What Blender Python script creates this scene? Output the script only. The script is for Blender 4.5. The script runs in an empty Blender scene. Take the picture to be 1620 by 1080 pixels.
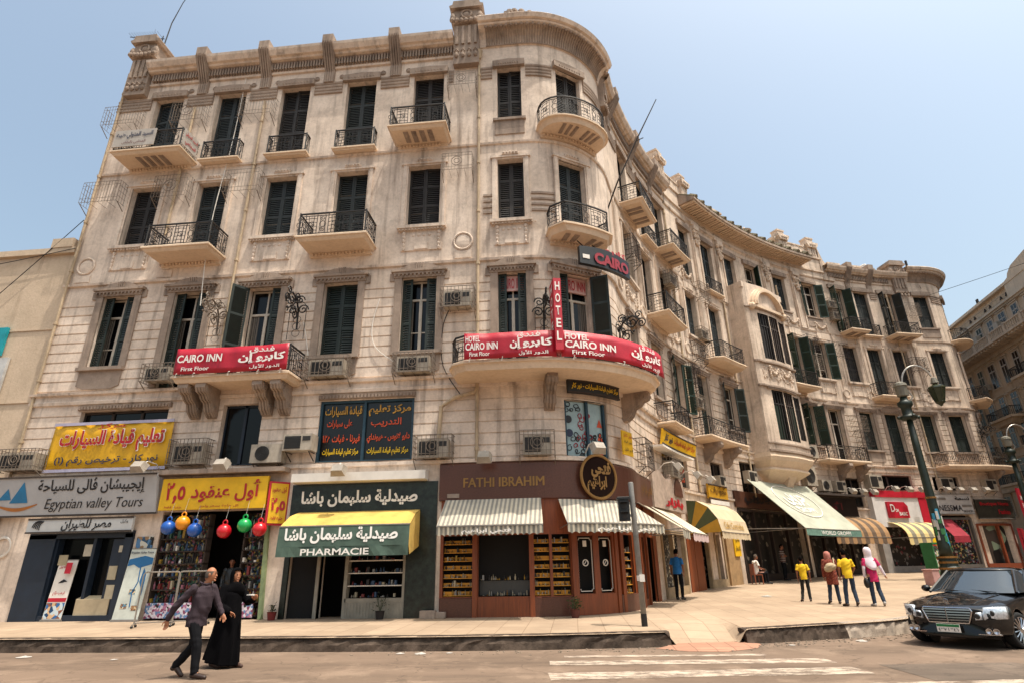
import bpy, bmesh, math, random, unicodedata
from mathutils import Vector, Matrix, Euler
R = math.radians; PI = math.pi
rnd = random.Random(11)
SC = bpy.context.scene
COL = SC.collection

# ------------------------------------------------------------------ camera
YAW, PIT, ROL = R(-5.44), R(21.40), R(-0.98)
_cy, _sy, _cp, _sp = math.cos(YAW), math.sin(YAW), math.cos(PIT), math.sin(PIT)
_f = Vector((_sy*_cp, _cy*_cp, _sp)); _r0 = Vector((_cy, -_sy, 0)); _u0 = _r0.cross(_f)
_r = _r0*math.cos(ROL) + _u0*math.sin(ROL); _u = -_r0*math.sin(ROL) + _u0*math.cos(ROL)
camd = bpy.data.cameras.new('camera'); cam = bpy.data.objects.new('camera', camd); COL.objects.link(cam)
camd.sensor_width = 36; camd.lens = 910.9/1620*36; camd.clip_start = .1; camd.clip_end = 2000
m = Matrix.Identity(4)
for i in range(3):
    m[i][0] = _r[i]; m[i][1] = _u[i]; m[i][2] = -_f[i]
m[0][3], m[1][3], m[2][3] = 0, -18, 1.65
cam.matrix_world = m
SC.camera = cam

# ------------------------------------------------------------------ sky, sun, exposure
SUN = Vector((.28, -.17, 1)).normalized()
EL = math.asin(SUN.z); AZ = math.atan2(SUN.x, SUN.y)
w = bpy.data.worlds.new('World'); SC.world = w; w.use_nodes = True
nt = w.node_tree; bg = nt.nodes['Background']
sky = nt.nodes.new('ShaderNodeTexSky'); sky.sky_type = 'NISHITA'; sky.sun_disc = False
sky.sun_elevation = EL; sky.sun_rotation = AZ; sky.air_density = 1.2; sky.dust_density = 6.; sky.ozone_density = .1
bw = nt.nodes.new('ShaderNodeRGBToBW'); hz = nt.nodes.new('ShaderNodeMix'); hz.data_type = 'RGBA'; hz.inputs[0].default_value = .14
tn = nt.nodes.new('ShaderNodeVectorMath'); tn.operation = 'MULTIPLY'; tn.inputs[1].default_value = (.975, 1.035, .985)          # dusty summer haze takes some blue out of the sky
nt.links.new(sky.outputs[0], bw.inputs[0]); nt.links.new(sky.outputs[0], hz.inputs[6]); nt.links.new(bw.outputs[0], hz.inputs[7]); nt.links.new(hz.outputs[2], tn.inputs[0]); nt.links.new(tn.outputs[0], bg.inputs[0])
bg.inputs[1].default_value = .14
sl = bpy.data.lights.new('sun', 'SUN'); sl.energy = 2.7; sl.angle = R(.55); sl.color = (1, .935, .84)
so = bpy.data.objects.new('sun', sl); COL.objects.link(so)
so.rotation_euler = SUN.to_track_quat('Z', 'Y').to_euler(); so.location = (20, -20, 60)
SC.view_settings.view_transform = 'Standard'; SC.view_settings.look = 'None'
SC.view_settings.exposure = .82; SC.view_settings.gamma = 1
SC.cycles.max_bounces = 6; SC.cycles.diffuse_bounces = 4

# ------------------------------------------------------------------ materials
def srgb(h):
    h = h.lstrip('#'); o = []
    for i in (0, 2, 4):
        c = int(h[i:i+2], 16)/255
        o.append(c/12.92 if c <= .04045 else ((c+.055)/1.055)**2.4)
    return tuple(o)
def nd(nt, t, **k):
    n = nt.nodes.new(t)
    for a, b in k.items():
        if a.startswith('i_'): n.inputs[a[2:]].default_value = b
        else: setattr(n, a, b)
    return n
MATS = {}
def mat(name, c, rough=.8, var=.18, scale=3., bump=.0, metal=0., streak=0., fine=.0, coat=0., spec=.5, stretch=(1, 1, 1), alpha=None):
    """painted / stone / cloth surface: base colour broken up by soft noise, optional vertical weather streaks and bump"""
    if name in MATS: return MATS[name]
    if isinstance(c, str): c = srgb(c)
    m = bpy.data.materials.new(name); m.use_nodes = True; nt = m.node_tree
    b = nt.nodes['Principled BSDF']; L = nt.links.new
    b.inputs['Roughness'].default_value = rough; b.inputs['Metallic'].default_value = metal
    b.inputs['Specular IOR Level'].default_value = spec
    b.inputs['Coat Weight'].default_value = coat; b.inputs['Coat Roughness'].default_value = .03
    tc = nd(nt, 'ShaderNodeTexCoord'); mp = nd(nt, 'ShaderNodeMapping'); mp.inputs['Scale'].default_value = stretch
    L(tc.outputs['Object'], mp.inputs[0])
    n1 = nd(nt, 'ShaderNodeTexNoise', i_Scale=scale, i_Detail=6., i_Roughness=.65); L(mp.outputs[0], n1.inputs['Vector'])
    r1 = nd(nt, 'ShaderNodeMapRange'); r1.inputs[1].default_value = .3; r1.inputs[2].default_value = .7
    r1.inputs[3].default_value = 1-var; r1.inputs[4].default_value = 1+var*.7; L(n1.outputs[0], r1.inputs[0])
    cur = r1.outputs[0]
    if streak:
        m2 = nd(nt, 'ShaderNodeMapping'); m2.inputs['Scale'].default_value = (3.5, 3.5, .22); L(tc.outputs['Object'], m2.inputs[0])
        n2 = nd(nt, 'ShaderNodeTexNoise', i_Scale=1.6, i_Detail=5.); L(m2.outputs[0], n2.inputs['Vector'])
        r2 = nd(nt, 'ShaderNodeMapRange'); r2.inputs[1].default_value = .42; r2.inputs[2].default_value = .72
        r2.inputs[3].default_value = 1; r2.inputs[4].default_value = 1-streak; L(n2.outputs[0], r2.inputs[0])
        mm = nd(nt, 'ShaderNodeMath', operation='MULTIPLY'); L(cur, mm.inputs[0]); L(r2.outputs[0], mm.inputs[1]); cur = mm.outputs[0]
    mx = nd(nt, 'ShaderNodeVectorMath', operation='SCALE'); mx.inputs[0].default_value = c
    L(cur, mx.inputs['Scale']); L(mx.outputs[0], b.inputs['Base Color'])
    if bump:
        n3 = nd(nt, 'ShaderNodeTexNoise', i_Scale=scale*9, i_Detail=6.); L(tc.outputs['Object'], n3.inputs['Vector'])
        bp = nd(nt, 'ShaderNodeBump', i_Strength=bump, i_Distance=.02); L(n3.outputs[0], bp.inputs['Height']); L(bp.outputs[0], b.inputs['Normal'])
    MATS[name] = m; return m
def stucco(name, light, mid, dark, grime=.55, fine=9., lo=.52):
    """old plaster: patched, rain-streaked, sooty"""
    m = bpy.data.materials.new(name); m.use_nodes = True; nt = m.node_tree; L = nt.links.new
    b = nt.nodes['Principled BSDF']; b.inputs['Roughness'].default_value = .92; b.inputs['Specular IOR Level'].default_value = .2
    g = nd(nt, 'ShaderNodeNewGeometry'); P = g.outputs['Position']
    def noise(sc, det, st=(1, 1, 1), rough=.6):
        mp = nd(nt, 'ShaderNodeMapping'); mp.inputs['Scale'].default_value = st; L(P, mp.inputs[0])
        n = nd(nt, 'ShaderNodeTexNoise', i_Scale=sc, i_Detail=det, i_Roughness=rough); L(mp.outputs[0], n.inputs['Vector']); return n.outputs[0]
    def ramp(x, a, bb, lo=0., hi=1.):
        r = nd(nt, 'ShaderNodeMapRange'); r.inputs[1].default_value = a; r.inputs[2].default_value = bb
        r.inputs[3].default_value = lo; r.inputs[4].default_value = hi; L(x, r.inputs[0]); return r.outputs[0]
    def mix(f, a, bb):
        x = nd(nt, 'ShaderNodeMix', data_type='RGBA'); L(f, x.inputs[0])
        for s, v in ((6, a), (7, bb)):
            if isinstance(v, tuple): x.inputs[s].default_value = (*v, 1)
            else: L(v, x.inputs[s])
        return x.outputs[2]
    c = mix(ramp(noise(.55, 8, rough=.7), .38, .62), light, mid)
    c = mix(ramp(noise(1.7, 9, (1, 1, .8), .75), .5, .78, 0, grime*.75), c, dark)           # sooty patches
    c = mix(ramp(noise(1.3, 6, (2.6, 2.6, .16)), lo, .74, 0, grime), c, dark)               # rain streaks
    c = mix(ramp(noise(fine, 6, rough=.75), .45, .75, 0, .28), c, dark)                      # pitting
    c = mix(ramp(noise(.9, 3, (1, 1, 1.4)), .62, .68, 0, .35), c, light)                     # pale repairs
    L(c, b.inputs['Base Color'])
    bp = nd(nt, 'ShaderNodeBump', i_Strength=.35, i_Distance=.02); L(noise(14, 8), bp.inputs['Height']); L(bp.outputs[0], b.inputs['Normal'])
    MATS[name] = m; return m
def striped(name, c1, c2, period, axis=0, duty=.5, rough=.9, obj=True, c3=None):
    """woven stripes along one object axis"""
    m = bpy.data.materials.new(name); m.use_nodes = True; nt = m.node_tree; L = nt.links.new
    b = nt.nodes['Principled BSDF']; b.inputs['Roughness'].default_value = rough; b.inputs['Specular IOR Level'].default_value = .2
    tc = nd(nt, 'ShaderNodeTexCoord'); sx = nd(nt, 'ShaderNodeSeparateXYZ'); L(tc.outputs['UV'] if not obj else tc.outputs['Object'], sx.inputs[0])
    d = nd(nt, 'ShaderNodeMath', operation='DIVIDE'); L(sx.outputs[axis], d.inputs[0]); d.inputs[1].default_value = period
    fr = nd(nt, 'ShaderNodeMath', operation='FRACT'); L(d.outputs[0], fr.inputs[0])
    lt = nd(nt, 'ShaderNodeMath', operation='LESS_THAN'); L(fr.outputs[0], lt.inputs[0]); lt.inputs[1].default_value = duty
    x = nd(nt, 'ShaderNodeMix', data_type='RGBA'); L(lt.outputs[0], x.inputs[0]); x.inputs[6].default_value = (*srgb(c1), 1); x.inputs[7].default_value = (*srgb(c2), 1)
    n = nd(nt, 'ShaderNodeTexNoise', i_Scale=2.5, i_Detail=5.); L(tc.outputs['Object'], n.inputs['Vector'])
    r = nd(nt, 'ShaderNodeMapRange'); r.inputs[1].default_value = .3; r.inputs[2].default_value = .7; r.inputs[3].default_value = .8; r.inputs[4].default_value = 1.05; L(n.outputs[0], r.inputs[0])
    s = nd(nt, 'ShaderNodeVectorMath', operation='SCALE'); L(x.outputs[2], s.inputs[0]); L(r.outputs[0], s.inputs['Scale']); L(s.outputs[0], b.inputs['Base Color'])
    MATS[name] = m; return m
def speckle(name, cols, scale=30., rough=.6, base='#15110f', cover=.5):
    """crowded small goods: voronoi cells in many colours over a dark ground"""
    m = bpy.data.materials.new(name); m.use_nodes = True; nt = m.node_tree; L = nt.links.new
    b = nt.nodes['Principled BSDF']; b.inputs['Roughness'].default_value = rough
    tc = nd(nt, 'ShaderNodeTexCoord'); v = nd(nt, 'ShaderNodeTexVoronoi', i_Scale=scale); L(tc.outputs['Object'], v.inputs['Vector'])
    sp = nd(nt, 'ShaderNodeSeparateColor'); L(v.outputs['Color'], sp.inputs[0])
    cr = nd(nt, 'ShaderNodeValToRGB'); cr.color_ramp.interpolation = 'CONSTANT'; e = cr.color_ramp.elements
    e[0].color = (*srgb(cols[0]), 1); e[1].position = 1/len(cols); e[1].color = (*srgb(cols[1]), 1)
    for i in range(2, len(cols)):
        q = e.new(i/len(cols)); q.color = (*srgb(cols[i]), 1)
    L(sp.outputs[0], cr.inputs[0])
    lt = nd(nt, 'ShaderNodeMath', operation='LESS_THAN'); L(sp.outputs[1], lt.inputs[0]); lt.inputs[1].default_value = cover
    x = nd(nt, 'ShaderNodeMix', data_type='RGBA'); L(lt.outputs[0], x.inputs[0]); x.inputs[6].default_value = (*srgb(base), 1); L(cr.outputs[0], x.inputs[7])
    L(x.outputs[2], b.inputs['Base Color']); MATS[name] = m; return m
def tiles(name, c1, c2, sx, sy, mortar, rough=.85, msize=.015):
    """paving slabs with joints, worn and stained, in world metres"""
    m = bpy.data.materials.new(name); m.use_nodes = True; nt = m.node_tree; L = nt.links.new
    b = nt.nodes['Principled BSDF']; b.inputs['Roughness'].default_value = rough; b.inputs['Specular IOR Level'].default_value = .25
    g = nd(nt, 'ShaderNodeNewGeometry')
    br = nd(nt, 'ShaderNodeTexBrick', i_Scale=1.); br.offset = 0; br.inputs['Brick Width'].default_value = sx; br.inputs['Row Height'].default_value = sy
    br.inputs['Mortar Size'].default_value = msize; br.inputs['Color1'].default_value = (*srgb(c1), 1); br.inputs['Color2'].default_value = (*srgb(c2), 1); br.inputs['Mortar'].default_value = (*srgb(mortar), 1)
    L(g.outputs['Position'], br.inputs['Vector'])
    n = nd(nt, 'ShaderNodeTexNoise', i_Scale=.45, i_Detail=10., i_Roughness=.72); L(g.outputs['Position'], n.inputs['Vector'])
    r = nd(nt, 'ShaderNodeMapRange'); r.inputs[1].default_value = .34; r.inputs[2].default_value = .66; r.inputs[3].default_value = .78; r.inputs[4].default_value = 1.1; L(n.outputs[0], r.inputs[0])
    n2 = nd(nt, 'ShaderNodeTexNoise', i_Scale=4., i_Detail=8., i_Roughness=.8); L(g.outputs['Position'], n2.inputs['Vector'])
    r2 = nd(nt, 'ShaderNodeMapRange'); r2.inputs[1].default_value = .55; r2.inputs[2].default_value = .75; r2.inputs[3].default_value = 1; r2.inputs[4].default_value = .72; L(n2.outputs[0], r2.inputs[0])
    mm = nd(nt, 'ShaderNodeMath', operation='MULTIPLY'); L(r.outputs[0], mm.inputs[0]); L(r2.outputs[0], mm.inputs[1])
    s = nd(nt, 'ShaderNodeVectorMath', operation='SCALE'); L(br.outputs[0], s.inputs[0]); L(mm.outputs[0], s.inputs['Scale']); L(s.outputs[0], b.inputs['Base Color'])
    bp = nd(nt, 'ShaderNodeBump', i_Strength=.3, i_Distance=.01); L(n2.outputs[0], bp.inputs['Height']); L(bp.outputs[0], b.inputs['Normal'])
    MATS[name] = m; return m

# ------------------------------------------------------------------ mesh builder
class MB:
    def __init__(s, T=None): s.v = []; s.f = []; s.m = []; s.cur = 0; s.T = T or Matrix.Identity(4); s.sm = []; s.smooth = False
    def add(s, vs, fs):
        o = len(s.v); s.v += [s.T @ Vector(p) for p in vs]
        for f in fs: s.f.append([o+i for i in f]); s.m.append(s.cur); s.sm.append(s.smooth)
        return s
    def quad(s, *p): return s.add(p, [list(range(len(p)))])
    def box(s, x0, x1, y0, y1, z0, z1, M=None):
        vs = [(x, y, z) for z in (z0, z1) for y in (y0, y1) for x in (x0, x1)]
        if M is not None: vs = [M @ Vector(p) for p in vs]
        return s.add(vs, [(0, 2, 3, 1), (4, 5, 7, 6), (0, 1, 5, 4), (2, 6, 7, 3), (0, 4, 6, 2), (1, 3, 7, 5)])
    def taper(s, a, b, z0, z1):   # a, b = (x0,x1,y0,y1) at z0 and z1
        vs = [(x, y, z0) for y in a[2:] for x in a[:2]] + [(x, y, z1) for y in b[2:] for x in b[:2]]
        return s.add(vs, [(0, 2, 3, 1), (4, 5, 7, 6), (0, 1, 5, 4), (2, 6, 7, 3), (0, 4, 6, 2), (1, 3, 7, 5)])
    def tube(s, pts, r, n=5, closed=False, caps=True):
        pts = [Vector(p) for p in pts]; N = len(pts); rr = r if isinstance(r, (list, tuple)) else [r]*N
        vs = []; up = None
        for i, p in enumerate(pts):
            a = pts[i-1] if (i > 0 or closed) else p; b = pts[(i+1) % N] if (i < N-1 or closed) else p
            t = (b-a).normalized() if (b-a).length > 1e-9 else Vector((0, 0, 1))
            if up is None: up = Vector((0, 0, 1)) if abs(t.z) < .9 else Vector((1, 0, 0))
            x = t.cross(up)
            if x.length < 1e-5: x = t.cross(Vector((1, 0, 0)) if abs(t.x) < .9 else Vector((0, 1, 0)))
            x.normalize(); y = x.cross(t).normalized(); up = y
            for k in range(n):
                g = 2*PI*k/n + PI/n; vs.append(p + (x*math.cos(g)+y*math.sin(g))*rr[i])
        fs = []
        for i in range(N if closed else N-1):
            j = (i+1) % N
            for k in range(n): q = (k+1) % n; fs.append((i*n+k, i*n+q, j*n+q, j*n+k))
        if caps and not closed: fs.append(list(range(n))[::-1]); fs.append([(N-1)*n+k for k in range(n)])
        return s.add(vs, fs)
    def ring(s, c, r, ax1, ax2, t=.012, n=10, k=4, a0=0, a1=2*PI):
        c = Vector(c); ax1 = Vector(ax1); ax2 = Vector(ax2); full = abs(a1-a0-2*PI) < 1e-6
        g = [a0+(a1-a0)*i/(n if full else n-1) for i in range(n)]
        return s.tube([c+ax1*(math.cos(q)*r)+ax2*(math.sin(q)*r) for q in g], t, k, closed=full)
    def spiral(s, c, r0, r1, ax1, ax2, a0, a1, t=.014, n=14, k=4):
        c = Vector(c); ax1 = Vector(ax1); ax2 = Vector(ax2)
        return s.tube([c+(ax1*math.cos(a0+(a1-a0)*i/n)+ax2*math.sin(a0+(a1-a0)*i/n))*(r0+(r1-r0)*i/n) for i in range(n+1)], t, k)
    def lathe(s, prof, n=16, c=(0, 0, 0), caps=True, sc=(1, 1)):
        vs = [(c[0]+r*math.cos(2*PI*k/n)*sc[0], c[1]+r*math.sin(2*PI*k/n)*sc[1], c[2]+z) for r, z in prof for k in range(n)]
        fs = [(i*n+k, i*n+(k+1) % n, (i+1)*n+(k+1) % n, (i+1)*n+k) for i in range(len(prof)-1) for k in range(n)]
        if caps: fs += [list(range(n))[::-1], [(len(prof)-1)*n+k for k in range(n)]]
        return s.add(vs, fs)
    def prism(s, poly, y0, y1):    # poly of (x,z), extruded along y
        n = len(poly); vs = [(x, y0, z) for x, z in poly]+[(x, y1, z) for x, z in poly]
        return s.add(vs, [list(range(n)), list(range(2*n-1, n-1, -1))]+[(i, n+i, n+(i+1) % n, (i+1) % n) for i in range(n)])
    def ball(s, c, r, n=12, k=8):
        if not isinstance(r, (tuple, list)): r = (r, r, r)
        vs = []; 
        for i in range(k+1):
            a = PI*i/k
            for j in range(n):
                b = 2*PI*j/n; vs.append((c[0]+r[0]*math.sin(a)*math.cos(b), c[1]+r[1]*math.sin(a)*math.sin(b), c[2]+r[2]*math.cos(a)))
        fs = [(i*n+j, (i+1)*n+j, (i+1)*n+(j+1) % n, i*n+(j+1) % n) for i in range(k) for j in range(n)]
        return s.add(vs, fs)
    def loft(s, rings, caps=True, closed=True):   # rings: equal-length point lists
        n = len(rings[0]); vs = [p for r in rings for p in r]; fs = []
        for i in range(len(rings)-1):
            for k in range(n if closed else n-1): q = (k+1) % n; fs.append((i*n+k, i*n+q, (i+1)*n+q, (i+1)*n+k))
        if caps: fs += [list(range(n))[::-1], [(len(rings)-1)*n+k for k in range(n)]]
        return s.add(vs, fs)
    def mesh(s, name, mats, weld=True):
        me = bpy.data.meshes.new(name); me.from_pydata([tuple(p) for p in s.v], [], s.f)
        for q in (mats if isinstance(mats, (list, tuple)) else [mats]): me.materials.append(q)
        me.polygons.foreach_set('material_index', s.m); me.polygons.foreach_set('use_smooth', s.sm)
        bm = bmesh.new(); bm.from_mesh(me); bmesh.ops.remove_doubles(bm, verts=bm.verts, dist=1e-5); bmesh.ops.recalc_face_normals(bm, faces=bm.faces); bm.to_mesh(me); bm.free()
        me.update(); return me
    def build(s, name, mats, parent=None, M=None, label=None, cat=None, group=None, kind=None, bevel=0, center=True):
        me = s.mesh(name, mats); o = bpy.data.objects.new(name, me); COL.objects.link(o)
        if bevel: bv = o.modifiers.new('bevel', 'BEVEL'); bv.width = bevel; bv.segments = 2; bv.limit_method = 'ANGLE'
        if M is not None: o.matrix_basis = M
        elif parent is None and center and me.vertices and kind != 'structure':
            xs = [v.co for v in me.vertices]; c = Vector(((min(p.x for p in xs)+max(p.x for p in xs))/2, (min(p.y for p in xs)+max(p.y for p in xs))/2, min(p.z for p in xs)))
            me.transform(Matrix.Translation(-c)); o.location = c
        if parent is not None: attach(o, parent)
        tag(o, label, cat, group, kind); return o
def world_of(o):
    M = o.matrix_basis.copy()
    if o.parent is not None: M = world_of(o.parent) @ o.matrix_parent_inverse @ M
    return M
def attach(o, parent):
    o.parent = parent; o.matrix_parent_inverse = world_of(parent).inverted()
def tag(o, label=None, cat=None, group=None, kind=None):
    if label: o['label'] = label
    if cat: o['category'] = cat
    if group: o['group'] = group
    if kind: o['kind'] = kind
    return o
def thing(name, label, cat, M=(0, 0, 0), group=None):
    o = bpy.data.objects.new(name, None); COL.objects.link(o); o.empty_display_size = .3
    if isinstance(M, Matrix): o.matrix_basis = M
    else: o.location = M
    return tag(o, label, cat, group)
def dup(root, M, label, group=None):
    """a thing copied with its parts and sub-parts"""
    r = root.copy(); COL.objects.link(r); r.matrix_basis = M; r['label'] = label
    if group: r['group'] = group
    for ch in list(root.children):
        c = ch.copy(); COL.objects.link(c); c.parent = r
        for g in list(ch.children): d = g.copy(); COL.objects.link(d); d.parent = c
    return r
def Tr(x, y, z, rz=0): return Matrix.Translation((x, y, z)) @ Matrix.Rotation(rz, 4, 'Z')

# ------------------------------------------------------------------ the street line: flat front, round corner, concave wing, second round corner
CX, CY, RW, TR = 34., -7., 33.33, 3.45
A0, A1 = R(161.7), R(100.)
L1 = TR*R(75); E1 = (-1.2+TR*math.sin(R(75)), TR-TR*math.cos(R(75))); W0 = (CX+RW*math.cos(A0), CY+RW*math.sin(A0))
L2 = math.hypot(W0[0]-E1[0], W0[1]-E1[1]); L3 = RW*(A0-A1)
def fr(s):
    if s <= -1.2: return (s, 0.), 0.
    t = s+1.2
    if t <= L1: a = t/TR; return (-1.2+TR*math.sin(a), TR-TR*math.cos(a)), a
    t -= L1
    if t <= L2: q = t/L2; return (E1[0]+(W0[0]-E1[0])*q, E1[1]+(W0[1]-E1[1])*q), math.atan2(W0[1]-E1[1], W0[0]-E1[0])
    t -= L2
    if t <= L3: a = A0-t/RW; return (CX+RW*math.cos(a), CY+RW*math.sin(a)), a-PI/2
    t -= L3; h = A1-PI/2; p = (CX+RW*math.cos(A1), CY+RW*math.sin(A1)); c = (p[0]-TR*math.sin(h), p[1]+TR*math.cos(h)); a = h+t/TR
    return (c[0]+TR*math.sin(a), c[1]-TR*math.cos(a)), a
def W(s, n, z):
    p, h = fr(s); return Vector((p[0]+n*math.sin(h), p[1]-n*math.cos(h), z))
def F(s, z=0., n=0.):
    """local frame on the wall: x along it, y into the building, z up"""
    p, h = fr(s); q = W(s, n, z); return Tr(q.x, q.y, q.z, h)
def gz(x, y): return max(.0, .28+.016*(y+4)) if y < 6 else .44+.031*(y-6)
def gs(s, n=0.): p = W(s, n, 0); return gz(p.x, p.y)
def srange(a, b, ds):
    k = max(1, math.ceil((b-a)/ds-1e-6)); return [a+(b-a)*i/k for i in range(k+1)]
def sweep(mb, prof, s0, s1, ds=.4, caps=True):
    """closed profile of (n,z) swept along the street line"""
    ss = srange(s0, s1, 50 if s1 <= -1.2 else ds)
    mb.loft([[W(s, n, z) for n, z in prof] for s in ss], caps=caps)

# ------------------------------------------------------------------ lettering
FORM = {}
for cp in list(range(0xFB56, 0xFBAE))+list(range(0xFE80, 0xFEFD)):
    d = unicodedata.decomposition(chr(cp)).split()
    if len(d) in (2, 3): FORM[(''.join(chr(int(x, 16)) for x in d[1:]), d[0][1:-1])] = chr(cp)
def shape_ar(t):
    L = []; i = 0
    while i < len(t):
        if t[i] == '\u0644' and (t[i:i+2], 'isolated') in FORM and len(t[i:i+2]) == 2: L.append(t[i:i+2]); i += 2
        else: L.append(t[i]); i += 1
    out = []; prev = False
    for k, c in enumerate(L):
        if (c, 'isolated') not in FORM: out.append(c); prev = False; continue
        nx = k+1 < len(L) and (L[k+1], 'isolated') in FORM
        nxt = (c, 'initial') in FORM and nx
        f = 'medial' if prev and nxt else 'final' if prev else 'initial' if nxt else 'isolated'
        out.append(FORM.get((c, f)) or FORM[(c, 'isolated')]); prev = nxt
    r = [{'(': ')', ')': '('}.get(c, c) for c in reversed(out)]; i = 0          # right to left, but numbers keep their own order
    dig = lambda c: '\u0660' <= c <= '\u066c'
    while i < len(r):
        if dig(r[i]):
            j = i
            while j < len(r) and dig(r[j]): j += 1
            r[i:j] = r[i:j][::-1]; i = j
        else: i += 1
    return ''.join(r)
TMP = bpy.data.scenes.new('workshop')          # throw-away scene: modifiers are applied here, then it is deleted
def applied(o):
    TMP.collection.objects.link(o); TMP.view_layers[0].update(); dg = TMP.view_layers[0].depsgraph
    if dg is None:
        with bpy.context.temp_override(scene=TMP, view_layer=TMP.view_layers[0]): dg = bpy.context.evaluated_depsgraph_get()
    dg.update()
    return bpy.data.meshes.new_from_object(o.evaluated_get(dg))
def text_mesh(body, bold=.0, depth=.012, lean=0.):
    if any('\u0600' <= c <= '\u06ff' for c in body): body = shape_ar(body)
    cu = bpy.data.curves.new('lettering', 'FONT'); cu.body = body; cu.size = 1; cu.offset = bold; cu.resolution_u = 3; cu.shear = lean
    o = bpy.data.objects.new('lettering', cu); COL.objects.link(o)
    me = bpy.data.meshes.new_from_object(o)
    bpy.data.objects.remove(o); bpy.data.curves.remove(cu)
    bm = bmesh.new(); bm.from_mesh(me); bmesh.ops.remove_doubles(bm, verts=bm.verts, dist=1e-5)
    seen = set(); k = 0                                   # each letter a hair in front of the last, so that joins never coincide
    for v in bm.verts:
        if v in seen: continue
        st = [v]; seen.add(v)
        while st:
            q = st.pop(); q.co.z = (k % 5)*.0012
            for e in q.link_edges:
                r = e.other_vert(q)
                if r not in seen: seen.add(r); st.append(r)
        k += 1
    bm.to_mesh(me); bm.free(); return me
def letter(body, x0, x1, z0, z1, place, material, parent, bold=.02, name='lettering', lean=0., out=.015):
    """lettering fitted into the box x0..x1, z0..z1; place = a wall frame matrix, or a function (x,z)->world point"""
    me = text_mesh(body, bold, lean=lean)
    if not me.vertices: return None
    ax = min(v.co.x for v in me.vertices); bx = max(v.co.x for v in me.vertices); ay = min(v.co.y for v in me.vertices); by = max(v.co.y for v in me.vertices)
    for v in me.vertices:
        x = x0+(v.co.x-ax)/(bx-ax)*(x1-x0); z = z0+(v.co.y-ay)/(by-ay)*(z1-z0); d = out+v.co.z
        v.co = place(x, z, d) if callable(place) else place @ Vector((x, -d, z))
    me.materials.clear(); me.materials.append(material)
    o = bpy.data.objects.new(name, me); COL.objects.link(o)
    if parent is not None: attach(o, parent)
    return o
def on_wall(n): return lambda x, z, d: W(x, n+d, z)

# ================================================================== materials
def ground_mix(name, base, dark, pale, paint=None):
    m = bpy.data.materials.new(name); m.use_nodes = True; nt = m.node_tree; L = nt.links.new
    b = nt.nodes['Principled BSDF']; b.inputs['Roughness'].default_value = .92; b.inputs['Specular IOR Level'].default_value = .2
    g = nd(nt, 'ShaderNodeNewGeometry')
    def ns(sc, st, a, bb, det=8, rough=.7):
        mp = nd(nt, 'ShaderNodeMapping'); mp.inputs['Scale'].default_value = st; L(g.outputs['Position'], mp.inputs[0])
        n = nd(nt, 'ShaderNodeTexNoise', i_Scale=sc, i_Detail=det, i_Roughness=rough); L(mp.outputs[0], n.inputs['Vector'])
        r = nd(nt, 'ShaderNodeMapRange'); r.inputs[1].default_value = a; r.inputs[2].default_value = bb; L(n.outputs[0], r.inputs[0]); return r.outputs[0]
    def mx(f, a, c, k=1.):
        if k < 1: q = nd(nt, 'ShaderNodeMath', operation='MULTIPLY'); L(f, q.inputs[0]); q.inputs[1].default_value = k; f = q.outputs[0]
        x = nd(nt, 'ShaderNodeMix', data_type='RGBA'); L(f, x.inputs[0])
        for s, v in ((6, a), (7, c)):
            if isinstance(v, str): x.inputs[s].default_value = (*srgb(v), 1)
            else: L(v, x.inputs[s])
        return x.outputs[2]
    c = mx(ns(.35, (.35, 1.6, 1), .42, .62), base, dark, .75)          # wheel-polished lanes running with the street
    c = mx(ns(.8, (1, 1, 1), .52, .62), c, pale, .55)                   # drifts of dust
    c = mx(ns(1.9, (1, 1, 1), .6, .66, 4), c, dark, .6)                 # oil and tar spots
    c = mx(ns(38, (1, 1, 1), .5, .7, 3), c, dark, .35)                  # grit
    v = nd(nt, 'ShaderNodeTexVoronoi', i_Scale=.55); v.feature = 'DISTANCE_TO_EDGE'
    wn = nd(nt, 'ShaderNodeTexNoise', i_Scale=1.3, i_Detail=6.); L(g.outputs['Position'], wn.inputs['Vector'])
    ad = nd(nt, 'ShaderNodeVectorMath', operation='ADD'); L(g.outputs['Position'], ad.inputs[0]); L(wn.outputs['Color'], ad.inputs[1]); L(ad.outputs[0], v.inputs['Vector'])
    cr = nd(nt, 'ShaderNodeMapRange'); cr.inputs[1].default_value = 0; cr.inputs[2].default_value = .012; cr.inputs[3].default_value = 1; cr.inputs[4].default_value = 0; L(v.outputs['Distance'], cr.inputs[0])
    c = mx(cr.outputs[0], c, dark, .7)
    if paint:
        c = mx(ns(2.3, (1, 2.2, 1), .44, .56, 10, .8), paint, c); 
    L(c, b.inputs['Base Color']); n3 = nd(nt, 'ShaderNodeTexNoise', i_Scale=45., i_Detail=5.); L(g.outputs['Position'], n3.inputs['Vector'])
    bp = nd(nt, 'ShaderNodeBump', i_Strength=.4, i_Distance=.01); L(n3.outputs[0], bp.inputs['Height']); L(bp.outputs[0], b.inputs['Normal']); return m
def asphalt(): return ground_mix('dusty_asphalt', '#796657', '#584a3f', '#917c6a')
def worn_paint(): return ground_mix('worn_road_paint', '#7d6b5d', '#5b4e44', '#917c6a', '#b5a594')
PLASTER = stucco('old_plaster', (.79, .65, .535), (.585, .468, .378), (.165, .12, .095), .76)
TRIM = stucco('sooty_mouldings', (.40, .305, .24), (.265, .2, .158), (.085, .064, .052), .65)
SOFFIT = stucco('balcony_render', (.70, .54, .395), (.61, .46, .33), (.27, .19, .135), .3, lo=.6)
WING = stucco('old_plaster_wing', (.72, .58, .462), (.53, .412, .32), (.135, .10, .08), .78)
ASPHALT = asphalt()
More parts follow.
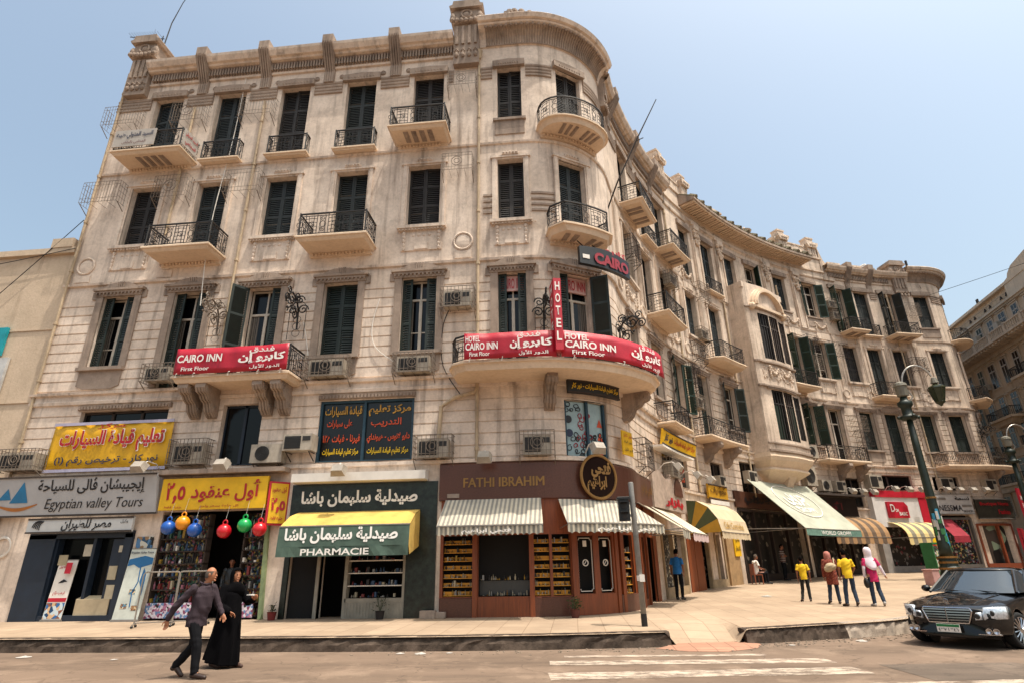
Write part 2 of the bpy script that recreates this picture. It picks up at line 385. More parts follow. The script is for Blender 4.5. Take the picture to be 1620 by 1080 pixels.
PAVE = tiles('paving', '#a8927b', '#9d8771', .62, .62, '#8a745f', .85, .012)
RAMPM = tiles('ramp_tiles', '#ab8069', '#a67b65', .4, .4, '#8b6755', .85)
GROUND = mat('earth', '#6f5f50', .95, .3, .4)
KERB_D = mat('kerb_black', '#50443b', .95, .7, 3, .5, spec=.15); KERB_L = mat('kerb_white', '#9c8d7e', .9, .45, 4, .6)
PAINT = worn_paint()
SHUT = mat('dark_shutter', '#1b1f1c', .65, .35, 5); SHUTG = mat('green_shutter', '#0e2819', .6, .5, 5)
SHUTS = [mat('dark_shutter', '#1b1f1c', .65, .35, 5), mat('grey_green_shutter', '#23292a', .7, .4, 4, .3), mat('brown_black_shutter', '#241e1b', .7, .4, 4, .3)]
SHUTD = mat('dark_green_shutter', '#15201a', .6, .35, 5)
WHITEW = mat('white_sash', '#b7ab9c', .6, .2, 5); GLASS = mat('window_glass', '#07080a', .14, .05, 2, spec=.28)
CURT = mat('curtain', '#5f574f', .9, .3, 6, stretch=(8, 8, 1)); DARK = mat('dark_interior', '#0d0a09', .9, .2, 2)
IRON = mat('wrought_iron', '#1e1917', .6, .4, 6, metal=.2); CAGE = mat('pale_iron', '#75675a', .7, .35, 8)
RUSTI = mat('rusty_iron', '#2c211c', .8, .4, 6)
ACW = mat('ac_casing', '#a79b8b', .6, .25, 5, streak=.3); ACD = mat('ac_grille', '#26221f', .6, .3, 6)
PIPE = mat('drain_pipe', '#b8a184', .75, .3, 3, streak=.4)
RED = mat('sign_red', '#b01028', .55, .16, 2.5); REDV = mat('vinyl_red', '#a90d26', .45, .2, 1.7, .15)
YEL = mat('sign_yellow', '#d9a80a', .55, .15, 2); WHT = mat('sign_white', '#d8d0c6', .6, .1, 3)
BLK = mat('sign_black', '#0f0d0d', .45, .2, 3); NAVY = mat('navy_paint', '#14202f', .55, .25, 3)
GREY = mat('grey_metal', '#77716b', .5, .25, 4); STEEL = mat('steel', '#9d968e', .35, .2, 6, metal=.7)
BOARD = mat('old_board', '#3b302a', .85, .35, 3); TIMBER = mat('shop_timber', '#7a3a17', .5, .35, 2.5, stretch=(10, 10, .7), bump=.1)
GRANITE = mat('brown_granite', '#57352a', .3, .3, 30, spec=.4); MARBLE = mat('green_marble', '#1c241f', .3, .95, 7, fine=1)

# ================================================================== ground, road, pavement, kerb
b = MB(); b.quad((-400, -400, -.12), (400, -400, -.12), (400, 400, -.12), (-400, 400, -.12)); b.build('ground', GROUND, kind='structure')
def rz(x, y): return 0. if y < 4 else .03*(y-4)
b = MB(); xs = [-80+4*i for i in range(41)]; ys = [-80+2*i for i in range(81)]
b.add([(x, y, rz(x, y)) for y in ys for x in xs], [(j*41+i, j*41+i+1, (j+1)*41+i+1, (j+1)*41+i) for j in range(80) for i in range(40)])
b.build('road', ASPHALT, kind='structure')
KP = [(-40, -4.15), (-20, -4.2), (-8, -4.28), (-2, -4.22), (2, -3.72), (3.7, -3.32), (5.6, -2.6), (7.8, -1.6), (9.5, .1), (11.4, 3.4), (14.2, 7.4), (16.9, 11.2), (21.5, 15.4), (27.5, 18.), (34, 19.6), (42, 20.6)]
def catmull(P, n):
    o = []
    for i in range(len(P)-1):
        a, b_, c, d = P[max(i-1, 0)], P[i], P[i+1], P[min(i+2, len(P)-1)]
        for k in range(n):
            t = k/n; o.append(tuple(.5*(2*b_[q]+(c[q]-a[q])*t+(2*a[q]-5*b_[q]+4*c[q]-d[q])*t*t+(3*b_[q]-a[q]-3*c[q]+d[q])*t**3) for q in range(len(a))))
    return o+[P[-1]]
KC = catmull(KP, 24)
def kdist(x, y): return min(math.hypot(x-p[0], y-p[1]) for p in KC)
RAMP = (2.05, 3.62)
def pave_z(x, y, kd):
    z = gz(x, y)
    if kd < 1.9 and y < 0:
        e = min((x+.15-RAMP[0])/.22, (RAMP[1]+.1-x)/.22, 1)
        if e > 0: z = z*(1-e)+min(z, .012+z*max(0, kd-.05)/1.7)*e
    return z
b = MB(); J = 18; N = len(KC); vs = []
for i, (kx, ky) in enumerate(KC):
    s = -40+(kx+40) if kx <= -2 else -2+(i-[q for q in range(N) if KC[q][0] <= -2][-1])*(47.5/(N-1-[q for q in range(N) if KC[q][0] <= -2][-1]))
    s = min(s, 45.5); q = W(s, -.6, 0)
    for j in range(J+1):
        t = (j/J)**1.6; x = kx+(q.x-kx)*t; y = ky+(q.y-ky)*t; vs.append((x, y, pave_z(x, y, kdist(x, y))))
b.add(vs, [(i*(J+1)+j, i*(J+1)+j+1, (i+1)*(J+1)+j+1, (i+1)*(J+1)+j) for i in range(N-1) for j in range(J)])
b.build('pavement', PAVE, kind='structure')
b = MB()                                                    # apron of the dropped kerb running out into the road
ap = [(1.6, -4.02), (2.2, -4.5), (3.0, -4.55), (3.7, -4.05), (4.0, -3.35)]
pr = [[(x, y, .006) for x, y in ap], [(x+(2.75-x)*.25, y+.18, .03) for x, y in ap], [(2.0+i*.42, -3.62+i*.08+.1, .045) for i in range(5)]]
b.loft(pr, caps=False, closed=False); b.build('ramp_apron', RAMPM, kind='structure')
def kerb_run(i0, i1, name):
    b = MB(); r = random.Random(3); idx = [i for i in range(N) if i0 <= KC[i][0] <= i1]; pts = [KC[i] for i in idx]; fine = []
    for p, q in zip(pts[:-1], pts[1:]):
        k = max(1, int(math.hypot(q[0]-p[0], q[1]-p[1])/.16)); fine += [(p[0]+(q[0]-p[0])*t/k, p[1]+(q[1]-p[1])*t/k) for t in range(k)]
    fine.append(pts[-1]); rings = []; ln = 0; cols = []
    for i, p in enumerate(fine):
        q = fine[min(i+1, len(fine)-1)]; o = fine[max(i-1, 0)]; d = Vector((q[0]-o[0], q[1]-o[1], 0)).normalized(); n = Vector((d.y, -d.x, 0))
        j = lambda a: r.uniform(-a, a); z = gz(*p); z0 = rz(*p)-.05; B = Vector((p[0], p[1], 0))
        rings.append([B+n*(.03+j(.02))+Vector((0, 0, z0)), B+n*(.0+j(.03))+Vector((0, 0, z*.55+z0*.45)), B+n*(-.03+j(.03))+Vector((0, 0, z-.06+j(.03))), B+n*(-.09+j(.03))+Vector((0, 0, z+.008+j(.016))), B+n*(-.3+j(.02))+Vector((0, 0, z+.014)), B+n*-.32+Vector((0, 0, z-.05))])
        ln += math.hypot(p[0]-o[0], p[1]-o[1]); cols.append(int((ln/2)/1.35) % 2 if p[0] > 3.5 else 0)
    for i in range(len(rings)-1): b.cur = cols[i]; b.loft(rings[i:i+2], caps=(i in (0, len(rings)-2)), closed=False)
    return b.build(name, [KERB_D, KERB_L], kind='structure')
kerb_run(-40, RAMP[0]-.02, 'kerb'); kerb_run(RAMP[1]+.02, 42, 'kerb')
def stripe(x0, y0, x1, y1, wd, seed):
    b = MB(); r = random.Random(seed); k = 26; d = Vector((x1-x0, y1-y0, 0)).normalized(); n = Vector((-d.y, d.x, 0)); lo = []; hi = []
    for i in range(k+1):
        p = Vector((x0+(x1-x0)*i/k, y0+(y1-y0)*i/k, .004)); lo.append(p-n*(wd/2+r.uniform(-.03, .03))); hi.append(p+n*(wd/2+r.uniform(-.03, .03)))
    b.loft([lo, hi], caps=False, closed=False); b.build('crossing_stripe', PAINT, kind='structure')
for i, a in enumerate([(-.3, -5.15, 3.6, -4.98, .22), (-.55, -5.98, 4.5, -5.72, .5), (-.5, -7.35, 4.6, -6.78, .62), (3.3, -8.35, 6.5, -7.9, .6)]): stripe(*a, i)

# ================================================================== the corner building
BLD = thing('corner_building', 'cream belle epoque corner block with round tower, dark shutters and iron balconies', 'building', (-8, 4, 0))
def rows(prof, zcuts):
    out = [prof[0]]
    for (za, na), (zb, nb) in zip(prof[:-1], prof[1:]):
        for z in sorted(q for q in zcuts if za+1e-4 < q < zb-1e-4): out.append((z, na+(nb-na)*(z-za)/(zb-za)))
        out.append((zb, nb))
    return out
def wall_mesh(prof, s0, s1, ops, ds=.4, depth=.28, deep=None):
    """wall with a moulded profile (z,n) and real window and door openings with reveals"""
    b = MB(); zc = {z for o in ops for z in o[2:4]}; pr = rows(prof, zc)
    cuts = sorted({s0, s1} | {v for o in ops for v in o[:2] if s0 < v < s1}); ss = []
    for a, c in zip(cuts[:-1], cuts[1:]): ss += srange(a, c, 50 if c <= -1.2 else ds)[:-1]
    ss.append(s1); pts = [[W(s, n, z) for z, n in pr] for s in ss]
    for i in range(len(ss)-1):
        sm = (ss[i]+ss[i+1])/2
        for j in range(len(pr)-1):
            zm = (pr[j][0]+pr[j+1][0])/2
            if any(o[0] < sm < o[1] and o[2] < zm < o[3] for o in ops): continue
            b.quad(pts[i][j], pts[i+1][j], pts[i+1][j+1], pts[i][j+1])
    for o in ops:
        d = -(o[4] if len(o) > 4 else depth); a, c, z0, z1 = o[:4]
        b.quad(W(a, 0, z0), W(a, d, z0), W(a, d, z1), W(a, 0, z1)); b.quad(W(c, 0, z0), W(c, d, z0), W(c, d, z1), W(c, 0, z1))
        b.quad(W(a, 0, z1), W(a, d, z1), W(c, d, z1), W(c, 0, z1)); b.quad(W(a, 0, z0), W(a, d, z0), W(c, d, z0), W(c, 0, z0))
    return b
def courses(z0, z1, h=.352, g=.045, d=.035):
    o = []; k = round((z1-z0)/h); h = (z1-z0)/k
    for i in range(k): z = z0+i*h; o += [(z, -d), (z+g*.5, -d), (z+g, 0), (z+h-.012, 0)]
    return o
BASE = [(-.3, 0), (4.72, 0), (4.74, .09), (4.84, .09), (4.86, 0)]
LOW = BASE+courses(4.88, 7.16)+[(7.18, 0), (7.2, .07), (7.3, .09), (7.33, .05), (7.52, .05), (7.54, .15), (7.62, .17), (7.66, .0)]+courses(7.7, 11.36)+[(11.38, 0), (11.84, 0), (11.86, .09), (11.95, .11), (11.98, 0)]
UP = [(16.98, 0), (17.0, .06), (17.08, .08), (17.1, 0)]
CORN = [(21.66, 0), (21.68, .08), (21.76, .1), (21.78, .06), (22.22, .06), (22.25, .32), (22.33, .36), (22.36, .46), (22.56, .58), (22.68, .6), (22.7, -.4)]
DRUM = [(22.08, 0), (22.1, .05), (22.18, .06), (22.45, .14), (22.66, .3), (22.76, .46), (22.8, .56), (22.86, .6), (22.9, .56), (22.93, .68), (23.1, .76), (23.16, .72), (23.18, .3), (23.2, -.6)]
CORN2 = [(21.5, 0), (21.52, .08), (21.6, .1), (22.0, .1), (22.04, .2), (22.06, 0), (23.2, 0)]
FW = 1.27
FC = [-16.5, -13.64, -10.78, -7.89, -5.0]
# (centre, bottom, top, width, look)
WIN = []
for i, c in enumerate(FC):
    WIN.append((c, 17.3 if i != 2 else 17.3, 20.9, FW, 'closed'))
    WIN.append((c, 12.8 if i in (1, 3) else 13.5, 16.25, FW, 'closed'))
    WIN.append((c, 8.55 if i in (0, 3, 4) else 7.7, 11.36, FW, ['open', 'open', 'ajar', 'closed', 'open'][i]))
WIN += [(-1.66, 18.25, 20.9, .98, 'closed'), (.9, 17.55, 20.9, 1.2, 'closed'), (-1.66, 13.5, 16.25, 1.0, 'closed'), (.76, 12.9, 16.25, 1.2, 'closed'),
        (-1.68, 7.9, 11.36, 1.0, 'french'), (.62, 7.9, 11.36, 1.3, 'french')]
GT = 'green'
for s0, k in ((6.35, 'closed'), (9.3, 'closed'), (11.5, 'closed'), (14.9, 'closed'), (17.7, 'closed'), (20.4, 'closed'), (22.8, 'ajarg'), (25.9, 'closed'), (28.9, 'openg'), (31.7, 'rightg'), (34.0, 'closed'), (36.25, 'right'), (39.3, 'closed'), (42.2, 'open')):
    WIN.append((s0+.63, 18.2 if s0 in (39.3, 28.9, 20.4, 25.9) else 17.35, 20.88, FW, k))
for s0, k in ((5.9, 'closed'), (8.7, 'closed'), (11.2, 'closed'), (14.55, 'closed'), (17.4, 'closed'), (26.15, 'rightg'), (28.7, 'openg'), (31.65, 'closed'), (33.9, 'closed'), (36.15, 'closed'), (39.3, 'closed'), (42.2, 'open')):
    WIN.append((s0+.63, 12.7 if s0 in (8.7, 17.4, 26.15, 33.9, 42.2) else 13.5, 16.25, FW, k))
for s0, k in ((5.5, 'closed'), (8.67, 'closed'), (11.55, 'openg'), (14.6, 'closed'), (17.85, 'opend'), (26.2, 'rightg'), (28.75, 'dark'), (31.7, 'closed'), (33.95, 'closed'), (36.85, 'closed'), (39.25, 'closed'), (42.2, 'open')):
    WIN.append((s0+.63, 7.75 if s0 in (14.6, 33.95, 28.75, 42.2) else 8.7, 11.36, FW, k))
def wops(a, b): return [(c-w_/2, c+w_/2, z0, z1) for c, z0, z1, w_, k in WIN if a < c < b]
MEZF = [(-16.85, -13.6, 4.9, 6.95), (-11.62, -10.2, 4.9, 6.98), (-8.2, -4.98, 4.9, 6.95)]
MEZT = [(-.05, 1.62, 4.9, 6.72)]
MEZW = [(8.6, 11.9, 4.95, 6.5), (14.85, 16.3, 4.9, 6.6), (18.3, 20.2, 5.3, 7.0), (29.0, 30.4, 4.9, 6.75), (31.1, 34.9, 6.05, 7.05), (36.6, 38.6, 6.1, 7.0)]
SHF = [(-17.38, -13.92, -.3, 2.86, .5), (-13.05, -9.42, -.3, 3.5, .35), (-8.62, -7.74, -.3, 2.32, .3), (-7.64, -6.86, -.3, 2.32, .3), (-6.8, -5.0, .85, 2.32, .3), (-3.95, -2.87, -.3, 3.6, .1)]
SHT = [(-2.87, 3.42, -.3, 3.6, .1)]
SHW = [(3.42, 6.35, -.3, 3.6, .1), (7.25, 10.2, -.3, 2.95, .3), (10.55, 13.6, -.3, 3.2, .3), (14.1, 14.75, -.3, 3.0, .3), (17.3, 23.9, -.3, 4.4, .4), (24.5, 29.6, -.3, 3.7, .4), (31.05, 34.85, -.3, 3.9, .4), (35.9, 38.65, -.3, 4.45, .3)]
def part(b, name, mats=PLASTER, **k): return b.build(name, mats, BLD, **k)
NOC = [(22.7, 0), (22.7, -.4)]
part(wall_mesh(LOW+UP+NOC, -18.9, -17.62, [o for o in SHF+MEZF if o[1] < -19]), 'wall')
part(wall_mesh(LOW+UP+CORN, -17.62, -3.95, wops(-19, -3.95)+MEZF+SHF[:-1]), 'wall'); part(wall_mesh(LOW+UP+NOC, -3.95, -2.87, [SHF[-1]]), 'wall')
part(wall_mesh(LOW+UP+DRUM, -2.87, 3.42, wops(-2.87, 3.42)+MEZT+SHT, .25), 'wall')
part(wall_mesh(LOW+UP+CORN, 3.42, 13.2, wops(3.42, 13.2)+[o for o in MEZW if o[1] < 13.2]+[o for o in SHW if o[0] < 13.2], .6), 'wall', WING)
part(wall_mesh(LOW+UP+CORN2, 13.2, 31.45, wops(13.2, 31.45)+[o for o in MEZW if 13.2 < o[0] < 31.]+[o for o in SHW if 13.6 < o[0] < 31.0], .6), 'wall', WING)
part(wall_mesh(LOW+UP+CORN, 31.45, 38.9, wops(31.45, 38.9)+[o for o in MEZW if o[0] < 31.09 and o[0] > 31.05 or o[0] > 36]+[(31.45, 34.9, 6.05, 7.05)]+[(31.45, 34.85, -.3, 3.9, .4), SHW[-1]], .6), 'wall', WING)
part(wall_mesh(LOW+UP+DRUM, 38.9, 45.5, wops(38.9, 45.5)+[(39.4, 41.6, -.3, 4.0, .3)], .3), 'wall', WING)
b = MB()                                                     # flat roof and rear so that no light leaks through
pts = [W(s, -.35, 22.66) for s in srange(-18.9, 45.5, .8)]
b.add(pts+[Vector((45, 60, 22.66)), Vector((-18.9, 60, 22.66))], [list(range(len(pts)+2))]); part(b, 'roof', SOFFIT)
b = MB(); b.quad((-18.9, 0, -.3), (-18.9, 60, -.3), (-18.9, 60, 22.7), (-18.9, 0, 22.7)); part(b, 'side_wall')
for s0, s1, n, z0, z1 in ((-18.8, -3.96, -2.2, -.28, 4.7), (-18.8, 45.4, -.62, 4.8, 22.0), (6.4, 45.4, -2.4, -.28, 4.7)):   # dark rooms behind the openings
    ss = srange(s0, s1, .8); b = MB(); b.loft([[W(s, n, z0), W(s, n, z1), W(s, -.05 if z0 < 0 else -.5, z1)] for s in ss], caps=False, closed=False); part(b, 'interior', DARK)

# ---- mouldings: dentils, ribbed bands, hoods
for a, c, st in ((-17.5, -4.0, .125), (4.3, 12.9, .15), (31.7, 37.4, .15)):
    k = int((c-a)/st); b = MB(); sweep(b, [(.05, 22.16), (.09, 22.16), (.09, 22.24), (.05, 22.24)], a, c)
    for i in range(k): b.T = F(a+(i+.5)*(c-a)/k); b.box(-.036, .036, -.2, -.055, 21.84, 22.2)
    part(b, 'dentil_course', TRIM)
for a, c in ((-2.6, 3.1), (39.2, 45.2)):
    k = int((c-a)/.105); b = MB(); sweep(b, [(.0, 22.1), (.09, 22.1), (.09, 22.16), (.0, 22.16)], a, c)
    for i in range(k):
        s = a+(i+.5)*(c-a)/k
        b.tube([W(s, .07, 22.12), W(s, .17, 22.45), W(s, .33, 22.66), W(s, .5, 22.76)], [.03, .038, .042, .05], 5)
        if i % 2 == 0: b.ball(W(s, .5, 22.73), .075, 6, 4)
    part(b, 'fluted_cove', TRIM)
def gaps(a, b_, tops, pad=.2):
    cs = sorted((c-w_/2-pad, c+w_/2+pad) for c, z0, z1, w_, k in WIN if a < c < b_ and abs(z1-tops) < .1); o = []; x = a
    for p, q in cs:
        if p-x > .08: o.append((x, p))
        x = q
    if b_-x > .08: o.append((x, b_))
    return o
for a, c in ((-18.9, -3.95), (-2.8, 3.4), (3.5, 12.6), (31.5, 37.6), (39.2, 45.4)):
    for p, q in gaps(a, c, 20.9):
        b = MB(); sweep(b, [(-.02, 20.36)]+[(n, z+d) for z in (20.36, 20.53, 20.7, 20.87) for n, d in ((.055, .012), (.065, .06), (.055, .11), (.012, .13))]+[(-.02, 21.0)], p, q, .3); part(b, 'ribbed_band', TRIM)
for s in [-15.05, -12.2, -9.35, -6.45, 5.0, 8.4, 11.2, 33.6, 35.6]:                 # grooved upright straps over the frieze
    b = MB(F(s)); zt = 23.06
    for k in range(4): x = -.15+.1*k; b.box(x-.04, x+.04, -.12, -.085, 20.95, 21.62)
    b.box(-.23, .23, -.09, 0, 20.95, 21.62)
    b.add([(-.23, -.09, 21.6), (.23, -.09, 21.6), (.23, -.66, 22.6), (-.23, -.66, 22.6), (-.23, 0, 21.6), (.23, 0, 21.6), (.23, 0, 22.6), (-.23, 0, 22.6)], [(0, 1, 2, 3), (0, 3, 7, 4), (1, 5, 6, 2)])
    for k in range(4): x = -.15+.1*k; b.tube([(x, -.1, 21.5), (x, -.62, 22.5), (x, -.68, 22.66)], .035, 4)
    b.box(-.23, .23, -.66, .4, 22.6, zt); b.box(-.2, .75, -.3, .5, 22.7, 22.98); b.box(.3, .6, -.25, .5, 22.975, 23.05)
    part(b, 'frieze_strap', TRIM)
for s in [x+dx for x in (-15.05, -12.2, -9.35, -6.45) for dx in (-.55, .55)]+[-17.25]:
    b = MB(F(s)); b.ring((0, -.02, 21.25), .09, (1, 0, 0), (0, 0, 1), .03, 12, 5); b.ball((0, -.01, 21.25), (.07, .04, .07), 8, 5); part(b, 'frieze_roundel', TRIM)

# ---- windows
def leaf(lw, h, name, m):
    b = MB(); st = .075; t = .042
    b.box(0, st, 0, t, 0, h); b.box(lw-st, lw, 0, t, 0, h); zs = [0, .36*h, .68*h, h-.09]
    for z in zs: b.box(st, lw-st, .002, t-.002, z, z+.09)
    for a, c in zip(zs[:-1], zs[1:]):
        k = max(3, int((c-a-.09)/.085))
        for i in range(k):
            z = a+.09+(i+.5)*(c-a-.09)/k; b.quad((st, .004, z-.04), (lw-st, .004, z-.04), (lw-st, t-.004, z+.045), (st, t-.004, z+.045))
    return b.mesh(name, m)
LEAF = {}
def get_leaf(lw, h, m):
    k = (round(lw, 2), round(h, 2), m.name)
    if k not in LEAF: LEAF[k] = leaf(lw, h, 'shutter', m)
    return LEAF[k]
def child(name, me, parent, M):
    o = bpy.data.objects.new(name, me); COL.objects.link(o); o.matrix_basis = M; attach(o, parent); return o
def sash(w_, h, tr=.74, fr_=.065):
    b = MB(); b.box(0, fr_, 0, .06, 0, h); b.box(w_-fr_, w_, 0, .06, 0, h); b.box(fr_, w_-fr_, 0, .06, 0, fr_); b.box(fr_, w_-fr_, 0, .06, h-fr_, h)
    b.box(fr_, w_-fr_, -.01, .05, h*tr-.05, h*tr+.03); b.box(w_/2-.055, w_/2+.055, -.012, .05, fr_, h*tr-.05); b.box(w_/2-.03, w_/2+.03, .004, .05, h*tr+.03, h-fr_)
    b.box(fr_, w_-fr_, .012, .045, h*tr*.38, h*tr*.38+.04)
    return b
SILL = [None]
def surround(c, z0, z1, w_, floor):
    b = MB(F(c)); h = w_/2; SILL[0] = None
    if floor == 4:
        b.prism([(-h-.17, z1), (h+.17, z1), (h+.17, z1+.3), (0, z1+.36), (-h-.17, z1+.3)], -.15, .02); b.box(-h-.06, h+.06, -.02, .02, z1-.002, z1+.01)
        for i in range(9): x = -h+.1+i*(w_-.2)/8; b.ball((x, -.15, z1+.12), (.04, .03, .05), 6, 4)
        if z0 > 18: SILL[0] = MB(F(c)); SILL[0].box(-h-.16, h+.16, -.12, .02, z0-.14, z0-.03); SILL[0].prism([(-h-.1, z0-.8), (h+.1, z0-.8), (h+.1, z0-.14), (-h-.1, z0-.14)], -.05, .02)
    elif floor == 3:
        for x0, x1, d in ((-h-.2, -h-.06, .07), (h+.06, h+.2, .07), (-h-.06, -h, .04), (h, h+.06, .04)): b.box(x0, x1, -d, .02, z0, z1+.06)
        b.box(-h-.27, h+.27, -.1, .02, z1+.06, z1+.16); b.box(-h-.06, h+.06, -.05, .02, z1-.002, z1+.06); b.box(-.32, .32, -.13, .02, z1+.16, z1+.3)
        for i in range(5): b.ball((-.24+.12*i, -.14, z1+.23), .045, 6, 4)
        if z0 > 13:
            b.box(-h-.28, h+.28, -.2, .02, z0-.13, z0-.005); b.box(-h-.22, h+.22, -.12, .02, z0-.2, z0-.13); b.box(-h-.12, h+.12, -.05, .02, z0-1.02, z0-.2)
            for i in range(14): b.box(-h-.2+i*.12, -h-.14+i*.12, -.17, -.1, z0-.2, z0-.15)
            for i in range(4): b.ball((-.3+.2*i, -.05, z0-.38), (.07, .035, .07), 8, 5)
            b.box(-.25, .25, -.08, .02, z0-.98, z0-.7)
            for x in (-h-.02, h+.02):
                for q in range(5): b.ball((x, -.07, z0-.3-.16*q), (.07-.006*q, .05, .09), 6, 4)
    else:
        for x0, x1, d in ((-h-.26, -h, .06), (h, h+.26, .06)): b.box(x0, x1, -d, .02, z0 if z0 > 8.4 else 7.7, z1)
        b.box(-h-.3, h+.3, -.09, .02, z1, z1+.12); b.box(-h-.38, h+.38, -.2, .02, z1+.2, z1+.29); b.box(-h-.3, h+.3, -.15, .02, z1+.12, z1+.2)
        arc = [(-h-.2+(w_+.4)*i/12, z1+.29+.3*math.sin(PI*i/12)) for i in range(13)]; b.prism(arc, -.1, .02)
        for i in range(4): b.box(-.13+i*.08, -.09+i*.08, -.13, -.09, z1+.33, z1+.56)
        for i in range(13): x = -h-.24+i*(w_+.48)/12; b.box(x-.025, x+.025, -.15, -.08, z1+.05, z1+.12)
        for x in (-h-.45, h+.27): b.box(x, x+.18, -.05, .02, z1-.1, z1+.2)
        if z0 > 8.4: b.box(-h-.25, h+.25, -.17, .02, z0-.12, z0-.002); b.prism([(-h-.18, z0-.12), (-h-.18, z0-.68), (-h+.1, z0-.8), (h-.1, z0-.8), (h+.18, z0-.68), (h+.18, z0-.12)], -.05, .02)
    return b
for c, z0, z1, w_, k in WIN:
    fl = 4 if z1 > 20 else 3 if z1 > 16 else 2; h = z1-z0; T = F(c, z0); L_ = T @ Tr(-w_/2, .3, 0)
    SHUT = rnd.choice(SHUTS); m = SHUTG if k.endswith('g') else SHUTD if k == 'opend' or fl == 2 else SHUT
    wn = sash(w_-.02, h-.02).build('window', WHITEW, BLD, M=None)
    wn.data.transform(L_ @ Tr(.01, .02, .01))
    gl = MB(L_); gl.quad((.03, .055, .03), (w_-.03, .055, .03), (w_-.03, .055, h-.03), (.03, .055, h-.03)); gl.build('pane', GLASS, wn)
    if k in ('open', 'openg', 'french', 'ajar') and fl == 2:
        cu = MB(L_)
        for x0, x1 in ((.08, .3*w_), (.7*w_, w_-.08)): cu.loft([[Vector((x0+(x1-x0)*i/10, .05-.012*math.sin(i*2.4), z)) for i in range(11)] for z in (.05, h*.74)], caps=False, closed=False)
        cu.build('curtain', CURT, wn)
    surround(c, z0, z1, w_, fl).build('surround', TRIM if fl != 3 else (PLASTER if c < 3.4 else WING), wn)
    if SILL[0]: SILL[0].build('sill', TRIM, wn)
    lw = w_/2-.012; me = get_leaf(lw, h-.03, m)
    mir = Matrix.Diagonal((-1, 1, 1, 1))
    def sh(side, ang, y=.24):
        M = T @ Tr(-w_/2+.01, y, .015) @ Matrix.Rotation(-ang, 4, 'Z') if side < 0 else T @ Tr(w_/2-.01, y, .015) @ Matrix.Rotation(ang, 4, 'Z') @ mir
        child('shutter', me, wn, M)
    def nar(side):                       # folded half leaf standing in the opening
        me_ = get_leaf(w_*.29, h-.03, m); M = T @ (Tr(-w_/2+.01, .12, .015) @ Matrix.Rotation(R(-8), 4, 'Z') if side < 0 else Tr(w_/2-.01, .12, .015) @ Matrix.Rotation(R(8), 4, 'Z') @ mir); child('shutter', me_, wn, M)
    if k == 'closed': sh(-1, R(rnd.choice((0, 0, 3, 7)))); sh(1, R(rnd.choice((0, 0, 0, 5))))
    elif k.startswith('right'): sh(1, R(118), .02); sh(-1, R(100), .04)
    elif k == 'ajar': sh(-1, R(125), .02); nar(1)
    elif k == 'ajarg': sh(1, R(60), .05)
    elif k == 'french': nar(-1); (sh(1, R(135), .0) if c > 0 else nar(1))
    elif k in ('openg', 'opend'): sh(-1, R(150), -.01); sh(1, R(150), -.01)
    elif k == 'open': nar(-1); nar(1)
# mezzanine glazing
def glaze(s0, s1, z0, z1, n=-.2, div=1, m=BOARD, name='window'):
    f = MB(); ss = srange(s0, s1, (s1-s0)/div)
    for i, s in enumerate(ss): f.T = F(s); f.box(-.05 if i else 0, .05 if i < len(ss)-1 else 0, -n-.03, -n+.04, z0, z1)
    f.T = Matrix.Identity(4)
    for z in (z0, z1-.08): sweep(f, [(n+.03, z), (n+.03, z+.08), (n-.04, z+.08), (n-.04, z)], s0, s1, .3)
    o = part(f, name, m); g = MB(); g.loft([[W(s, n-.02, z0+.05), W(s, n-.02, z1-.05)] for s in srange(s0, s1, .3)], caps=False, closed=False); g.build('pane', GLASS, o); return o
glaze(-16.85, -13.6, 4.9, 6.95, div=3); glaze(-11.62, -10.2, 4.9, 6.98, n=-.25, div=2, m=NAVY, name='door')
for o in MEZW: glaze(*o[:4], div=2)
for a, c in ((-16.95, -13.5), (-8.25, -4.95)):
    b = MB(); sweep(b, [(0, 6.97), (.06, 6.98), (.1, 7.13), (0, 7.14)], a, c)
    for i in range(int((c-a)/.12)): b.T = F(a+.06+i*.12); b.box(-.03, .03, -.12, -.05, 7.0, 7.1)
    part(b, 'lintel', TRIM)

# ================================================================== pylons, attic, eave, oriel
def pylon(s, wd, z0, zt, dep=.26, m=TRIM, back=.9):
    b = MB(F(s)); h = wd/2; k = zt-24.45
    b.box(-h, h, -dep, back, z0, 23.25+k); 
    for i in range(4): x = -h+.14+i*(wd-.28)/3; b.box(x-.06, x+.06, -dep-.07, -dep, 22.1+k, 23.1+k)
    for i in range(4): x = -h+.14+i*(wd-.28)/3; b.ball((x, -dep-.03, 21.5+k), (.09, .08, .14), 8, 5); b.tube([(x-.09, -dep-.02, 21.7+k), (x, -dep-.08, 21.78+k), (x+.09, -dep-.02, 21.7+k)], .03, 4)
    b.box(-h-.1, h+.1, -dep-.12, back, 23.25+k, 23.4+k); b.box(-h-.03, h+.03, -dep-.05, back, 23.4+k, 24.05+k)
    for i in range(7): a = -h-.06+i*(wd+.12)/6; b.ball((a, -dep-.14, 23.38+k-.06*math.sin(PI*i/6)), (.12, .1, .12), 7, 5)
    for x in (-h-.05, h+.05): b.ball((x, -dep-.05, 23.6+k), (.13, .14, .26), 8, 6)
    b.ring((0, -dep-.09, 23.74+k), .22, (1, 0, 0), (0, 0, 1), .055, 14, 5); b.ball((0, -dep-.05, 23.74+k), (.17, .08, .17), 10, 6)
    b.prism([(-h-.14, 24.05+k), (h+.14, 24.05+k), (h+.2, 24.18+k), (h+.06, 24.24+k), (h+.02, zt), (-h-.02, zt), (-h-.06, 24.24+k), (-h-.2, 24.18+k)], -dep-.2, back)
    part(b, 'pylon', m)
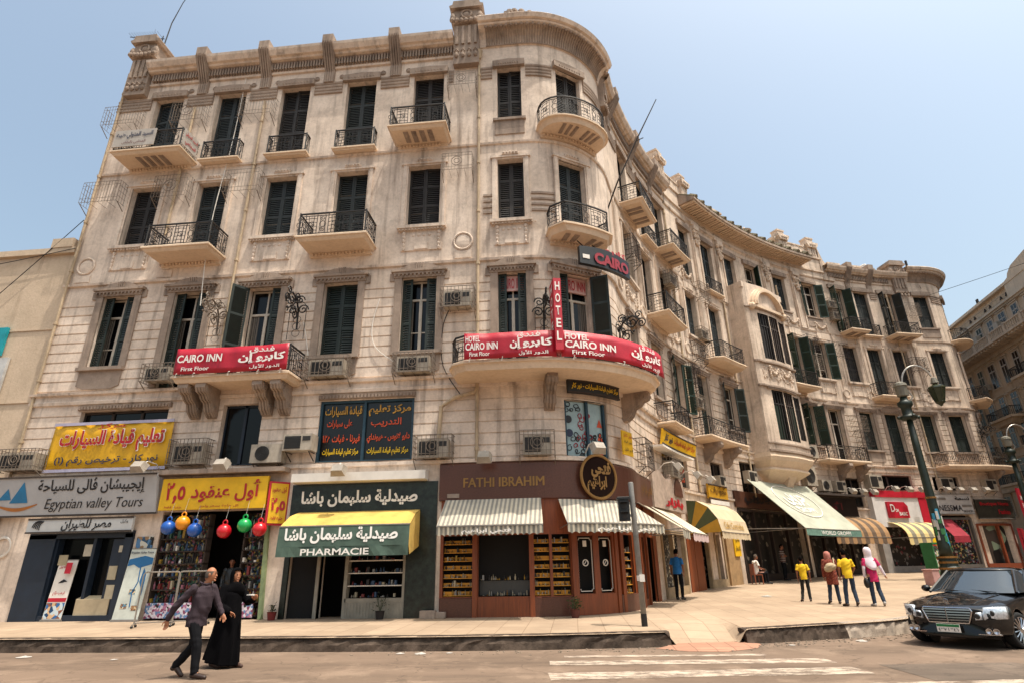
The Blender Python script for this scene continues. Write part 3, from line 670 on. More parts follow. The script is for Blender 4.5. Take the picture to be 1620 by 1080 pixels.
pylon(-3.41, 1.08, 21.1, 24.5); pylon(-18.12, .98, 21.1, 24.4); pylon(38.3, 1.1, 21.0, 23.75); pylon(3.75, .7, 20.9, 23.9)
for s0, s1 in ((13.2, 16.95), (27.3, 31.45)):                 # attic blocks beside the eave
    b = MB(); sweep(b, [(.08, 21.6), (.08, 22.05), (.16, 22.08), (.16, 22.2), (.06, 22.22), (.06, 23.2), (.16, 23.22), (.16, 23.34), (-.7, 23.36), (-.7, 21.6)], s0, s1, .5)
    sweep(b, [(-.06, 23.3), (-.06, 24.15), (0, 24.17), (0, 24.27), (-.6, 24.3), (-.6, 23.3)], s0+.4, s1-.4, .5)
    for q in (.3, .5, .7): b.T = F(s0+(s1-s0)*q, 23.8, -.1); b.box(-.24, .24, -.06, 0, -.42, .42)
    b.T = Matrix.Identity(4); part(b, 'attic', WING)
for s, zt in ((13.35, 25.35), (16.35, 25.2), (27.8, 25.1), (30.75, 25.05)):
    b = MB(F(s)); b.box(-.38, .38, -.14, .6, 23.3, zt-.95); b.prism([(-.38, zt-.95), (.38, zt-.95), (.56, zt-.68), (.56, zt-.52), (-.56, zt-.52), (-.56, zt-.68)], -.3, .72); b.box(-.33, .33, -.08, .5, zt-.52, zt-.12); b.box(-.37, .37, -.12, .54, zt-.12, zt)
    for x in (-.22, 0, .22): b.ball((x, -.3, zt-.72), (.11, .07, .13), 8, 5); b.box(x-.06, x+.06, -.17, -.14, 23.5, zt-1.1)
    for x in (-.5, .5): b.ring((x, -.0, zt-.85), .15, (1, 0, 0), (0, 0, 1), .05, 12, 5)
    part(b, 'pylon', WING)
b = MB(F(31.3)); b.prism([(0, 21.5), (1.1, 21.5), (1.1, 22.6), (.7, 22.8), (.35, 23.2), (.12, 23.9), (0, 24.3)], -.12, .4); part(b, 'scroll_buttress', WING)
ES0, ES1 = 15.35, 29.4
b = MB(); sweep(b, [(-.3, 22.42), (1.04, 22.42), (1.12, 22.44), (1.12, 22.6), (1.04, 22.62), (-.6, 23.6), (-.6, 22.42)], ES0, ES1, .5); eave = part(b, 'eave', TRIM)
b = MB()
for i in range(27):
    for q in (-.11, .11):
        b.T = F(ES0+.3+i*(ES1-ES0-.6)/26+q); b.box(-.06, .06, -.98, -.02, 22.31, 22.43)
b.T = Matrix.Identity(4); sweep(b, [(.02, 22.42), (.02, 22.2), (.1, 22.16), (.16, 22.42)], ES0+.3, ES1-.3, .5); sweep(b, [(.97, 22.34), (1.04, 22.34), (1.04, 22.43), (.97, 22.43)], ES0+.1, ES1-.1, .5); b.build('rafter_row', SOFFIT, eave)
b = MB()
for i in range(60):
    s = ES0+.12+i*(ES1-ES0-.24)/59; b.tube([W(s, 1.08, 22.66), W(s, -.6, 23.66)], .085, 6)
    if i % 4 == 1: b.tube([W(s, 1.12, 22.7), W(s, .75, 22.98)], [.16, .14], 7)
b.build('roof_tiles', stucco('roof_tile', (.22, .185, .125), (.15, .125, .08), (.07, .06, .04), .5), eave)
b = MB(); sweep(b, [(.0, 21.25), (.05, 21.27), (.07, 21.5), (.0, 21.52)], 16.0, 28.6, .6); sweep(b, [(.06, 21.5), (.16, 21.6), (.16, 21.86), (.02, 21.86)], 16.0, 28.6, .6)
for i in range(84): b.T = F(16.1+i*12.4/83); b.box(-.04, .04, -.22, -.15, 21.62, 21.74)
part(b, 'eave_frieze', WING)
def garland(b, T, wd, z, drop=.5):
    b.T = T
    for i in range(15):
        t = i/14; b.ball((-wd/2+wd*t, -.06, z-drop*math.sin(PI*t)), .1 if i % 2 else .075, 6, 4)
    for x in (-wd/2, wd/2):
        for q in range(6): b.ball((x+.03*(q % 2), -.05, z-.12*q), (.1-.01*q, .07, .09), 6, 4)
for s in (16.9, 19.75, 25.1, 28.2):                           # pilasters with carved heads under the eave
    b = MB(F(s)); b.box(-.42, .42, -.12, .02, 17.1, 21.5)
    for x in (-.3, .3): b.box(x-.06, x+.06, -.19, -.12, 17.2, 20.4)
    b.box(-.46, .46, -.24, .02, 21.5, 21.84); b.box(-.34, .34, -.32, .02, 21.2, 21.5)
    r = random.Random(int(s*10))
    for i in range(46): z = 20.1+1.1*r.random(); b.ball((r.uniform(-.36, .36)*(z-19.6)/1.4, -.17-.1*r.random(), z), r.uniform(.05, .12), 6, 4)
    part(b, 'pilaster', WING)
for s in (4.6, 8.05, 10.95, 14.0, 16.4, 25.4, 31.0, 33.2, 35.6, 38.2):   # plain upright strips through floors two and three
    b = MB(F(s)); b.box(-.2, .2, -.05, .02, 12.0, 17.0)
    for x in (-.13, 0, .13): b.box(x-.03, x+.03, -.085, -.05, 13.2, 16.6)
    b.ring((0, -.05, 12.6), .3, (1, 0, 0), (0, 0, 1), .05, 14, 4); part(b, 'pilaster_strip', WING)
for s in (6.2, 9.4, 12.5, 15.2, 18.3, 27.2, 30.0):            # carved panels between the floors
    b = MB(F(s)); b.box(-.62, .62, -.05, .02, 16.5 if s > 13 else 12.05, 17.0 if s > 13 else 12.5); garland(b, F(s), 1.1, 17.75 if s > 13 else 12.9, .4); part(b, 'garland_panel', WING)
for s in (-18.25, -3.45, -14.95+.05, 37.9):
    b = MB(F(s)); b.ring((0, -.02, 12.75), .34, (1, 0, 0), (0, 0, 1), .045, 20, 5); b.ball((0, .0, 12.75), (.3, .05, .3), 14, 6); b.box(-.3, .3, -.03, .02, 12.05, 12.35); part(b, 'wall_medallion', PLASTER)
for s, z in ((-2.45, 14.6), (-.35, 14.6)):
    for i in range(4):
        b = MB(); sweep(b, [(-.02, z-.25*i), (.05, z-.25*i), (.05, z-.25*i+.09), (-.02, z-.25*i+.09)], s-.25 if s < -2 else s-.55, s+.2 if s < -2 else s+.5, .2); part(b, 'flute', TRIM)
b = MB(F(.1, 0, .15))                                        # crest on the drum
for i in range(9): a = PI*i/8; b.ball((-.9+.95*math.cos(a)*1., 0, 23.2+.34*math.sin(a)), .17, 8, 5)
b.ball((-.9, -.05, 23.35), (.3, .18, .24), 10, 6); b.tube([(-2.0, 0, 23.2), (-1.6, 0, 23.3), (-1.3, 0, 23.2)], .12, 6); b.tube([(.4, 0, 23.22), (-.1, 0, 23.32), (-.5, 0, 23.2)], .12, 6); part(b, 'crest', TRIM)

# oriel: bowed bay of three storeys on a corbelled base
OS0, OS1, ON = 20.0, 24.5, 1.0; OC = (OS0+OS1)/2
def obow(t):   # plan of the bay, t 0..1
    x = (t-.5)*(OS1-OS0); k = abs(x)/(.5*(OS1-OS0))
    return (OC+x, ON+.42*(1-k*k) if k < .68 else ON+.42*(1-.46))
plan = [(OS0, 0), (OS0, ON+.05)]+[obow(t/20) for t in range(1, 20)]+[(OS1, ON+.05), (OS1, 0)]
OZ0, OZ1 = 7.55, 18.3
def ring(z, f=1., g=0.): return [W(OC+(s-OC)*f, max(n*f+g if n else 0, 0), z) for s, n in plan]
oops = [(21.05, 22.1, 8.3, 11.3), (22.2, 23.25, 8.3, 11.3), (21.05, 22.1, 13.3, 16.3), (22.2, 23.25, 13.3, 16.3), (23.4, 24.1, 8.5, 11.2), (23.4, 24.1, 13.4, 16.2)]
b = MB(); zs = sorted({OZ0, 8.3, 8.5, 11.2, 11.3, 11.7, 13.3, 13.4, 16.2, 16.3, OZ1}); fine = []
for i in range(len(plan)-1):
    k = 1 if i in (0, len(plan)-2) else 3
    fine += [(plan[i][0]+(plan[i+1][0]-plan[i][0])*q/k, plan[i][1]+(plan[i+1][1]-plan[i][1])*q/k) for q in range(k)]
fine.append(plan[-1])
for p, q in zip(fine[:-1], fine[1:]):
    for z0, z1 in zip(zs[:-1], zs[1:]):
        sm = (p[0]+q[0])/2; zm = (z0+z1)/2
        if p[1] > .5 and any(o[0] < sm < o[1] and o[2] < zm < o[3] for o in oops): continue
        b.quad(W(p[0], p[1], z0), W(q[0], q[1], z0), W(q[0], q[1], z1), W(p[0], p[1], z1))
oriel = part(b, 'oriel', WING)
b = MB(); inn = [(s, max(0, n-.16)) for s, n in fine if n > .5]; b.loft([[W(s, n, 7.7), W(s, n, 17.4)] for s, n in inn], caps=False, closed=False); b.build('oriel_glazing', GLASS, oriel)
for j, o in enumerate(oops):
    f = MB(); pp = [p for p in fine if o[0]-.02 <= p[0] <= o[1]+.02 and p[1] > .5]
    for i in range(5):
        s = o[0]+(o[1]-o[0])*i/4; n = obow((s-OS0)/(OS1-OS0))[1]; f.T = F(s, 0, n-.1); f.box(-.035, .035, -.04, .03, o[2], o[3])
    f.T = Matrix.Identity(4)
    for z in (o[2], o[2]+(o[3]-o[2])*.72, o[3]-.08): f.loft([[W(s, n-.07, z), W(s, n-.07, z+.08), W(s, n-.13, z+.08), W(s, n-.13, z)] for s, n in [(q, obow((q-OS0)/(OS1-OS0))[1]) for q in srange(o[0], o[1], .3)]])
    f.build('oriel_window_frame', BOARD if j % 2 else SHUT, oriel)
    if o[2] < 9 or j == 2:
        h_ = MB(); n = obow(((o[0]+o[1])/2-OS0)/(OS1-OS0))[1]; h_.T = F((o[0]+o[1])/2, 0, n-.13)
        for i in range(4): h_.box(-.47+i*.24, -.27+i*.24, -.012, .012, o[2]+.1, o[2]+(o[3]-o[2])*.7)
        h_.build('oriel_shutter', SHUTG if o[2] < 9 else SHUT, oriel)
for z, d, hh in ((7.55, .12, .14), (8.0, .08, .1), (11.42, .16, .12), (12.95, .14, .12), (16.5, .1, .1)):
    b = MB(); b.loft([[W(s, n+.01, z), W(s, n+d, z+.02), W(s, n+d, z+hh), W(s, n+.01, z+hh+.02)] for s, n in fine if n > .5], caps=True)
    if z == 11.42:
        for i in range(34):
            s = OS0+.7+i*(OS1-OS0-1.4)/33; n = obow((s-OS0)/(OS1-OS0))[1]; b.T = F(s, 11.34, n); b.box(-.04, .04, -.12, .02, 0, .09)
    b.build('oriel_moulding', TRIM, oriel)
b = MB()
for s in (21.6, 22.9): garland(b, F(s, 0, obow((s-OS0)/(OS1-OS0))[1]), .9, 12.75, .42)
r = random.Random(5)
for i in range(70): s = r.uniform(20.6, 24.); n = obow((s-OS0)/(OS1-OS0))[1]; b.T = F(s, 0, n); b.ball((0, 0, r.uniform(11.9, 12.8)), (r.uniform(.04, .1), .07, r.uniform(.05, .13)), 6, 4)
b.build('oriel_carving', WING, oriel)
b = MB()                                                     # segmental pediment
arc = []
for i in range(17):
    a = PI*i/16; arc.append((-1.75*math.cos(a), 16.75+1.45*math.sin(a)))
n0 = ON+.3
for k, (d0, d1, off) in enumerate(((.0, .34, .12), (.1, .22, .26), (.22, .12, .34))):
    f_ = lambda x, z, y: F(OC+x, z, n0).to_translation() + (F(OC+x).to_3x3() @ Vector((0, -y, 0)))
    rings = []
    for x, z in arc:
        cx = x*(1-(d0)/1.75); cz = 16.75+(z-16.75)*(1-d0/1.45); ox = x*(1-(d0+d1)/1.75); oz = 16.75+(z-16.75)*(1-(d0+d1)/1.45)
        rings.append([f_(cx, cz, -.9), f_(cx, cz, off), f_(ox, oz, off), f_(ox, oz, -.9)])
    b.loft(rings)
b.add([f_(x*.9, 16.75+(z-16.75)*.9, -.05) for x, z in arc], [list(range(17))])
b.T = F(OC, 0, n0); b.box(-1.8, 1.8, -.25, .5, 16.58, 16.76); b.ball((-1.72, -.1, 16.6), (.2, .25, .24), 8, 6); b.ball((1.72, -.1, 16.6), (.2, .25, .24), 8, 6)
b.build('oriel_pediment', SOFFIT, oriel)
b = MB(); b.add([W(s, n, OZ1) for s, n in plan], [list(range(len(plan)))]); b.build('oriel_roof', WING, oriel)
b = MB(); b.loft([ring(7.55), ring(7.3, 1.02, .06), ring(7.1, 1.0), ring(6.75, .9, -.15), ring(6.6, .93, -.1), ring(6.35, .8, -.3), ring(5.9, .5, -.55), ring(5.75, .45, -.9)], caps=True, closed=False); b.build('oriel_base', SOFFIT, oriel)
b = MB(F(OC+.35)); b.prism([(-.32, 5.2), (.32, 5.2), (.5, 6.9), (-.5, 6.9)], -.1, 0); b.add([(-.3, 0, 5.0), (.3, 0, 5.0), (.36, 0, 6.95), (-.36, 0, 6.95), (-.3, -.1, 5.0), (.3, -.1, 5.0), (.36, -1.15, 6.95), (-.36, -1.15, 6.95)], [(4, 5, 6, 7), (0, 4, 7, 3), (1, 2, 6, 5), (0, 1, 5, 4)]); b.build('oriel_bracket', SOFFIT, oriel)
for s in (OS0+.25, OS1-.25): b = MB(F(s, 0, ON+.05)); b.box(-.22, .22, -.06, .1, 7.7, 18.2); b.box(-.28, .28, -.12, .1, 17.9, 18.3); b.build('oriel_pier', WING, oriel)

# ---- balconies
def shrink(pl, d, sc_): return [((sc_+(s-sc_)*(1-d/max(abs(s-sc_), .6)*(1 if abs(s-sc_) > .3 else 0))) if n > 1e-6 or True else s, max(n-d, 0) if n > 1e-6 else 0) for s, n in pl]
def refine(pl, ds=.3):
    o = []
    for (a, p), (c, q) in zip(pl[:-1], pl[1:]):
        k = max(1, math.ceil(math.hypot(c-a, q-p)/ds)); o += [(a+(c-a)*i/k, p+(q-p)*i/k) for i in range(k)]
    return o+[pl[-1]]
def rail(b, pl, z, h, style='scroll', t=.013, gap=.105):
    P = refine(pl, .06); pts = [W(s, n, z) for s, n in P]; L_ = [0]
    for p, q in zip(pts[:-1], pts[1:]): L_.append(L_[-1]+(q-p).length)
    up = Vector((0, 0, 1))
    cor = refine(pl, .25)
    b.tube([W(s, n, z+h) for s, n in cor], .034, 4); b.tube([W(s, n, z+h-.1) for s, n in cor], .014, 4); b.tube([W(s, n, z+.07) for s, n in cor], .016, 4)
    for s, n in pl[1:-1]:
        if len(pl) < 6: b.tube([W(s, n, z), W(s, n, z+h+.05)], .028, 5)
    k = max(2, int(L_[-1]/gap)); step = L_[-1]/k; j = 0
    for i in range(k+1):
        d = min(i*step, L_[-1]-1e-6)
        while j < len(L_)-2 and L_[j+1] < d: j += 1
        e = (pts[j+1]-pts[j]); tdir = e.normalized(); p = pts[j]+tdir*(d-L_[j]); q = i % 8
        if style == 'bars' or q in (0, 4): b.tube([p+up*.05, p+up*(h-.02)], t, 4, caps=False)
        if style == 'bars': continue
        if q == 2:
            b.ring(p+up*(h*.5), gap*1.15, tdir, up, t*.85, 10); b.spiral(p+up*(h*.24), gap*.9, .02, tdir, up, PI/2, 3.4*PI, t*.85, 12); b.spiral(p+up*(h*.76), gap*.9, .02, tdir, -up, PI/2, 3.4*PI, t*.85, 12)
        elif q == 6:
            for z_ in (.22, .4, .58, .75): b.tube([p-tdir*gap*1.9+up*h*z_, p+up*(h*z_+.03), p+tdir*gap*1.9+up*h*z_], t*.8, 4, caps=False)
            b.spiral(p+up*(h*.5), gap*1.2, .03, tdir, up, -PI/2, 2.6*PI, t*.85, 12)
        elif q in (1, 3, 5, 7): b.tube([p+up*.06, p+tdir*.03*(1 if q in (1, 5) else -1)+up*h*.5, p+up*(h-.1)], t*.8, 4, caps=False)
def balcony(pl, z, h=.86, th=.22, style='scroll', flutes=None, consoles=(), dent=True, m=SOFFIT):
    sc_ = sum(s for s, n in pl)/len(pl); R_ = refine(pl, .35); b = MB()
    rg = []
    for d, dz in ((0, 0), (-.03, -.03), (-.03, -.09), (.02, -.1), (.05, -.16), (.1, -th)): rg.append([W(s, n, z+dz) for s, n in shrink(R_, d, sc_)])
    b.loft(rg, caps=True, closed=True)
    if flutes:
        s0, s1, k, n0, n1 = flutes
        fl = []
        for i in range(k):
            if k > 4 and i == k//2: continue
            s = s0+(s1-s0)*(i+.5)/k; fl.append((s, (s1-s0)/k*.3))
    if dent:
        a = min(s for s, n in pl); c = max(s for s, n in pl)
        sweep(b, [(0, z-th-.14), (.1, z-th-.12), (.14, z-th), (0, z-th)], a+.12, c-.12, .3)
        for i in range(int((c-a-.4)/.13)): b.T = F(a+.25+i*.13, z-th); b.box(-.035, .035, -.19, -.12, -.1, -.01)
        b.T = Matrix.Identity(4)
    o = part(b, 'balcony', m)
    if flutes:
        for s, q in fl: f = MB(F(s, z-th)); f.box(-q, q, -n1, -n0, -.03, .01); f.box(-q*.4, q*.4, -n1+.04, -n0-.04, -.05, -.03); f.build('soffit_flute', TRIM, o)
    r_ = MB(); rail(r_, shrink(pl, .06, sc_), z, h, style); r_.build('railing', IRON, o)
    for s in consoles:
        c = MB(F(s, z-th)); prof = [(0, 0), (.95, 0), (.98, -.14), (.9, -.27), (.72, -.33), (.62, -.45), (.42, -.55), (.3, -.8), (.12, -.95), (0, -.98)]
        c.add([(x, -n, dz) for x in (-.17, .17) for n, dz in prof], [list(range(10)), list(range(19, 9, -1))]+[(i, 10+i, 10+(i+1) % 10, (i+1) % 10) for i in range(10)])
        for x in (-.18, .18): c.spiral((x, -.72, -.17), .17, .03, (0, 1, 0), (0, 0, 1), 0, 4*PI, .025, 16); c.spiral((x, -.2, -.72), .13, .03, (0, 1, 0), (0, 0, 1), 0, 4*PI, .022, 14)
        for x in (-.1, 0, .1): c.tube([(x, -n-.015, dz-.01) for n, dz in prof[2:-1]], .03, 4)
        c.build('console', TRIM, o)
    return o
def rect(a, c, p): return [(a, 0), (a, p), (c, p), (c, 0)]
def bow(a, c, p, e=2.6, k=16):
    m_ = (a+c)/2; h = (c-a)/2; o = []
    for i in range(k+1):
        t = PI*i/k; x = math.cos(t); y = math.sin(t); o.append((m_-h*abs(x)**(2/e)*(1 if x > 0 else -1), p*abs(y)**(2/e)))
    return o
B41 = balcony(rect(-17.55, -14.62, 1.1), 17.35, flutes=(-16.7, -15.4, 4, .25, .85))
for a, c in ((-14.32, -12.65), (-11.52, -9.8), (-8.7, -7.0)): balcony(rect(a, c, .36), 17.24, .84, .14, dent=False)
balcony(rect(-6.22, -4.0, 1.1), 17.42, flutes=(-5.75, -4.5, 4, .3, .9))
balcony(bow(-.6, 2.25, 1.1), 17.62, .9, .3, flutes=(.1, 1.6, 7, .3, .85))
balcony(rect(-15.15, -12.58, 1.1), 12.78, .9); balcony(rect(-9.3, -6.72, 1.1), 12.78, .9)
balcony([(-.4, 0), (-.4, .55), (-.05, 1.0), (1.5, 1.0), (1.9, .55), (1.9, 0)], 12.85, .86, .3, flutes=(.0, 1.5, 5, .25, .7))
BH = balcony(rect(-12.9, -8.9, 1.1), 7.72, .9, .24, consoles=(-12.55, -11.95, -10.0, -9.38), dent=False)
BT = balcony([(-3.62, 0), (-3.62, .9), (-3.45, 1.3), (-3.1, 1.5)]+[(s, 1.5) for s in srange(-2.6, 2.3, .5)]+[(2.9, 1.35), (3.5, .9), (3.75, .5), (3.8, 0)], 7.6, .84, .3, consoles=(-.55, 2.9), dent=False)
balcony(rect(5.9, 8.3, 1.1), 17.36, flutes=(6.3, 7.9, 5, .2, .9)); balcony(rect(10.85, 13.3, 1.1), 17.36, flutes=(11.3, 12.9, 5, .2, .9)); balcony(rect(9.0, 10.6, .34), 17.24, .84, .14, dent=False); balcony(rect(17.5, 19.2, .34), 17.3, .84, .14, dent=False); balcony(rect(22.6, 24.3, .34), 18.35, .8, .1, dent=False)
balcony(rect(31.75, 33.5, 1.1), 17.25, flutes=(31.95, 33.3, 5, .2, .9)); balcony(rect(33.75, 35.4, .34), 17.24, .84, .14, dent=False); balcony(rect(35.9, 38.1, 1.1), 17.25, flutes=(36.2, 37.8, 5, .2, .9)); balcony(bow(41.7, 44.4, 1.1), 17.3, .86)
balcony(rect(8.6, 11.35, 1.1), 12.72, .95); balcony([(15.9, 0), (15.95, .7), (16.2, 1.1), (18.9, 1.1), (19.2, .7), (19.25, 0)], 12.45, .95); balcony(rect(24.6, 27.1, 1.1), 12.4, .95); balcony(rect(33.2, 35.6, 1.0), 12.45, .95); balcony(rect(41.7, 44.4, 1.1), 12.6, .9)
balcony(rect(13.1, 17.7, 1.0), 7.62, .9, .2, consoles=(14.4, 16.7), dent=False); balcony(rect(26.6, 30.6, .95), 7.72, .9, .2, consoles=(28.6, 30.3), dent=False); balcony(rect(33.8, 35.3, .3), 7.7, .9, .12, dent=False, style='bars'); balcony([(37.0, 0), (37.0, 1.2)]+[(s, 1.2) for s in srange(38, 43.6, .5)]+[(44.2, .8), (44.4, 0)], 7.65, .88, .26, dent=False, consoles=(41.2,)); balcony(rect(8.2, 10.6, .9), 7.4, .9, .18, dent=False)
# drain pipes
for s, z0, z1 in ((-2.88, 4.8, 21.4), (-18.75, 1.2, 22.5), (-12.05, 7.8, 20.2), (-15.2, 13.9, 20.2), (13.0, 4.9, 21.3), (19.4, 4.9, 17.), (26.0, 8, 20), (36.9, 4.9, 21)):
    b = MB(F(s)); b.tube([(0, -.09, z0), (0, -.09, z1)], .055, 8)
    for i in range(int((z1-z0)/2.2)+1): z = z0+.3+2.2*i; b.tube([(0, -.09, z), (0, -.09, z+.1)], .075, 8); b.box(-.03, .03, -.09, .0, z+.02, z+.08)
    if s == -2.88: b.lathe([(.08, 0), (.15, .35), (.16, .42)], 8, (0, -.12, z1))
    part(b, 'drain_pipe', PIPE)

# ================================================================== neighbours
NB = thing('neighbour_building', 'plain beige rendered side wall building with cracked panel joints', 'building', (-22, 3, 0))
NBM = stucco('beige_render', (.60, .465, .34), (.51, .395, .285), (.24, .175, .12), .45, lo=.57)
b = MB(); b.box(-60, -18.97, .12, 14, -.3, 13.45)
for z in (4.75, 7.4, 10.2): b.box(-60, -18.99, .08, .12, z, z+.05)
b.box(-60, -18.95, -.02, 14, 13.45, 13.7); b.build('wall', NBM, NB)
b = MB(); b.box(-60, -18.99, .05, .12, -.3, 3.6); b.build('ground_floor_facing', tiles('beige_tile', '#b9a283', '#b39b7c', .6, .3, '#8f7c63', .7, .008), NB)
b = MB(); b.box(-20.0, -19.1, -.05, 2, 13.7, 14.1); b.build('parapet_block', NBM, NB)
BB = thing('distant_roof', 'dark eaves of a building far behind the left neighbour', 'building', (-34, 22, 0))
b = MB(); b.box(-70, -29.5, 14, 30, 0, 19.0); b.build('wall', NBM, BB); b = MB(); b.box(-70, -28.9, 13.2, 31, 19.0, 19.5); b.build('roof', BOARD, BB)
for z0, z1, m, lb in ((9.25, 10.35, mat('teal_panel', '#0f8f9a', .5, .3, 2), 'teal printed panel sign fixed on the beige wall at left edge'), (7.5, 9.15, mat('pale_panel', '#b9b7b4', .5, .3, 2), 'pale grey panel sign below the teal one on the beige wall')):
    b = MB(); b.box(-23, -20.75 if z0 > 9 else -20.35, -.02, .08, z0, z1); t = b.build('wall_sign', m, label=lb, cat='sign')
letter('مصر', -20.9, -20.1, 1.9, 2.5, Tr(0, .05, 0), mat('dark_graffiti', '#3a2a24', .8), thing('painted_logo', 'faded dark painted lettering on the tiled wall at the far left', 'graffiti', (-20.5, .05, 1.9)), .02)
# far block across the side street on the right
FB = thing('corner_block', 'ochre apartment block with long stone balustrade across the side street', 'building', (40, 38, 0))
OCH = stucco('ochre_render', (.56, .43, .31), (.46, .345, .24), (.2, .14, .1), .45)
FX = Matrix.Translation((39.95, 43.5, 0)) @ Matrix.Rotation(R(-97.4), 4, 'Z')      # x runs towards the camera along its front
def fp(b, nm, m, par=FB): b.T = FX; o = None; return o
b = MB(FX); b.box(-20, 40, .0, 14, 0, 23.5); b.build('wall', OCH, FB)
CRM = stucco('cream_trim', (.56, .46, .36), (.46, .375, .29), (.2, .155, .115), .5)
b = MB(FX)
for z, d, h_ in ((23.5, .35, .25), (22.2, .4, .2), (22.05, .25, .15), (18.7, .1, .25), (7.2, .3, .4), (15.2, .08, .2), (12.4, .08, .2), (10.0, .08, .2)): b.box(-20.1, 40, -d, .1, z, z+h_)
for z in (22.7, 23.1): b.box(-20.1, 40, -.03, .05, z, z+.06)
b.build('cornice', CRM, FB)
for i in range(10):
    b = MB(FX @ Tr(4.6+i*1.35+(.5 if i % 2 else 0), 0, 22.75)); b.prism([(-.18, 0), (.18, 0), (0, .3)], -.1, 0); b.build('attic_ornament', BOARD, FB)
GF = mat('white_frame', '#a49a90', .6, .2)
for fl, (z, h_) in enumerate(((5.2, 1.7), (8.0, 1.8), (10.7, 1.8), (13.4, 1.75), (16.1, 2.1), (20.0, 1.75))):
    for i in range(16):
        x = -2.5+i*1.95; q = .42 if (i+fl) % 3 else .5
        b = MB(FX); b.box(x-q-.16, x+q+.16, -.07, .03, z-.1, z+h_+.16); b.box(x-q-.24, x+q+.24, -.16, .03, z+h_+.16, z+h_+.26); fo = b.build('window', CRM, FB)
        g = MB(FX); g.box(x-q, x+q, -.085, -.072, z, z+h_); g.build('pane', GLASS if (i*7+fl*3) % 5 else SHUTG, fo)
        g = MB(FX); g.box(x-.03, x+.03, -.1, -.087, z, z+h_); g.box(x-q, x+q, -.1, -.087, z+h_*.68, z+h_*.74); [g.box(x+a, x+a+.05, -.1, -.087, z, z+h_) for a in (-q, q-.05)]; g.build('window_frame', GF, fo)
    for i in range(6):
        if (i+fl) % 2 or fl in (0, 5): continue
        x = 1.0+i*4.6+fl*.7; b = MB(FX); b.box(x-1.9, x+1.9, -1.0, 0, z-.4, z-.2); b.prism([(x-1.6, z-.4), (x+1.6, z-.4), (x+1.2, z-.8), (x-1.2, z-.8)], -.75, 0); o = b.build('balcony', CRM if fl != 3 else OCH, FB)
        r_ = MB(FX); r_.box(x-1.9, x+1.9, -.98, -.93, z+.5, z+.56)
        for k in range(27): r_.box(x-1.88+k*.142, x-1.85+k*.142, -.97, -.94, z-.2, z+.5)
        for xx in (x-1.87, x+1.87): r_.box(xx-.03, xx+.03, -.95, 0, z+.5, z+.56); [r_.box(xx-.015, xx+.015, -.85+q*.14, -.82+q*.14, z-.2, z+.5) for q in range(6)]
        r_.build('railing', IRON, o)
b = MB(FX); b.box(-20, 40, -1.1, 0, 19.35, 19.55); [b.box(-19.8+i*.5, -19.6+i*.5, -1.0, 0, 19.15, 19.35) for i in range(118)]; o = b.build('long_balcony', CRM, FB)
b = MB(FX)
for i in range(200): b.box(-20+i*.3, -19.91+i*.3, -1.07, -.95, 19.55, 20.15)
for i in range(24): b.box(-20+i*2.5, -19.72+i*2.5, -1.1, -.9, 19.55, 20.35)
b.box(-20, 40, -1.1, -.9, 20.15, 20.27); b.build('balustrade', CRM, o)
b = MB(FX); b.prism([(13.2, 22.3), (20.5, 22.3), (20.5, 24.3), (19.2, 24.7), (16.9, 24.9), (14.8, 24.6), (14.1, 24.2), (13.9, 23.9), (13.2, 23.75)], -.3, 2); b.build('attic_gable', CRM, FB)
b = MB(FX); [b.tube([(x, .5, 23.7), (x, .5, 24.7)], .08, 5) for x in (7.4, 7.6)]; b.build('roof_stack', IRON, FB)
for x, z in ((7.0, 20.6), (10.6, 20.6), (12.0, 13.6), (6.0, 16.2)): b = MB(FX); b.box(x-.35, x+.35, -.5, -.05, z, z+.5); b.build('wall_unit', ACW, FB)

# ================================================================== shops on the front
def sign_board(name, s0, s1, z0, z1, n, m, label, cat='sign', th=.1, dn=0., frame=None, group=None):
    """a board along the wall; dn = how much further its top leans out"""
    b = MB(); sweep(b, [(n-th, z0), (n, z0), (n+dn, z1), (n+dn-th, z1)], s0, s1, .3)
    o = b.build(name, m, label=label, cat=cat, group=group)
    if frame:
        f = MB()
        for z, dd in ((z0, 0), (z1-.05, dn)): sweep(f, [(n+dd-.02, z), (n+dd+.025, z), (n+dd+.025, z+.05), (n+dd-.02, z+.05)], s0, s1, .3)
        f.build('frame', frame, o)
    return o
def lean(n, dn, z0, z1): return lambda x, z, d: W(x, n+dn*(z-z0)/(z1-z0)+d, z)
LBK = mat('letter_black', '#17151a', .5, .1); LWH = mat('letter_white', '#e4ded6', .55, .08); LRD = mat('letter_red', '#a30f1c', .5, .1); LYE = mat('letter_yellow', '#e2b813', .5, .1); LGD = mat('letter_gold', '#8f6836', .45, .2, 4, metal=.4); LOR = mat('letter_orange', '#c2451a', .5, .1); LBL = mat('letter_navy', '#1c2340', .5, .1)
def poster(parent, name, s0, s1, z0, z1, n, m, th=.02):
    b = MB(); sweep(b, [(n-th, z0), (n, z0), (n, z1), (n-th, z1)], s0, s1, .3); return b.build(name, m, parent)
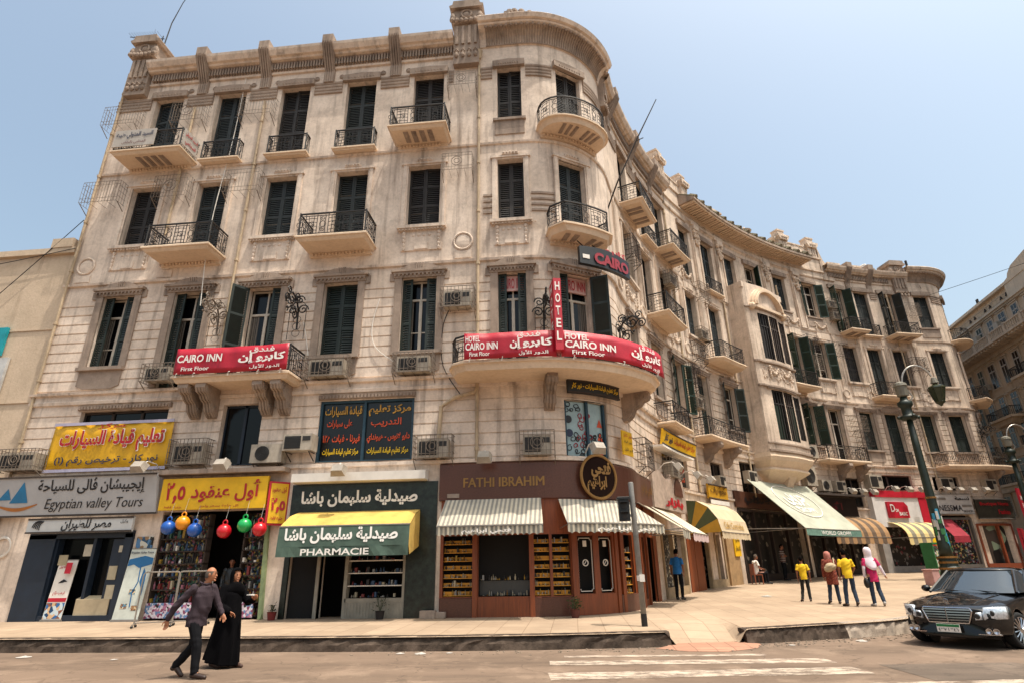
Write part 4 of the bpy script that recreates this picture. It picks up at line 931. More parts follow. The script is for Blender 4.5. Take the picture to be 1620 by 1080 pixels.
def goods(name, rows_, label, mats, seed, kind='stuff', dens=1., hmax=.2, boxy=.45):
    """rows of small packets and bottles on shelves: (s0,s1,z,n)"""
    r = random.Random(seed); b = MB()
    for s0, s1, z, n in rows_:
        s = s0+.03
        while s < s1-.03:
            w_ = r.uniform(.04, .1)/dens; h_ = r.uniform(.25, 1)**1.5*hmax; b.T = F(s, z, n); b.cur = r.randrange(len(mats))
            if r.random() < .22: s += w_*r.uniform(.4, 1.6); continue
            if r.random() < boxy: b.box(-w_*.42, w_*.42, -.05, .05, 0, h_)
            else: b.lathe([(w_*.36, 0), (w_*.4, h_*.55), (w_*.16, h_*.75), (w_*.16, h_)], 6)
            s += w_
    return b.build(name, mats, label=label, cat='shop goods', kind=kind)
GM = [mat('pack_red', '#6d2423', .5), mat('pack_blue', '#2a4462', .5), mat('pack_cream', '#9c9078', .5), mat('pack_green', '#2f5341', .5), mat('pack_pink', '#8f5a68', .5), mat('pack_dark', '#1c1716', .5), mat('pack_silver', '#8b8a88', .3, metal=.5), mat('pack_yellow', '#94772c', .5)]
# --- travel agency
TA = thing('travel_agency', 'navy blue travel agency shopfront with glass door and posters inside', 'shopfront', F(-15.6, gs(-15.6)))
b = MB()
for a, c in ((-17.42, -16.48), (-14.12, -13.86)): b.T = F(a); b.box(0, c-a, -.1, .3, .3, 2.86)
b.T = F(-17.42); b.box(0, 3.56, -.1, .3, 2.74, 2.95); b.box(.94, 3.3, -.08, .2, .3, .5); b.box(.9, 1.0, -.02, .22, .4, 2.74); b.box(2.2, 2.3, -.02, .22, .4, 2.74)
b.build('frame', NAVY, TA)
b = MB(F(-17.42)); b.quad((.94, .24, .4), (3.3, .24, .4), (3.3, .24, 2.74), (.94, .24, 2.74)); b.build('glass', GLASS, TA)
b = MB(F(-15.35)); b.box(0, 1.1, -.03, .2, .42, .95); b.add([(0, -.03, .95), (1.1, -.03, .95), (1.1, .2, 1.05), (0, .2, 1.05)], [(0, 1, 2, 3)]); b.build('display_plinth', mat('plinth_cream', '#a8977b', .7), TA)
d = MB(F(-14.55)); d.box(0, .5, .0, .08, .44, 2.7); d.build('door', NAVY, TA)
for x, z, w_, h_, c in ((-16.3, 1.95, .3, .3, '#a29478'), (-15.5, 2.2, .3, .35, '#b0a693'), (-14.5, 1.5, .28, .4, '#a79a80'), (-14.45, .95, .3, .4, '#b3a68d'), (-14.3, 2.3, .14, .2, '#bbb09b')): poster(TA, 'notice', x, x+w_, z, z+h_, .0 if x < -14.6 else .02, mat('notice_'+c[1:], c, .8))
def standee(name, s, n, w_, h_, lean_, m, label, band=None):
    p = W(s, n, 0); T = Tr(p.x, p.y, gz(p.x, p.y), fr(s)[1]) @ Matrix.Rotation(-lean_, 4, 'X')
    t = thing(name, label, 'poster stand', T); b = MB(T); b.box(-w_/2, w_/2, 0, .02, .05, h_); b.build('panel', m, t)
    b = MB(T); b.box(-w_/2-.03, w_/2+.03, -.03, .05, 0, .06); b.box(-w_/2, w_/2, -.005, .03, h_, h_+.03); b.build('base', GREY, t); return t, T
st, T = standee('roll_up_banner', -15.95, .12, .62, 1.75, R(5), WHT, 'white roll-up banner with red plane picture by the navy agency window')
b = MB(T); b.box(-.3, .3, -.006, 0, .08, .52); b.build('picture', speckle('sea_picture', ['#2b5f93', '#b9c4c8', '#7d4a33', '#123a5d', '#c7a27b'], 9, cover=.95), st)
b = MB(T); b.box(-.3, .3, -.007, 0, .55, .66); b.build('red_band', RED, st); b = MB(T); b.lathe([(0, 0), (.13, .0), (.13, .32), (0, .32)], 10, (.16, -.12, 1.35), sc=(.8, .2)); b.build('red_badge', RED, st)
letter('مصر للطيران', -.24, .1, 1.5, 1.62, T, LRD, st, .02); letter('ترحب بكم', -.2, .2, .72, .86, T, LRD, st, .03)
b = MB(T); b.add([(-.14, -.008, 1.08), (.16, -.008, 1.13), (.02, -.008, 1.2), (.05, -.008, 1.1), (-.05, -.008, 1.16)], [(0, 1, 2), (0, 3, 4)]); b.build('plane_picture', LBK, st)
po, T = standee('map_poster', -13.38, .35, .82, 2.05, R(7), mat('map_paper', '#b9bcb2', .6), 'tall Egypt map poster board leaning by the toy shop pier')
b = MB(T); b.add([(-.4, -.006, 1.75), (.1, -.006, 1.85), (.4, -.006, 1.78), (.4, -.006, 1.6), (.0, -.006, 1.5), (-.2, -.006, 1.6), (-.4, -.006, 1.55)], [list(range(7))]); b.add([(.18, -.006, 1.5), (.3, -.006, 1.3), (.32, -.006, .7), (.22, -.006, .95), (.14, -.006, 1.1)], [list(range(5))]); b.tube([(.05, -.008, 1.55), (.1, -.008, 1.1), (.0, -.008, .8), (.05, -.008, .4)], .015, 4); b.build('sea_and_river', mat('map_blue', '#1d5f8f', .6), po)
letter('Egyptian Valley Tours', -.38, .36, 1.9, 1.98, T, LBL, po, .02)
for x, z in ((-.25, .35), (-.1, .75), (.1, .3)): b = MB(T); b.box(x, x+.2, -.007, 0, z, z+.14); b.build('map_picture', speckle('map_pics', ['#8e6a45', '#c7b08b', '#4d7a8e', '#6b3f2a'], 25, cover=.9), po)
b = MB(F(-13.5)); b.box(-.24, .3, -.05, .02, 2.25, 2.75); o = b.build('travel_photo_panel', speckle('travel_photo', ['#486f94', '#b7b3a6', '#8a6c4e', '#23455f'], 9, cover=.9), label='small blue travel photo panel on the pier above the map poster', cat='sign')
VS = sign_board('travel_agency_sign', -18.75, -13.12, 3.42, 4.66, .28, mat('sign_silver', '#a9a9ab', .5, .12, 1.2), 'wide pale grey travel agency sign with blue sail emblem over navy shop', dn=.3, frame=BOARD)
P = lean(.28, .3, 3.42, 4.66)
letter('إيجيبشان ڤالى للسياحة', -17.2, -13.5, 4.05, 4.58, P, LBK, VS, .02, lean=.12); letter('Egyptian valley Tours', -16.95, -13.55, 3.55, 3.95, P, LBK, VS, .0, lean=.35)
b = MB()
b.add([P(x, z, .012) for x, z in ((-18.2, 3.85), (-17.7, 4.5), (-17.55, 3.85))], [(0, 1, 2)]); b.add([P(x, z, .014) for x, z in ((-18.6, 3.95), (-18.25, 4.3), (-18.15, 3.95))], [(0, 1, 2)]); b.build('sail_emblem', mat('sail_blue', '#1b6f9c', .5), VS)
b = MB(); b.add([P(-18.7+1.5*i/10, 3.82-.12*math.sin(PI*i/10), .014) for i in range(11)]+[P(-17.2-1.5*i/10, 3.82-.2*math.sin(PI*i/10)-.03, .014) for i in range(11)], [list(range(22))]); b.build('hull_emblem', mat('sail_orange', '#a5662c', .5), VS)
AS = sign_board('airline_sign', -17.4, -13.8, 2.9, 3.36, .32, mat('sign_pale', '#b9b8b6', .5, .1, 1.5), 'narrow white airline sign with black lettering hung below the grey travel sign', frame=BOARD)
letter('مصر للطيران', -16.2, -14.5, 2.95, 3.32, on_wall(.32), LBK, AS, .025, lean=.1); letter('وكيل', -14.2, -13.95, 3.15, 3.27, on_wall(.32), LBK, AS, .01)
b = MB(F(-16.9, 3.13, .335))
for i in range(5): b.ring((.06*i-.1, -.002, -.05), .2, (1, 0, 0), (0, 0, 1), .013, 7, 4, a0=PI*.5+.25*i*.4, a1=PI*1.0+.1*i)
b.build('bird_emblem', LBK, AS)
# --- toy and gift shop
TS = thing('gift_shop', 'open gift shop front packed with toys and packets beneath yellow sign', 'shopfront', F(-11.2, gs(-11.2)))
for a, c in ((-13.05, -11.45), (-10.25, -9.45)):
    b = MB()
    for i in range(8):
        b.T = F(a); b.box(0, c-a, .05, .3, .42+i*.37, .45+i*.37)
        for q in range(int((c-a)/.16)): b.box(.05+q*.16, .1+q*.16, .03, .05, .42+i*.37, .46+i*.37)
    b.box(0, .04, .05, .32, .42, 3.4); b.box(c-a-.04, c-a, .05, .32, .42, 3.4); b.build('shelf_unit', BOARD, TS)
    b = MB(F(a)); b.quad((0, .3, .4), (c-a, .3, .4), (c-a, .3, 3.4), (0, .3, 3.4)); b.build('display_back', speckle('toy_wall', ['#7b2a2c', '#3b5f86', '#9b8f74', '#35604a', '#8e5a6d', '#5b4a3a', '#b09a4d', '#46413f'], 16, cover=.55), TS)
goods('gift_packets', [(a, c, .46+i*.37, -.12) for a, c in ((-13.0, -11.5), (-10.2, -9.5)) for i in range(8)], 'rows of small toys, bottles and packets crowding the gift shop shelves', GM+[MATS['sign_white'], GM[5], GM[5]], 3, hmax=.3, boxy=.4)
b = MB(F(-13.0)); b.box(0, 1.5, -.06, .02, .4, .82); b.build('flower_panel', speckle('flower_print', ['#a46a86', '#c7b9c4', '#5f7fa5', '#7d3a56', '#d0cdd2'], 14, cover=.95), TS)
b = MB(F(-10.2)); b.box(0, .6, -.06, .02, .4, .9); b.build('flower_panel', MATS['flower_print'], TS)
b = MB(F(-9.3)); b.T = F(-9.3) @ Matrix.Rotation(R(-3), 4, 'Y'); b.box(-.05, .06, -.12, .0, .35, 3.3); b.build('green_post', mat('pale_green_post', '#7c8a63', .7, .3), TS)
TG = sign_board('gift_shop_sign', -12.98, -9.45, 3.5, 4.47, .4, YEL, 'bright yellow shop sign with big red Arabic lettering and number 2.5 above hanging balls')
letter('أول عنقود', -11.95, -9.65, 3.72, 4.38, on_wall(.4), LRD, TG, .022); letter('٢٫٥', -12.8, -12.15, 3.7, 4.35, on_wall(.4), LRD, TG, .03); letter('كل حاجة بسعر واحد', -11.6, -10.3, 3.55, 3.64, on_wall(.4), LRD, TG, .01); letter('جنيه فقط', -12.8, -12.2, 3.54, 3.63, on_wall(.4), LRD, TG, .01)
T = F(-9.42, 0, .38) @ Matrix.Rotation(R(42), 4, 'Z'); b = MB(T); b.box(0, .62, -.08, 0, 2.98, 4.3); SG = b.build('side_sign', RED, label='red edged yellow side panel folded back from the yellow gift shop sign', cat='sign')
b = MB(T); b.box(.06, .58, -.1, -.08, 3.04, 4.24); b.build('panel', YEL, SG); letter('٢٫٥', .1, .54, 3.35, 3.8, T @ Tr(0, -.1, 0), LRD, SG, .05); letter('أول عنقود', .1, .54, 3.95, 4.15, T @ Tr(0, -.1, 0), LRD, SG, .02); letter('جنيه فقط', .12, .5, 3.12, 3.26, T @ Tr(0, -.1, 0), LRD, SG, .02)
b = MB(); sweep(b, [(0, 4.6), (.5, 4.6), (.5, 4.74), (0, 4.76)], -13.35, -8.95); b.build('canopy_slab', TRIM, TS)
for s, z, c, nm, lb in ((-12.44, 2.97, '#174f9e', 'blue', 'blue hopping ball hanging first from the left at the gift shop'), (-11.99, 3.1, '#e08d0c', 'orange', 'orange hopping ball hanging between two blue balls'), (-11.57, 2.88, '#174f9e', 'blue', 'blue hopping ball hanging right of the orange one'), (-10.6, 2.83, '#c01523', 'red', 'red hopping ball hanging alone left of the green one'), (-9.97, 2.98, '#0f9a4c', 'green', 'green hopping ball hanging at the gift shop'), (-9.47, 2.86, '#b0151f', 'red', 'red hopping ball hanging under the side sign right of the green one')):
    t = thing('hopping_ball', lb, 'ball', F(s, z-.2, .5), 'balls hanging in front of the gift shop'); m_ = mat('ball_'+nm, c, .3, .06, 2, coat=.3)
    b = MB(F(s, z, .5)); b.smooth = True; b.ball((0, 0, 0), .21, 20, 14); b.build('ball', m_, t); b = MB(F(s, z, .5)); b.ring((0, 0, .25), .07, (1, 0, 0), (0, 0, 1), .022, 12, 6); b.build('handle', m_, t); b = MB(F(s, z, .5)); b.tube([(0, 0, .31), (0, .1, .75)], .004, 4); b.build('string', WHT, t)
# --- pharmacy
PH = thing('pharmacy', 'dark green marble pharmacy front with white framed door and medicine window', 'shopfront', F(-6.4, gs(-6.4)))
b = MB(Tr(0, 0, 0))
for x0, x1, z0, z1 in ((-8.78, -8.62, .3, 2.32), (-5.0, -4.1, .3, 2.32), (-8.78, -4.1, 2.32, 4.2)): b.box(x0, x1, -.07, .02, z0, z1)
b.build('marble_cladding', MARBLE, PH)
b = MB(Tr(0, 0, 0))
for x in (-7.74, -6.86): b.box(x, x+.1, -.05, .2, .3, 2.32)
b.box(-6.8, -5.0, -.05, .2, .78, .88); b.box(-6.78, -5.0, -.04, .1, .3, .8); b.box(-5.08, -5.0, -.05, .2, .88, 2.32)
for i in range(18): b.box(-6.74+i*.096, -6.7+i*.096, -.06, -.03, .34, .76)
b.build('door_frame', mat('pharm_white', '#8d8577', .6, .25), PH)
for z in (1.2, 1.55, 1.9): b = MB(Tr(0, 0, 0)); b.box(-6.76, -5.04, .02, .3, z, z+.03); b.build('shelf', WHT, PH)
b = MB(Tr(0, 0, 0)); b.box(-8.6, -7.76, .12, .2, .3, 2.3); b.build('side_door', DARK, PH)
goods('medicine_boxes', [(-6.76, -5.05, z, -.14) for z in (.9, 1.23, 1.58, 1.93)], 'rows of small medicine boxes and bottles in the pharmacy window', [GM[2], GM[5], GM[1], GM[6], GM[0]], 8, hmax=.16)
b = MB(); sweep(b, [(0, 4.22), (.42, 4.24), (.42, 4.5), (0, 4.54)], -8.7, -4.42); b.build('white_beam', WHT, PH)
letter('صيدلية سليمان باشا', -8.45, -4.72, 3.5, 4.0, on_wall(.07), LWH, PH, .035)
def awning(name, s0, s1, zt, nt_, zf, nf, val, mats, label, scal=.16, ds=.2, group=None, sag=0., arms=True, split=None):
    ss = srange(s0, s1, ds); ob = MB()
    prof = [(nt_+(nf-nt_)*t, zt+(zf-zt)*t-sag*math.sin(PI*t)) for t in (0, .25, .5, .75, 1)] if split is None else split
    ob.loft([[W(s, n, z) for n, z in prof]+[W(s, n-.012, z-.02) for n, z in prof[::-1]] for s in ss])
    t = ob.build(name, mats[0], label=label, cat='awning', group=group); uv_awning(t, s0, s1, len(prof)*2, len(ss))
    v = MB(); sv = srange(s0, s1, scal/4); nf, zf = prof[-1]
    v.loft([[W(s, nf+.004+.012*math.sin(i*.9), z) for i, s in enumerate(sv)] for z in (zf, zf-val*.5)]+[[W(s, nf+.004+.015*math.sin(i*.9), zf-val+.05*abs(math.cos(PI*i/4))*(1 if scal < 1 else 0)) for i, s in enumerate(sv)]], caps=False, closed=False)
    vo = v.build('valance', mats[-1], t)
    b = MB(); b.tube([W(s, nf, zf) for s in ss], .025, 6)
    if arms:
        for s in (s0+.05, s1-.05): b.tube([W(s, .05, zf-.05), W(s, nf, zf)], .016, 5)
    b.build('frame', STEEL, t); return t
def uv_awning(o, s0, s1, n, k):
    pass
AWS = striped('awning_stripe', '#8d877e', '#c2b6a2', .13, 0, .5)
AWV = striped('awning_valance_stripe', '#77746c', '#b3a996', .13, 0, .45)
PAY = mat('awning_yellow', '#c9a552', .9, .3, 2); PAG = mat('awning_green', '#46594e', .9, .35, 2)
pa = awning('pharmacy_awning', -8.5, -4.62, 3.38, .05, 2.3, 1.22, .3, [PAY, PAG], 'yellow and green pharmacy awning with white Arabic lettering', scal=2, split=[(.05, 3.36), (.6, 3.2), (1.1, 2.9), (1.16, 2.86)], arms=False)
b = MB(); b.loft([[W(s, n, z) for n, z in ((1.17, 2.86), (1.2, 2.6), (1.22, 2.3))] for s in srange(-8.5, -4.62, .3)], caps=False, closed=False); b.build('front_panel', PAG, pa)
for s in (-8.5, -4.62): b = MB(); b.add([W(s, n, z) for n, z in ((.05, 3.36), (.6, 3.2), (1.1, 2.9), (1.17, 2.86), (1.22, 2.3), (1.1, 2.05), (.05, 2.3))], [list(range(7))]); b.build('end_panel', PAY, pa)
b = MB(); b.loft([[W(s, 1.22+.02*math.sin(i), 2.3), W(s, 1.225+.03*math.sin(i*1.3), 2.03)] for i, s in enumerate(srange(-8.5, -4.62, .2))], caps=False, closed=False); b.build('lower_valance', PAG, pa)
letter('صيدلية سليمان باشا', -8.3, -4.95, 2.38, 2.82, lambda x, z, d: W(x, 1.175+(2.86-z)*.08+d, z), LWH, pa, .035, out=.012); letter('PHARMACIE', -7.75, -5.75, 2.06, 2.24, on_wall(1.245), LWH, pa, .02)
# --- perfume shop on the corner
IB = thing('perfume_shop', 'timber and brown granite perfume shop front wrapping the round corner', 'shopfront', F(.5, gs(.5)))
shc = [(-3.88, -3.0, .88, 2.56), (-2.82, -1.3, .88, 2.56), (-1.18, -.72, .88, 2.56), (-.64, -.1, .88, 2.56), (.14, .62, .92, 2.5), (.82, 1.32, .92, 2.5), (1.95, 2.5, .6, 2.56), (3.5, 4.4, .6, 2.56), (4.8, 5.9, .3, 2.6)]
o = wall_mesh([(-.3, .03), (3.6, .03)], -3.97, 6.4, shc, .15, depth=.07).build('timber_wall', TIMBER, IB)
b = MB(); sweep(b, [(.0, 3.58), (.13, 3.6), (.14, 4.66), (.0, 4.76)], -4.03, 6.9, .25); b.build('granite_fascia', GRANITE, IB)
for a, c in ((-3.95, -3.0), (-1.25, -.05), (1.6, 3.3)):
    b = MB(); sweep(b, [(.02, -.2), (.09, -.2), (.09, .84), (.02, .86)], a, c, .2); b.build('granite_plinth', GRANITE, IB)
for s in (-2.92, -1.24, .0, 1.5, 1.75, 2.7, 3.3, 4.6): b = MB(F(s)); b.box(-.07, .07, -.1, .0, -.1, 3.58); b.build('timber_pilaster', TIMBER, IB)
for s0, s1 in ((.02, .72), (.72, 1.44)):                     # double door with etched glass
    b = MB(); sweep(b, [(.03, .36), (.07, .36), (.07, .9), (.03, .9)], s0, s1, .2); sweep(b, [(.03, 2.52), (.07, 2.52), (.07, 2.62), (.03, 2.62)], s0, s1, .2)
    for s in (s0+.05, s1-.05): b.T = F(s); b.box(-.05, .05, -.068, -.032, .36, 2.6)
    b.T = Matrix.Identity(4); b.build('door', TIMBER, IB)
    b = MB(); a, c = s0+.12, s1-.12; z0, z1 = .98, 2.44; q = .05
    b.tube([W(s, .0, z) for s, z in ((a+q, z0), (c-q, z0), (c-q, z0+q), (c, z0+q), (c, z1-q), (c-q, z1-q), (c-q, z1), (a+q, z1), (a+q, z1-q), (a, z1-q), (a, z0+q), (a+q, z0+q))], .014, 4, closed=True); b.build('etched_border', WHT, IB)
    b = MB(F((s0+s1)/2, 1.75, .01)); b.ring((0, 0, 0), .085, (1, 0, 0), (0, 0, 1), .018, 14, 4); b.tube([(-.04, 0, -.04), (.03, 0, .05)], .012, 4); b.box(-.06, .06, -.005, .01, .45, .62); b.build('sticker', WHT, IB)
b = MB(); b.loft([[W(s, -.03, .5), W(s, -.03, 2.6)] for s in srange(-3.96, 6.38, .2)], caps=False, closed=False); b.build('glass', mat('shop_glass', '#090a0b', .08, .05), IB) if False else None
SHY = mat('shelf_lining', '#d08f2c', .7, .25, 5)
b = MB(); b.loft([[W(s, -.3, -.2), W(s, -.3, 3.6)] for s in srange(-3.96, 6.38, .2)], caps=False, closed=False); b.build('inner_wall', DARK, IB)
rws = []
for a, c, z0, z1 in shc[:4]+shc[6:8]:
    if a == -2.82: rws += [(a, c, z, -.14) for z in (.9, 1.32)]; continue
    for i in range(7):
        z = z0+.02+i*.235; bb = MB(); sweep(bb, [(-.17, z), (-.06, z), (-.06, z+.018), (-.17, z+.018)], a, c, .2); sweep(bb, [(-.18, z+.0), (-.16, z+.0), (-.16, z+.12), (-.18, z+.12)], a, c, .2); bb.build('shelf', SHY, IB); rws.append((a, c, z+.02, -.11))
goods('perfume_bottles', rws, 'rows of small perfume bottles and trinkets shelved in the corner shop showcases', [GM[6], mat('bottle_glass', '#8b8270', .12, .2), mat('bottle_amber', '#6d4a1d', .15, .2), GM[5], mat('bottle_gold', '#a3813a', .25, metal=.6), GM[2]], 21, hmax=.17, dens=1.5, boxy=.12)
b = MB(); sweep(b, [(-.29, .9), (-.27, .9), (-.27, 1.3), (-.29, 1.3)], -2.82, -1.3, .3); b.build('counter', mat('counter_grey', '#3b3a38', .4), IB)
[letter('FATHI IBRAHIM', -3.28+q, -.82+q, 3.96+q*.3, 4.24+q*.3, on_wall(.14+q*.1), LGD, IB, .0) for q in (0, .02)]
b = MB(F(-3.6)); b.box(-.17, .2, -.17, -.13, 3.66, 3.78); b.build('small_plate', TRIM, IB)
def medal(s, z, r, n):
    t = thing('shop_medallion', 'round gold rimmed brown medallion with Arabic calligraphy on the granite fascia', 'sign', F(s, z-r, n)); b = MB(F(s, z, n)); b.smooth = False
    b.T = F(s, z, n) @ Matrix.Rotation(R(90), 4, 'X'); b.lathe([(0, 0), (r*.93, 0), (r*.93, .07), (0, .07)], 36); b.build('disc', mat('medal_brown', '#1f100b', .8, spec=.1), t)
    b = MB(F(s, z, n)); b.ring((0, -.06, 0), r*.94, (1, 0, 0), (0, 0, 1), .05, 40, 6); b.build('rim', LGD, t)
    T = F(s, z, n+.07); letter('فتحي', -r*.42, r*.66, -.12, r*.66, T, LGD, t, .05); letter('ابراهيم', -r*.66, r*.4, -r*.68, .02, T, LGD, t, .04); return t
medal(.86, 4.24, .7, .2)
letter('فتحي ابراهيم', 4.3, 6.0, 3.95, 4.5, on_wall(.14), LGD, IB, .03); 
a1 = awning('shop_awning', -3.82, -.92, 3.62, .1, 2.76, 1.3, .27, [AWS, AWV], 'grey and cream striped awning over the left perfume showcases, half in shade', group='striped awnings of the perfume shop')
letter('فتحي ابراهيم', -3.1, -1.7, 2.53, 2.68, on_wall(1.32), LWH, a1, .03)
a2 = awning('shop_awning', -.42, 2.25, 3.56, .14, 2.78, 1.3, .27, [AWS, AWV], 'grey and cream striped awning curving over the perfume shop doors below the medallion', ds=.12, group='striped awnings of the perfume shop')
letter('فتحي ابراهيم', .2, 1.8, 2.55, 2.7, on_wall(1.32), LWH, a2, .03)
awning('shop_awning', 3.2, 5.3, 3.65, .14, 2.75, 1.5, .3, [mat('awning_cream', '#c4b7a0', .85, .15), AWV], 'sun bleached cream awning just right of the traffic light pole', group='striped awnings of the perfume shop')
awning('shop_awning', 5.7, 8.4, 3.7, .14, 2.72, 1.55, .3, [MATS['awning_cream'], mat('awning_pink', '#b9a09c', .85, .15)], 'cream awning with pinkish scalloped edge above man in blue shirt', group='striped awnings of the perfume shop', scal=.3)

# ================================================================== shops along the wing
def front(name, label, s0, s1, z1, m, fill, gcols, seed, glass_z=.45, div=3, n=.0, sc_=9):
    t = thing(name, label, 'shopfront', F((s0+s1)/2, gs((s0+s1)/2))); g = gs((s0+s1)/2)
    b = MB()
    for i in range(div+1): s = s0+(s1-s0)*i/div; b.T = F(s); b.box(-.07, .07, -.06-n, .12, g-.2, z1)
    b.T = Matrix.Identity(4); sweep(b, [(n+.05, g-.2), (n+.08, g-.2), (n+.08, g+.35), (n+.05, g+.35)], s0, s1, .5); sweep(b, [(n-.1, z1-.12), (n+.07, z1-.12), (n+.07, z1+.02), (n-.1, z1+.02)], s0, s1, .5); b.build('frame', m, t)
    b = MB(); b.loft([[W(s, -.28, g-.2), W(s, -.28, z1)] for s in srange(s0, s1, .5)], caps=False, closed=False); b.build('display', speckle(name+'_display', gcols, sc_, cover=fill, base='#0d0a09'), t); return t
JW = front('jewellery_shop', 'narrow shop with pale door posts and small goods right of the perfume corner', 7.2, 10.25, 2.95, mat('cream_post', '#9b8466', .7, .35), .3, ['#6b5a44', '#8f8a80', '#45352a', '#a79a7d'], 1, div=2, sc_=14)
b = MB(F(12.1)); b.box(-1.5, -.7, -.05, .1, .5, 3.1); b.box(-.6, .3, -.03, .1, .5, 2.9); JD = b.build('wooden_door', TIMBER, label='dark brown wooden double door under the gold awning', cat='door')
LS = front('cosmetics_shop', 'small shop window with cream frame under the gold and green awning', 13.2, 15.0, 3.2, MATS['cream_post'], .3, ['#75685a', '#4d5a57', '#a69c8a', '#2d2a28'], 2, div=2)
b = MB(F(15.95)); b.box(-.75, .6, -.12, .2, .4, 3.3); b.build('pier_facing', mat('pier_stone', '#9a7b55', .8, .35, 2), label='sandy stone pier right of the gold awning with a yellow notice', cat='pier')
b = MB(F(15.9, 0, .12)); b.box(.05, .75, -.06, -.01, 2.0, 2.95); o = b.build('yellow_notice', YEL, label='yellow notice board on the pier left of the seated man', cat='sign'); letter('ممنوع', .1, .7, 2.6, 2.85, F(15.9, 0, .18), LBK, o, .01); letter('الانتظار', .1, .7, 2.2, 2.5, F(15.9, 0, .18), LBK, o, .01)
DS = front('dark_shop', 'deep dark shop opening under the huge pale green awning', 17.3, 24.0, 4.4, mat('dark_brown_frame', '#281a14', .6, .3), .12, ['#5b5147', '#39302a', '#7d7264'], 3, div=4, sc_=5)
BS = front('striped_awning_shop', 'shop with dark glass front beneath the brown striped awning', 24.5, 29.6, 3.7, MATS['dark_brown_frame'], .18, ['#5d5b58', '#3c3b3c', '#80796e'], 4, div=4, sc_=5)
RS = front('red_white_shop', 'clothes shop with red and white portal and dark display window', 31.3, 34.6, 3.9, mat('portal_grey', '#8a8580', .5, .2), .22, ['#5d5b58', '#77706a', '#3c3b3c', '#6e2630'], 5, div=1, sc_=7)
NS = front('fashion_shop', 'fashion shop with crowded colourful window behind the tall lamp post', 35.9, 38.65, 4.3, mat('grey_frame', '#5f5b57', .5, .2), .38, ['#8b8a85', '#7a2f33', '#35564f', '#a58f5a', '#5b4a66'], 6, div=1, sc_=10)
ES = front('corner_clothes_shop', 'clothes shop with pale green window panels on the far round corner', 39.0, 42.0, 3.9, mat('orange_brown', '#7b3a1f', .6, .2), .5, ['#8a9a80', '#7f8a75', '#4b4038'], 7, div=2, sc_=1.4)
# portal and signs of the wing shops
b = MB(); sweep(b, [(0, 3.7), (.35, 3.7), (.35, 5.55), (0, 5.55)], 30.6, 34.6, .5); pw = mat('portal_white', '#d3cdc8', .5, .12, 2)
PT = b.build('shop_portal', pw, label='big white and red shop portal with small red logo panel', cat='shop sign')
b = MB(); sweep(b, [(0, 5.553), (.42, 5.553), (.42, 5.95), (0, 5.95)], 30.9, 35.35, .5); b.build('red_top', RED, PT)
b = MB(F(34.95)); b.box(-.36, .38, -.38, .1, .9, 5.55); b.build('red_side', RED, PT); b = MB(F(30.9)); b.box(-.3, .3, -.36, .1, .9, 3.7); b.build('grey_pillar', MATS['portal_grey'], PT)
b = MB(F(32.55, 0, .36)); b.prism([(-.85, 4.25), (.85, 4.25), (.85, 5.0), (.6, 5.25), (-.85, 5.25)], -.14, 0); b.build('logo_panel', RED, PT); T = F(32.55, 0, .5); letter('D', -.65, -.3, 4.62, 5.1, T, LWH, PT, .02); letter('ON', -.27, .0, 4.62, 4.82, T, LWH, PT, .02); letter('BASIC', .0, .7, 4.4, 4.62, T, LWH, PT, .02)
sb = sign_board('fashion_sign', 35.75, 38.85, 4.5, 5.85, .3, mat('sign_grey_white', '#aaa6a4', .5, .12), 'grey white fashion shop sign with black capitals behind the lamp post', frame=GREY)
letter('NESSMA', 36.2, 38.0, 4.72, 5.1, on_wall(.31), LBK, sb, .01); letter('FASHION', 38.05, 38.75, 4.62, 4.78, on_wall(.31), LBK, sb, .01); letter('نسمة', 37.6, 38.7, 5.42, 5.68, on_wall(.31), LBK, sb, .03)
for z, a, c in ((5.45, 35.9, 36.9), (4.98, 38.05, 38.8)): bb = MB(); sweep(bb, [(.3, z), (.315, z), (.315, z+.14), (.3, z+.14)], a, c, .5); bb.build('grey_bar', GREY, sb)
sb = sign_board('dark_shop_sign', 39.1, 43.2, 4.2, 5.5, .3, mat('sign_dark_olive', '#2d2a22', .45, .6, 3), 'dark sign with faded red lettering on the far round corner', frame=GREY); letter('Boutique Nesrine', 39.4, 41.8, 5.0, 5.3, on_wall(.31), LRD, sb, .02); letter('Fashion', 40.6, 41.7, 4.5, 4.8, on_wall(.31), LRD, sb, .02)
b = MB(F(42.2, 0, .5)); b.box(-.3, .3, -.5, -.38, 4.0, 6.2); o = b.build('red_vertical_sign', RED, label='red upright sign with white letters at the right edge', cat='sign'); T = F(42.2, 0, 1.0)
for i, ch in enumerate(('IM', 'BA', 'TA')): letter(ch, -.22, .22, 5.4-.5*i, 5.7-.5*i, T, LWH, o, .01)
b = MB(F(42.4, 0, .3)); b.box(-.7, .9, -.1, 0, 1.4, 3.6); b.build('shop_hoarding', RED, label='plain red wall panel at street level at the right edge', cat='panel')
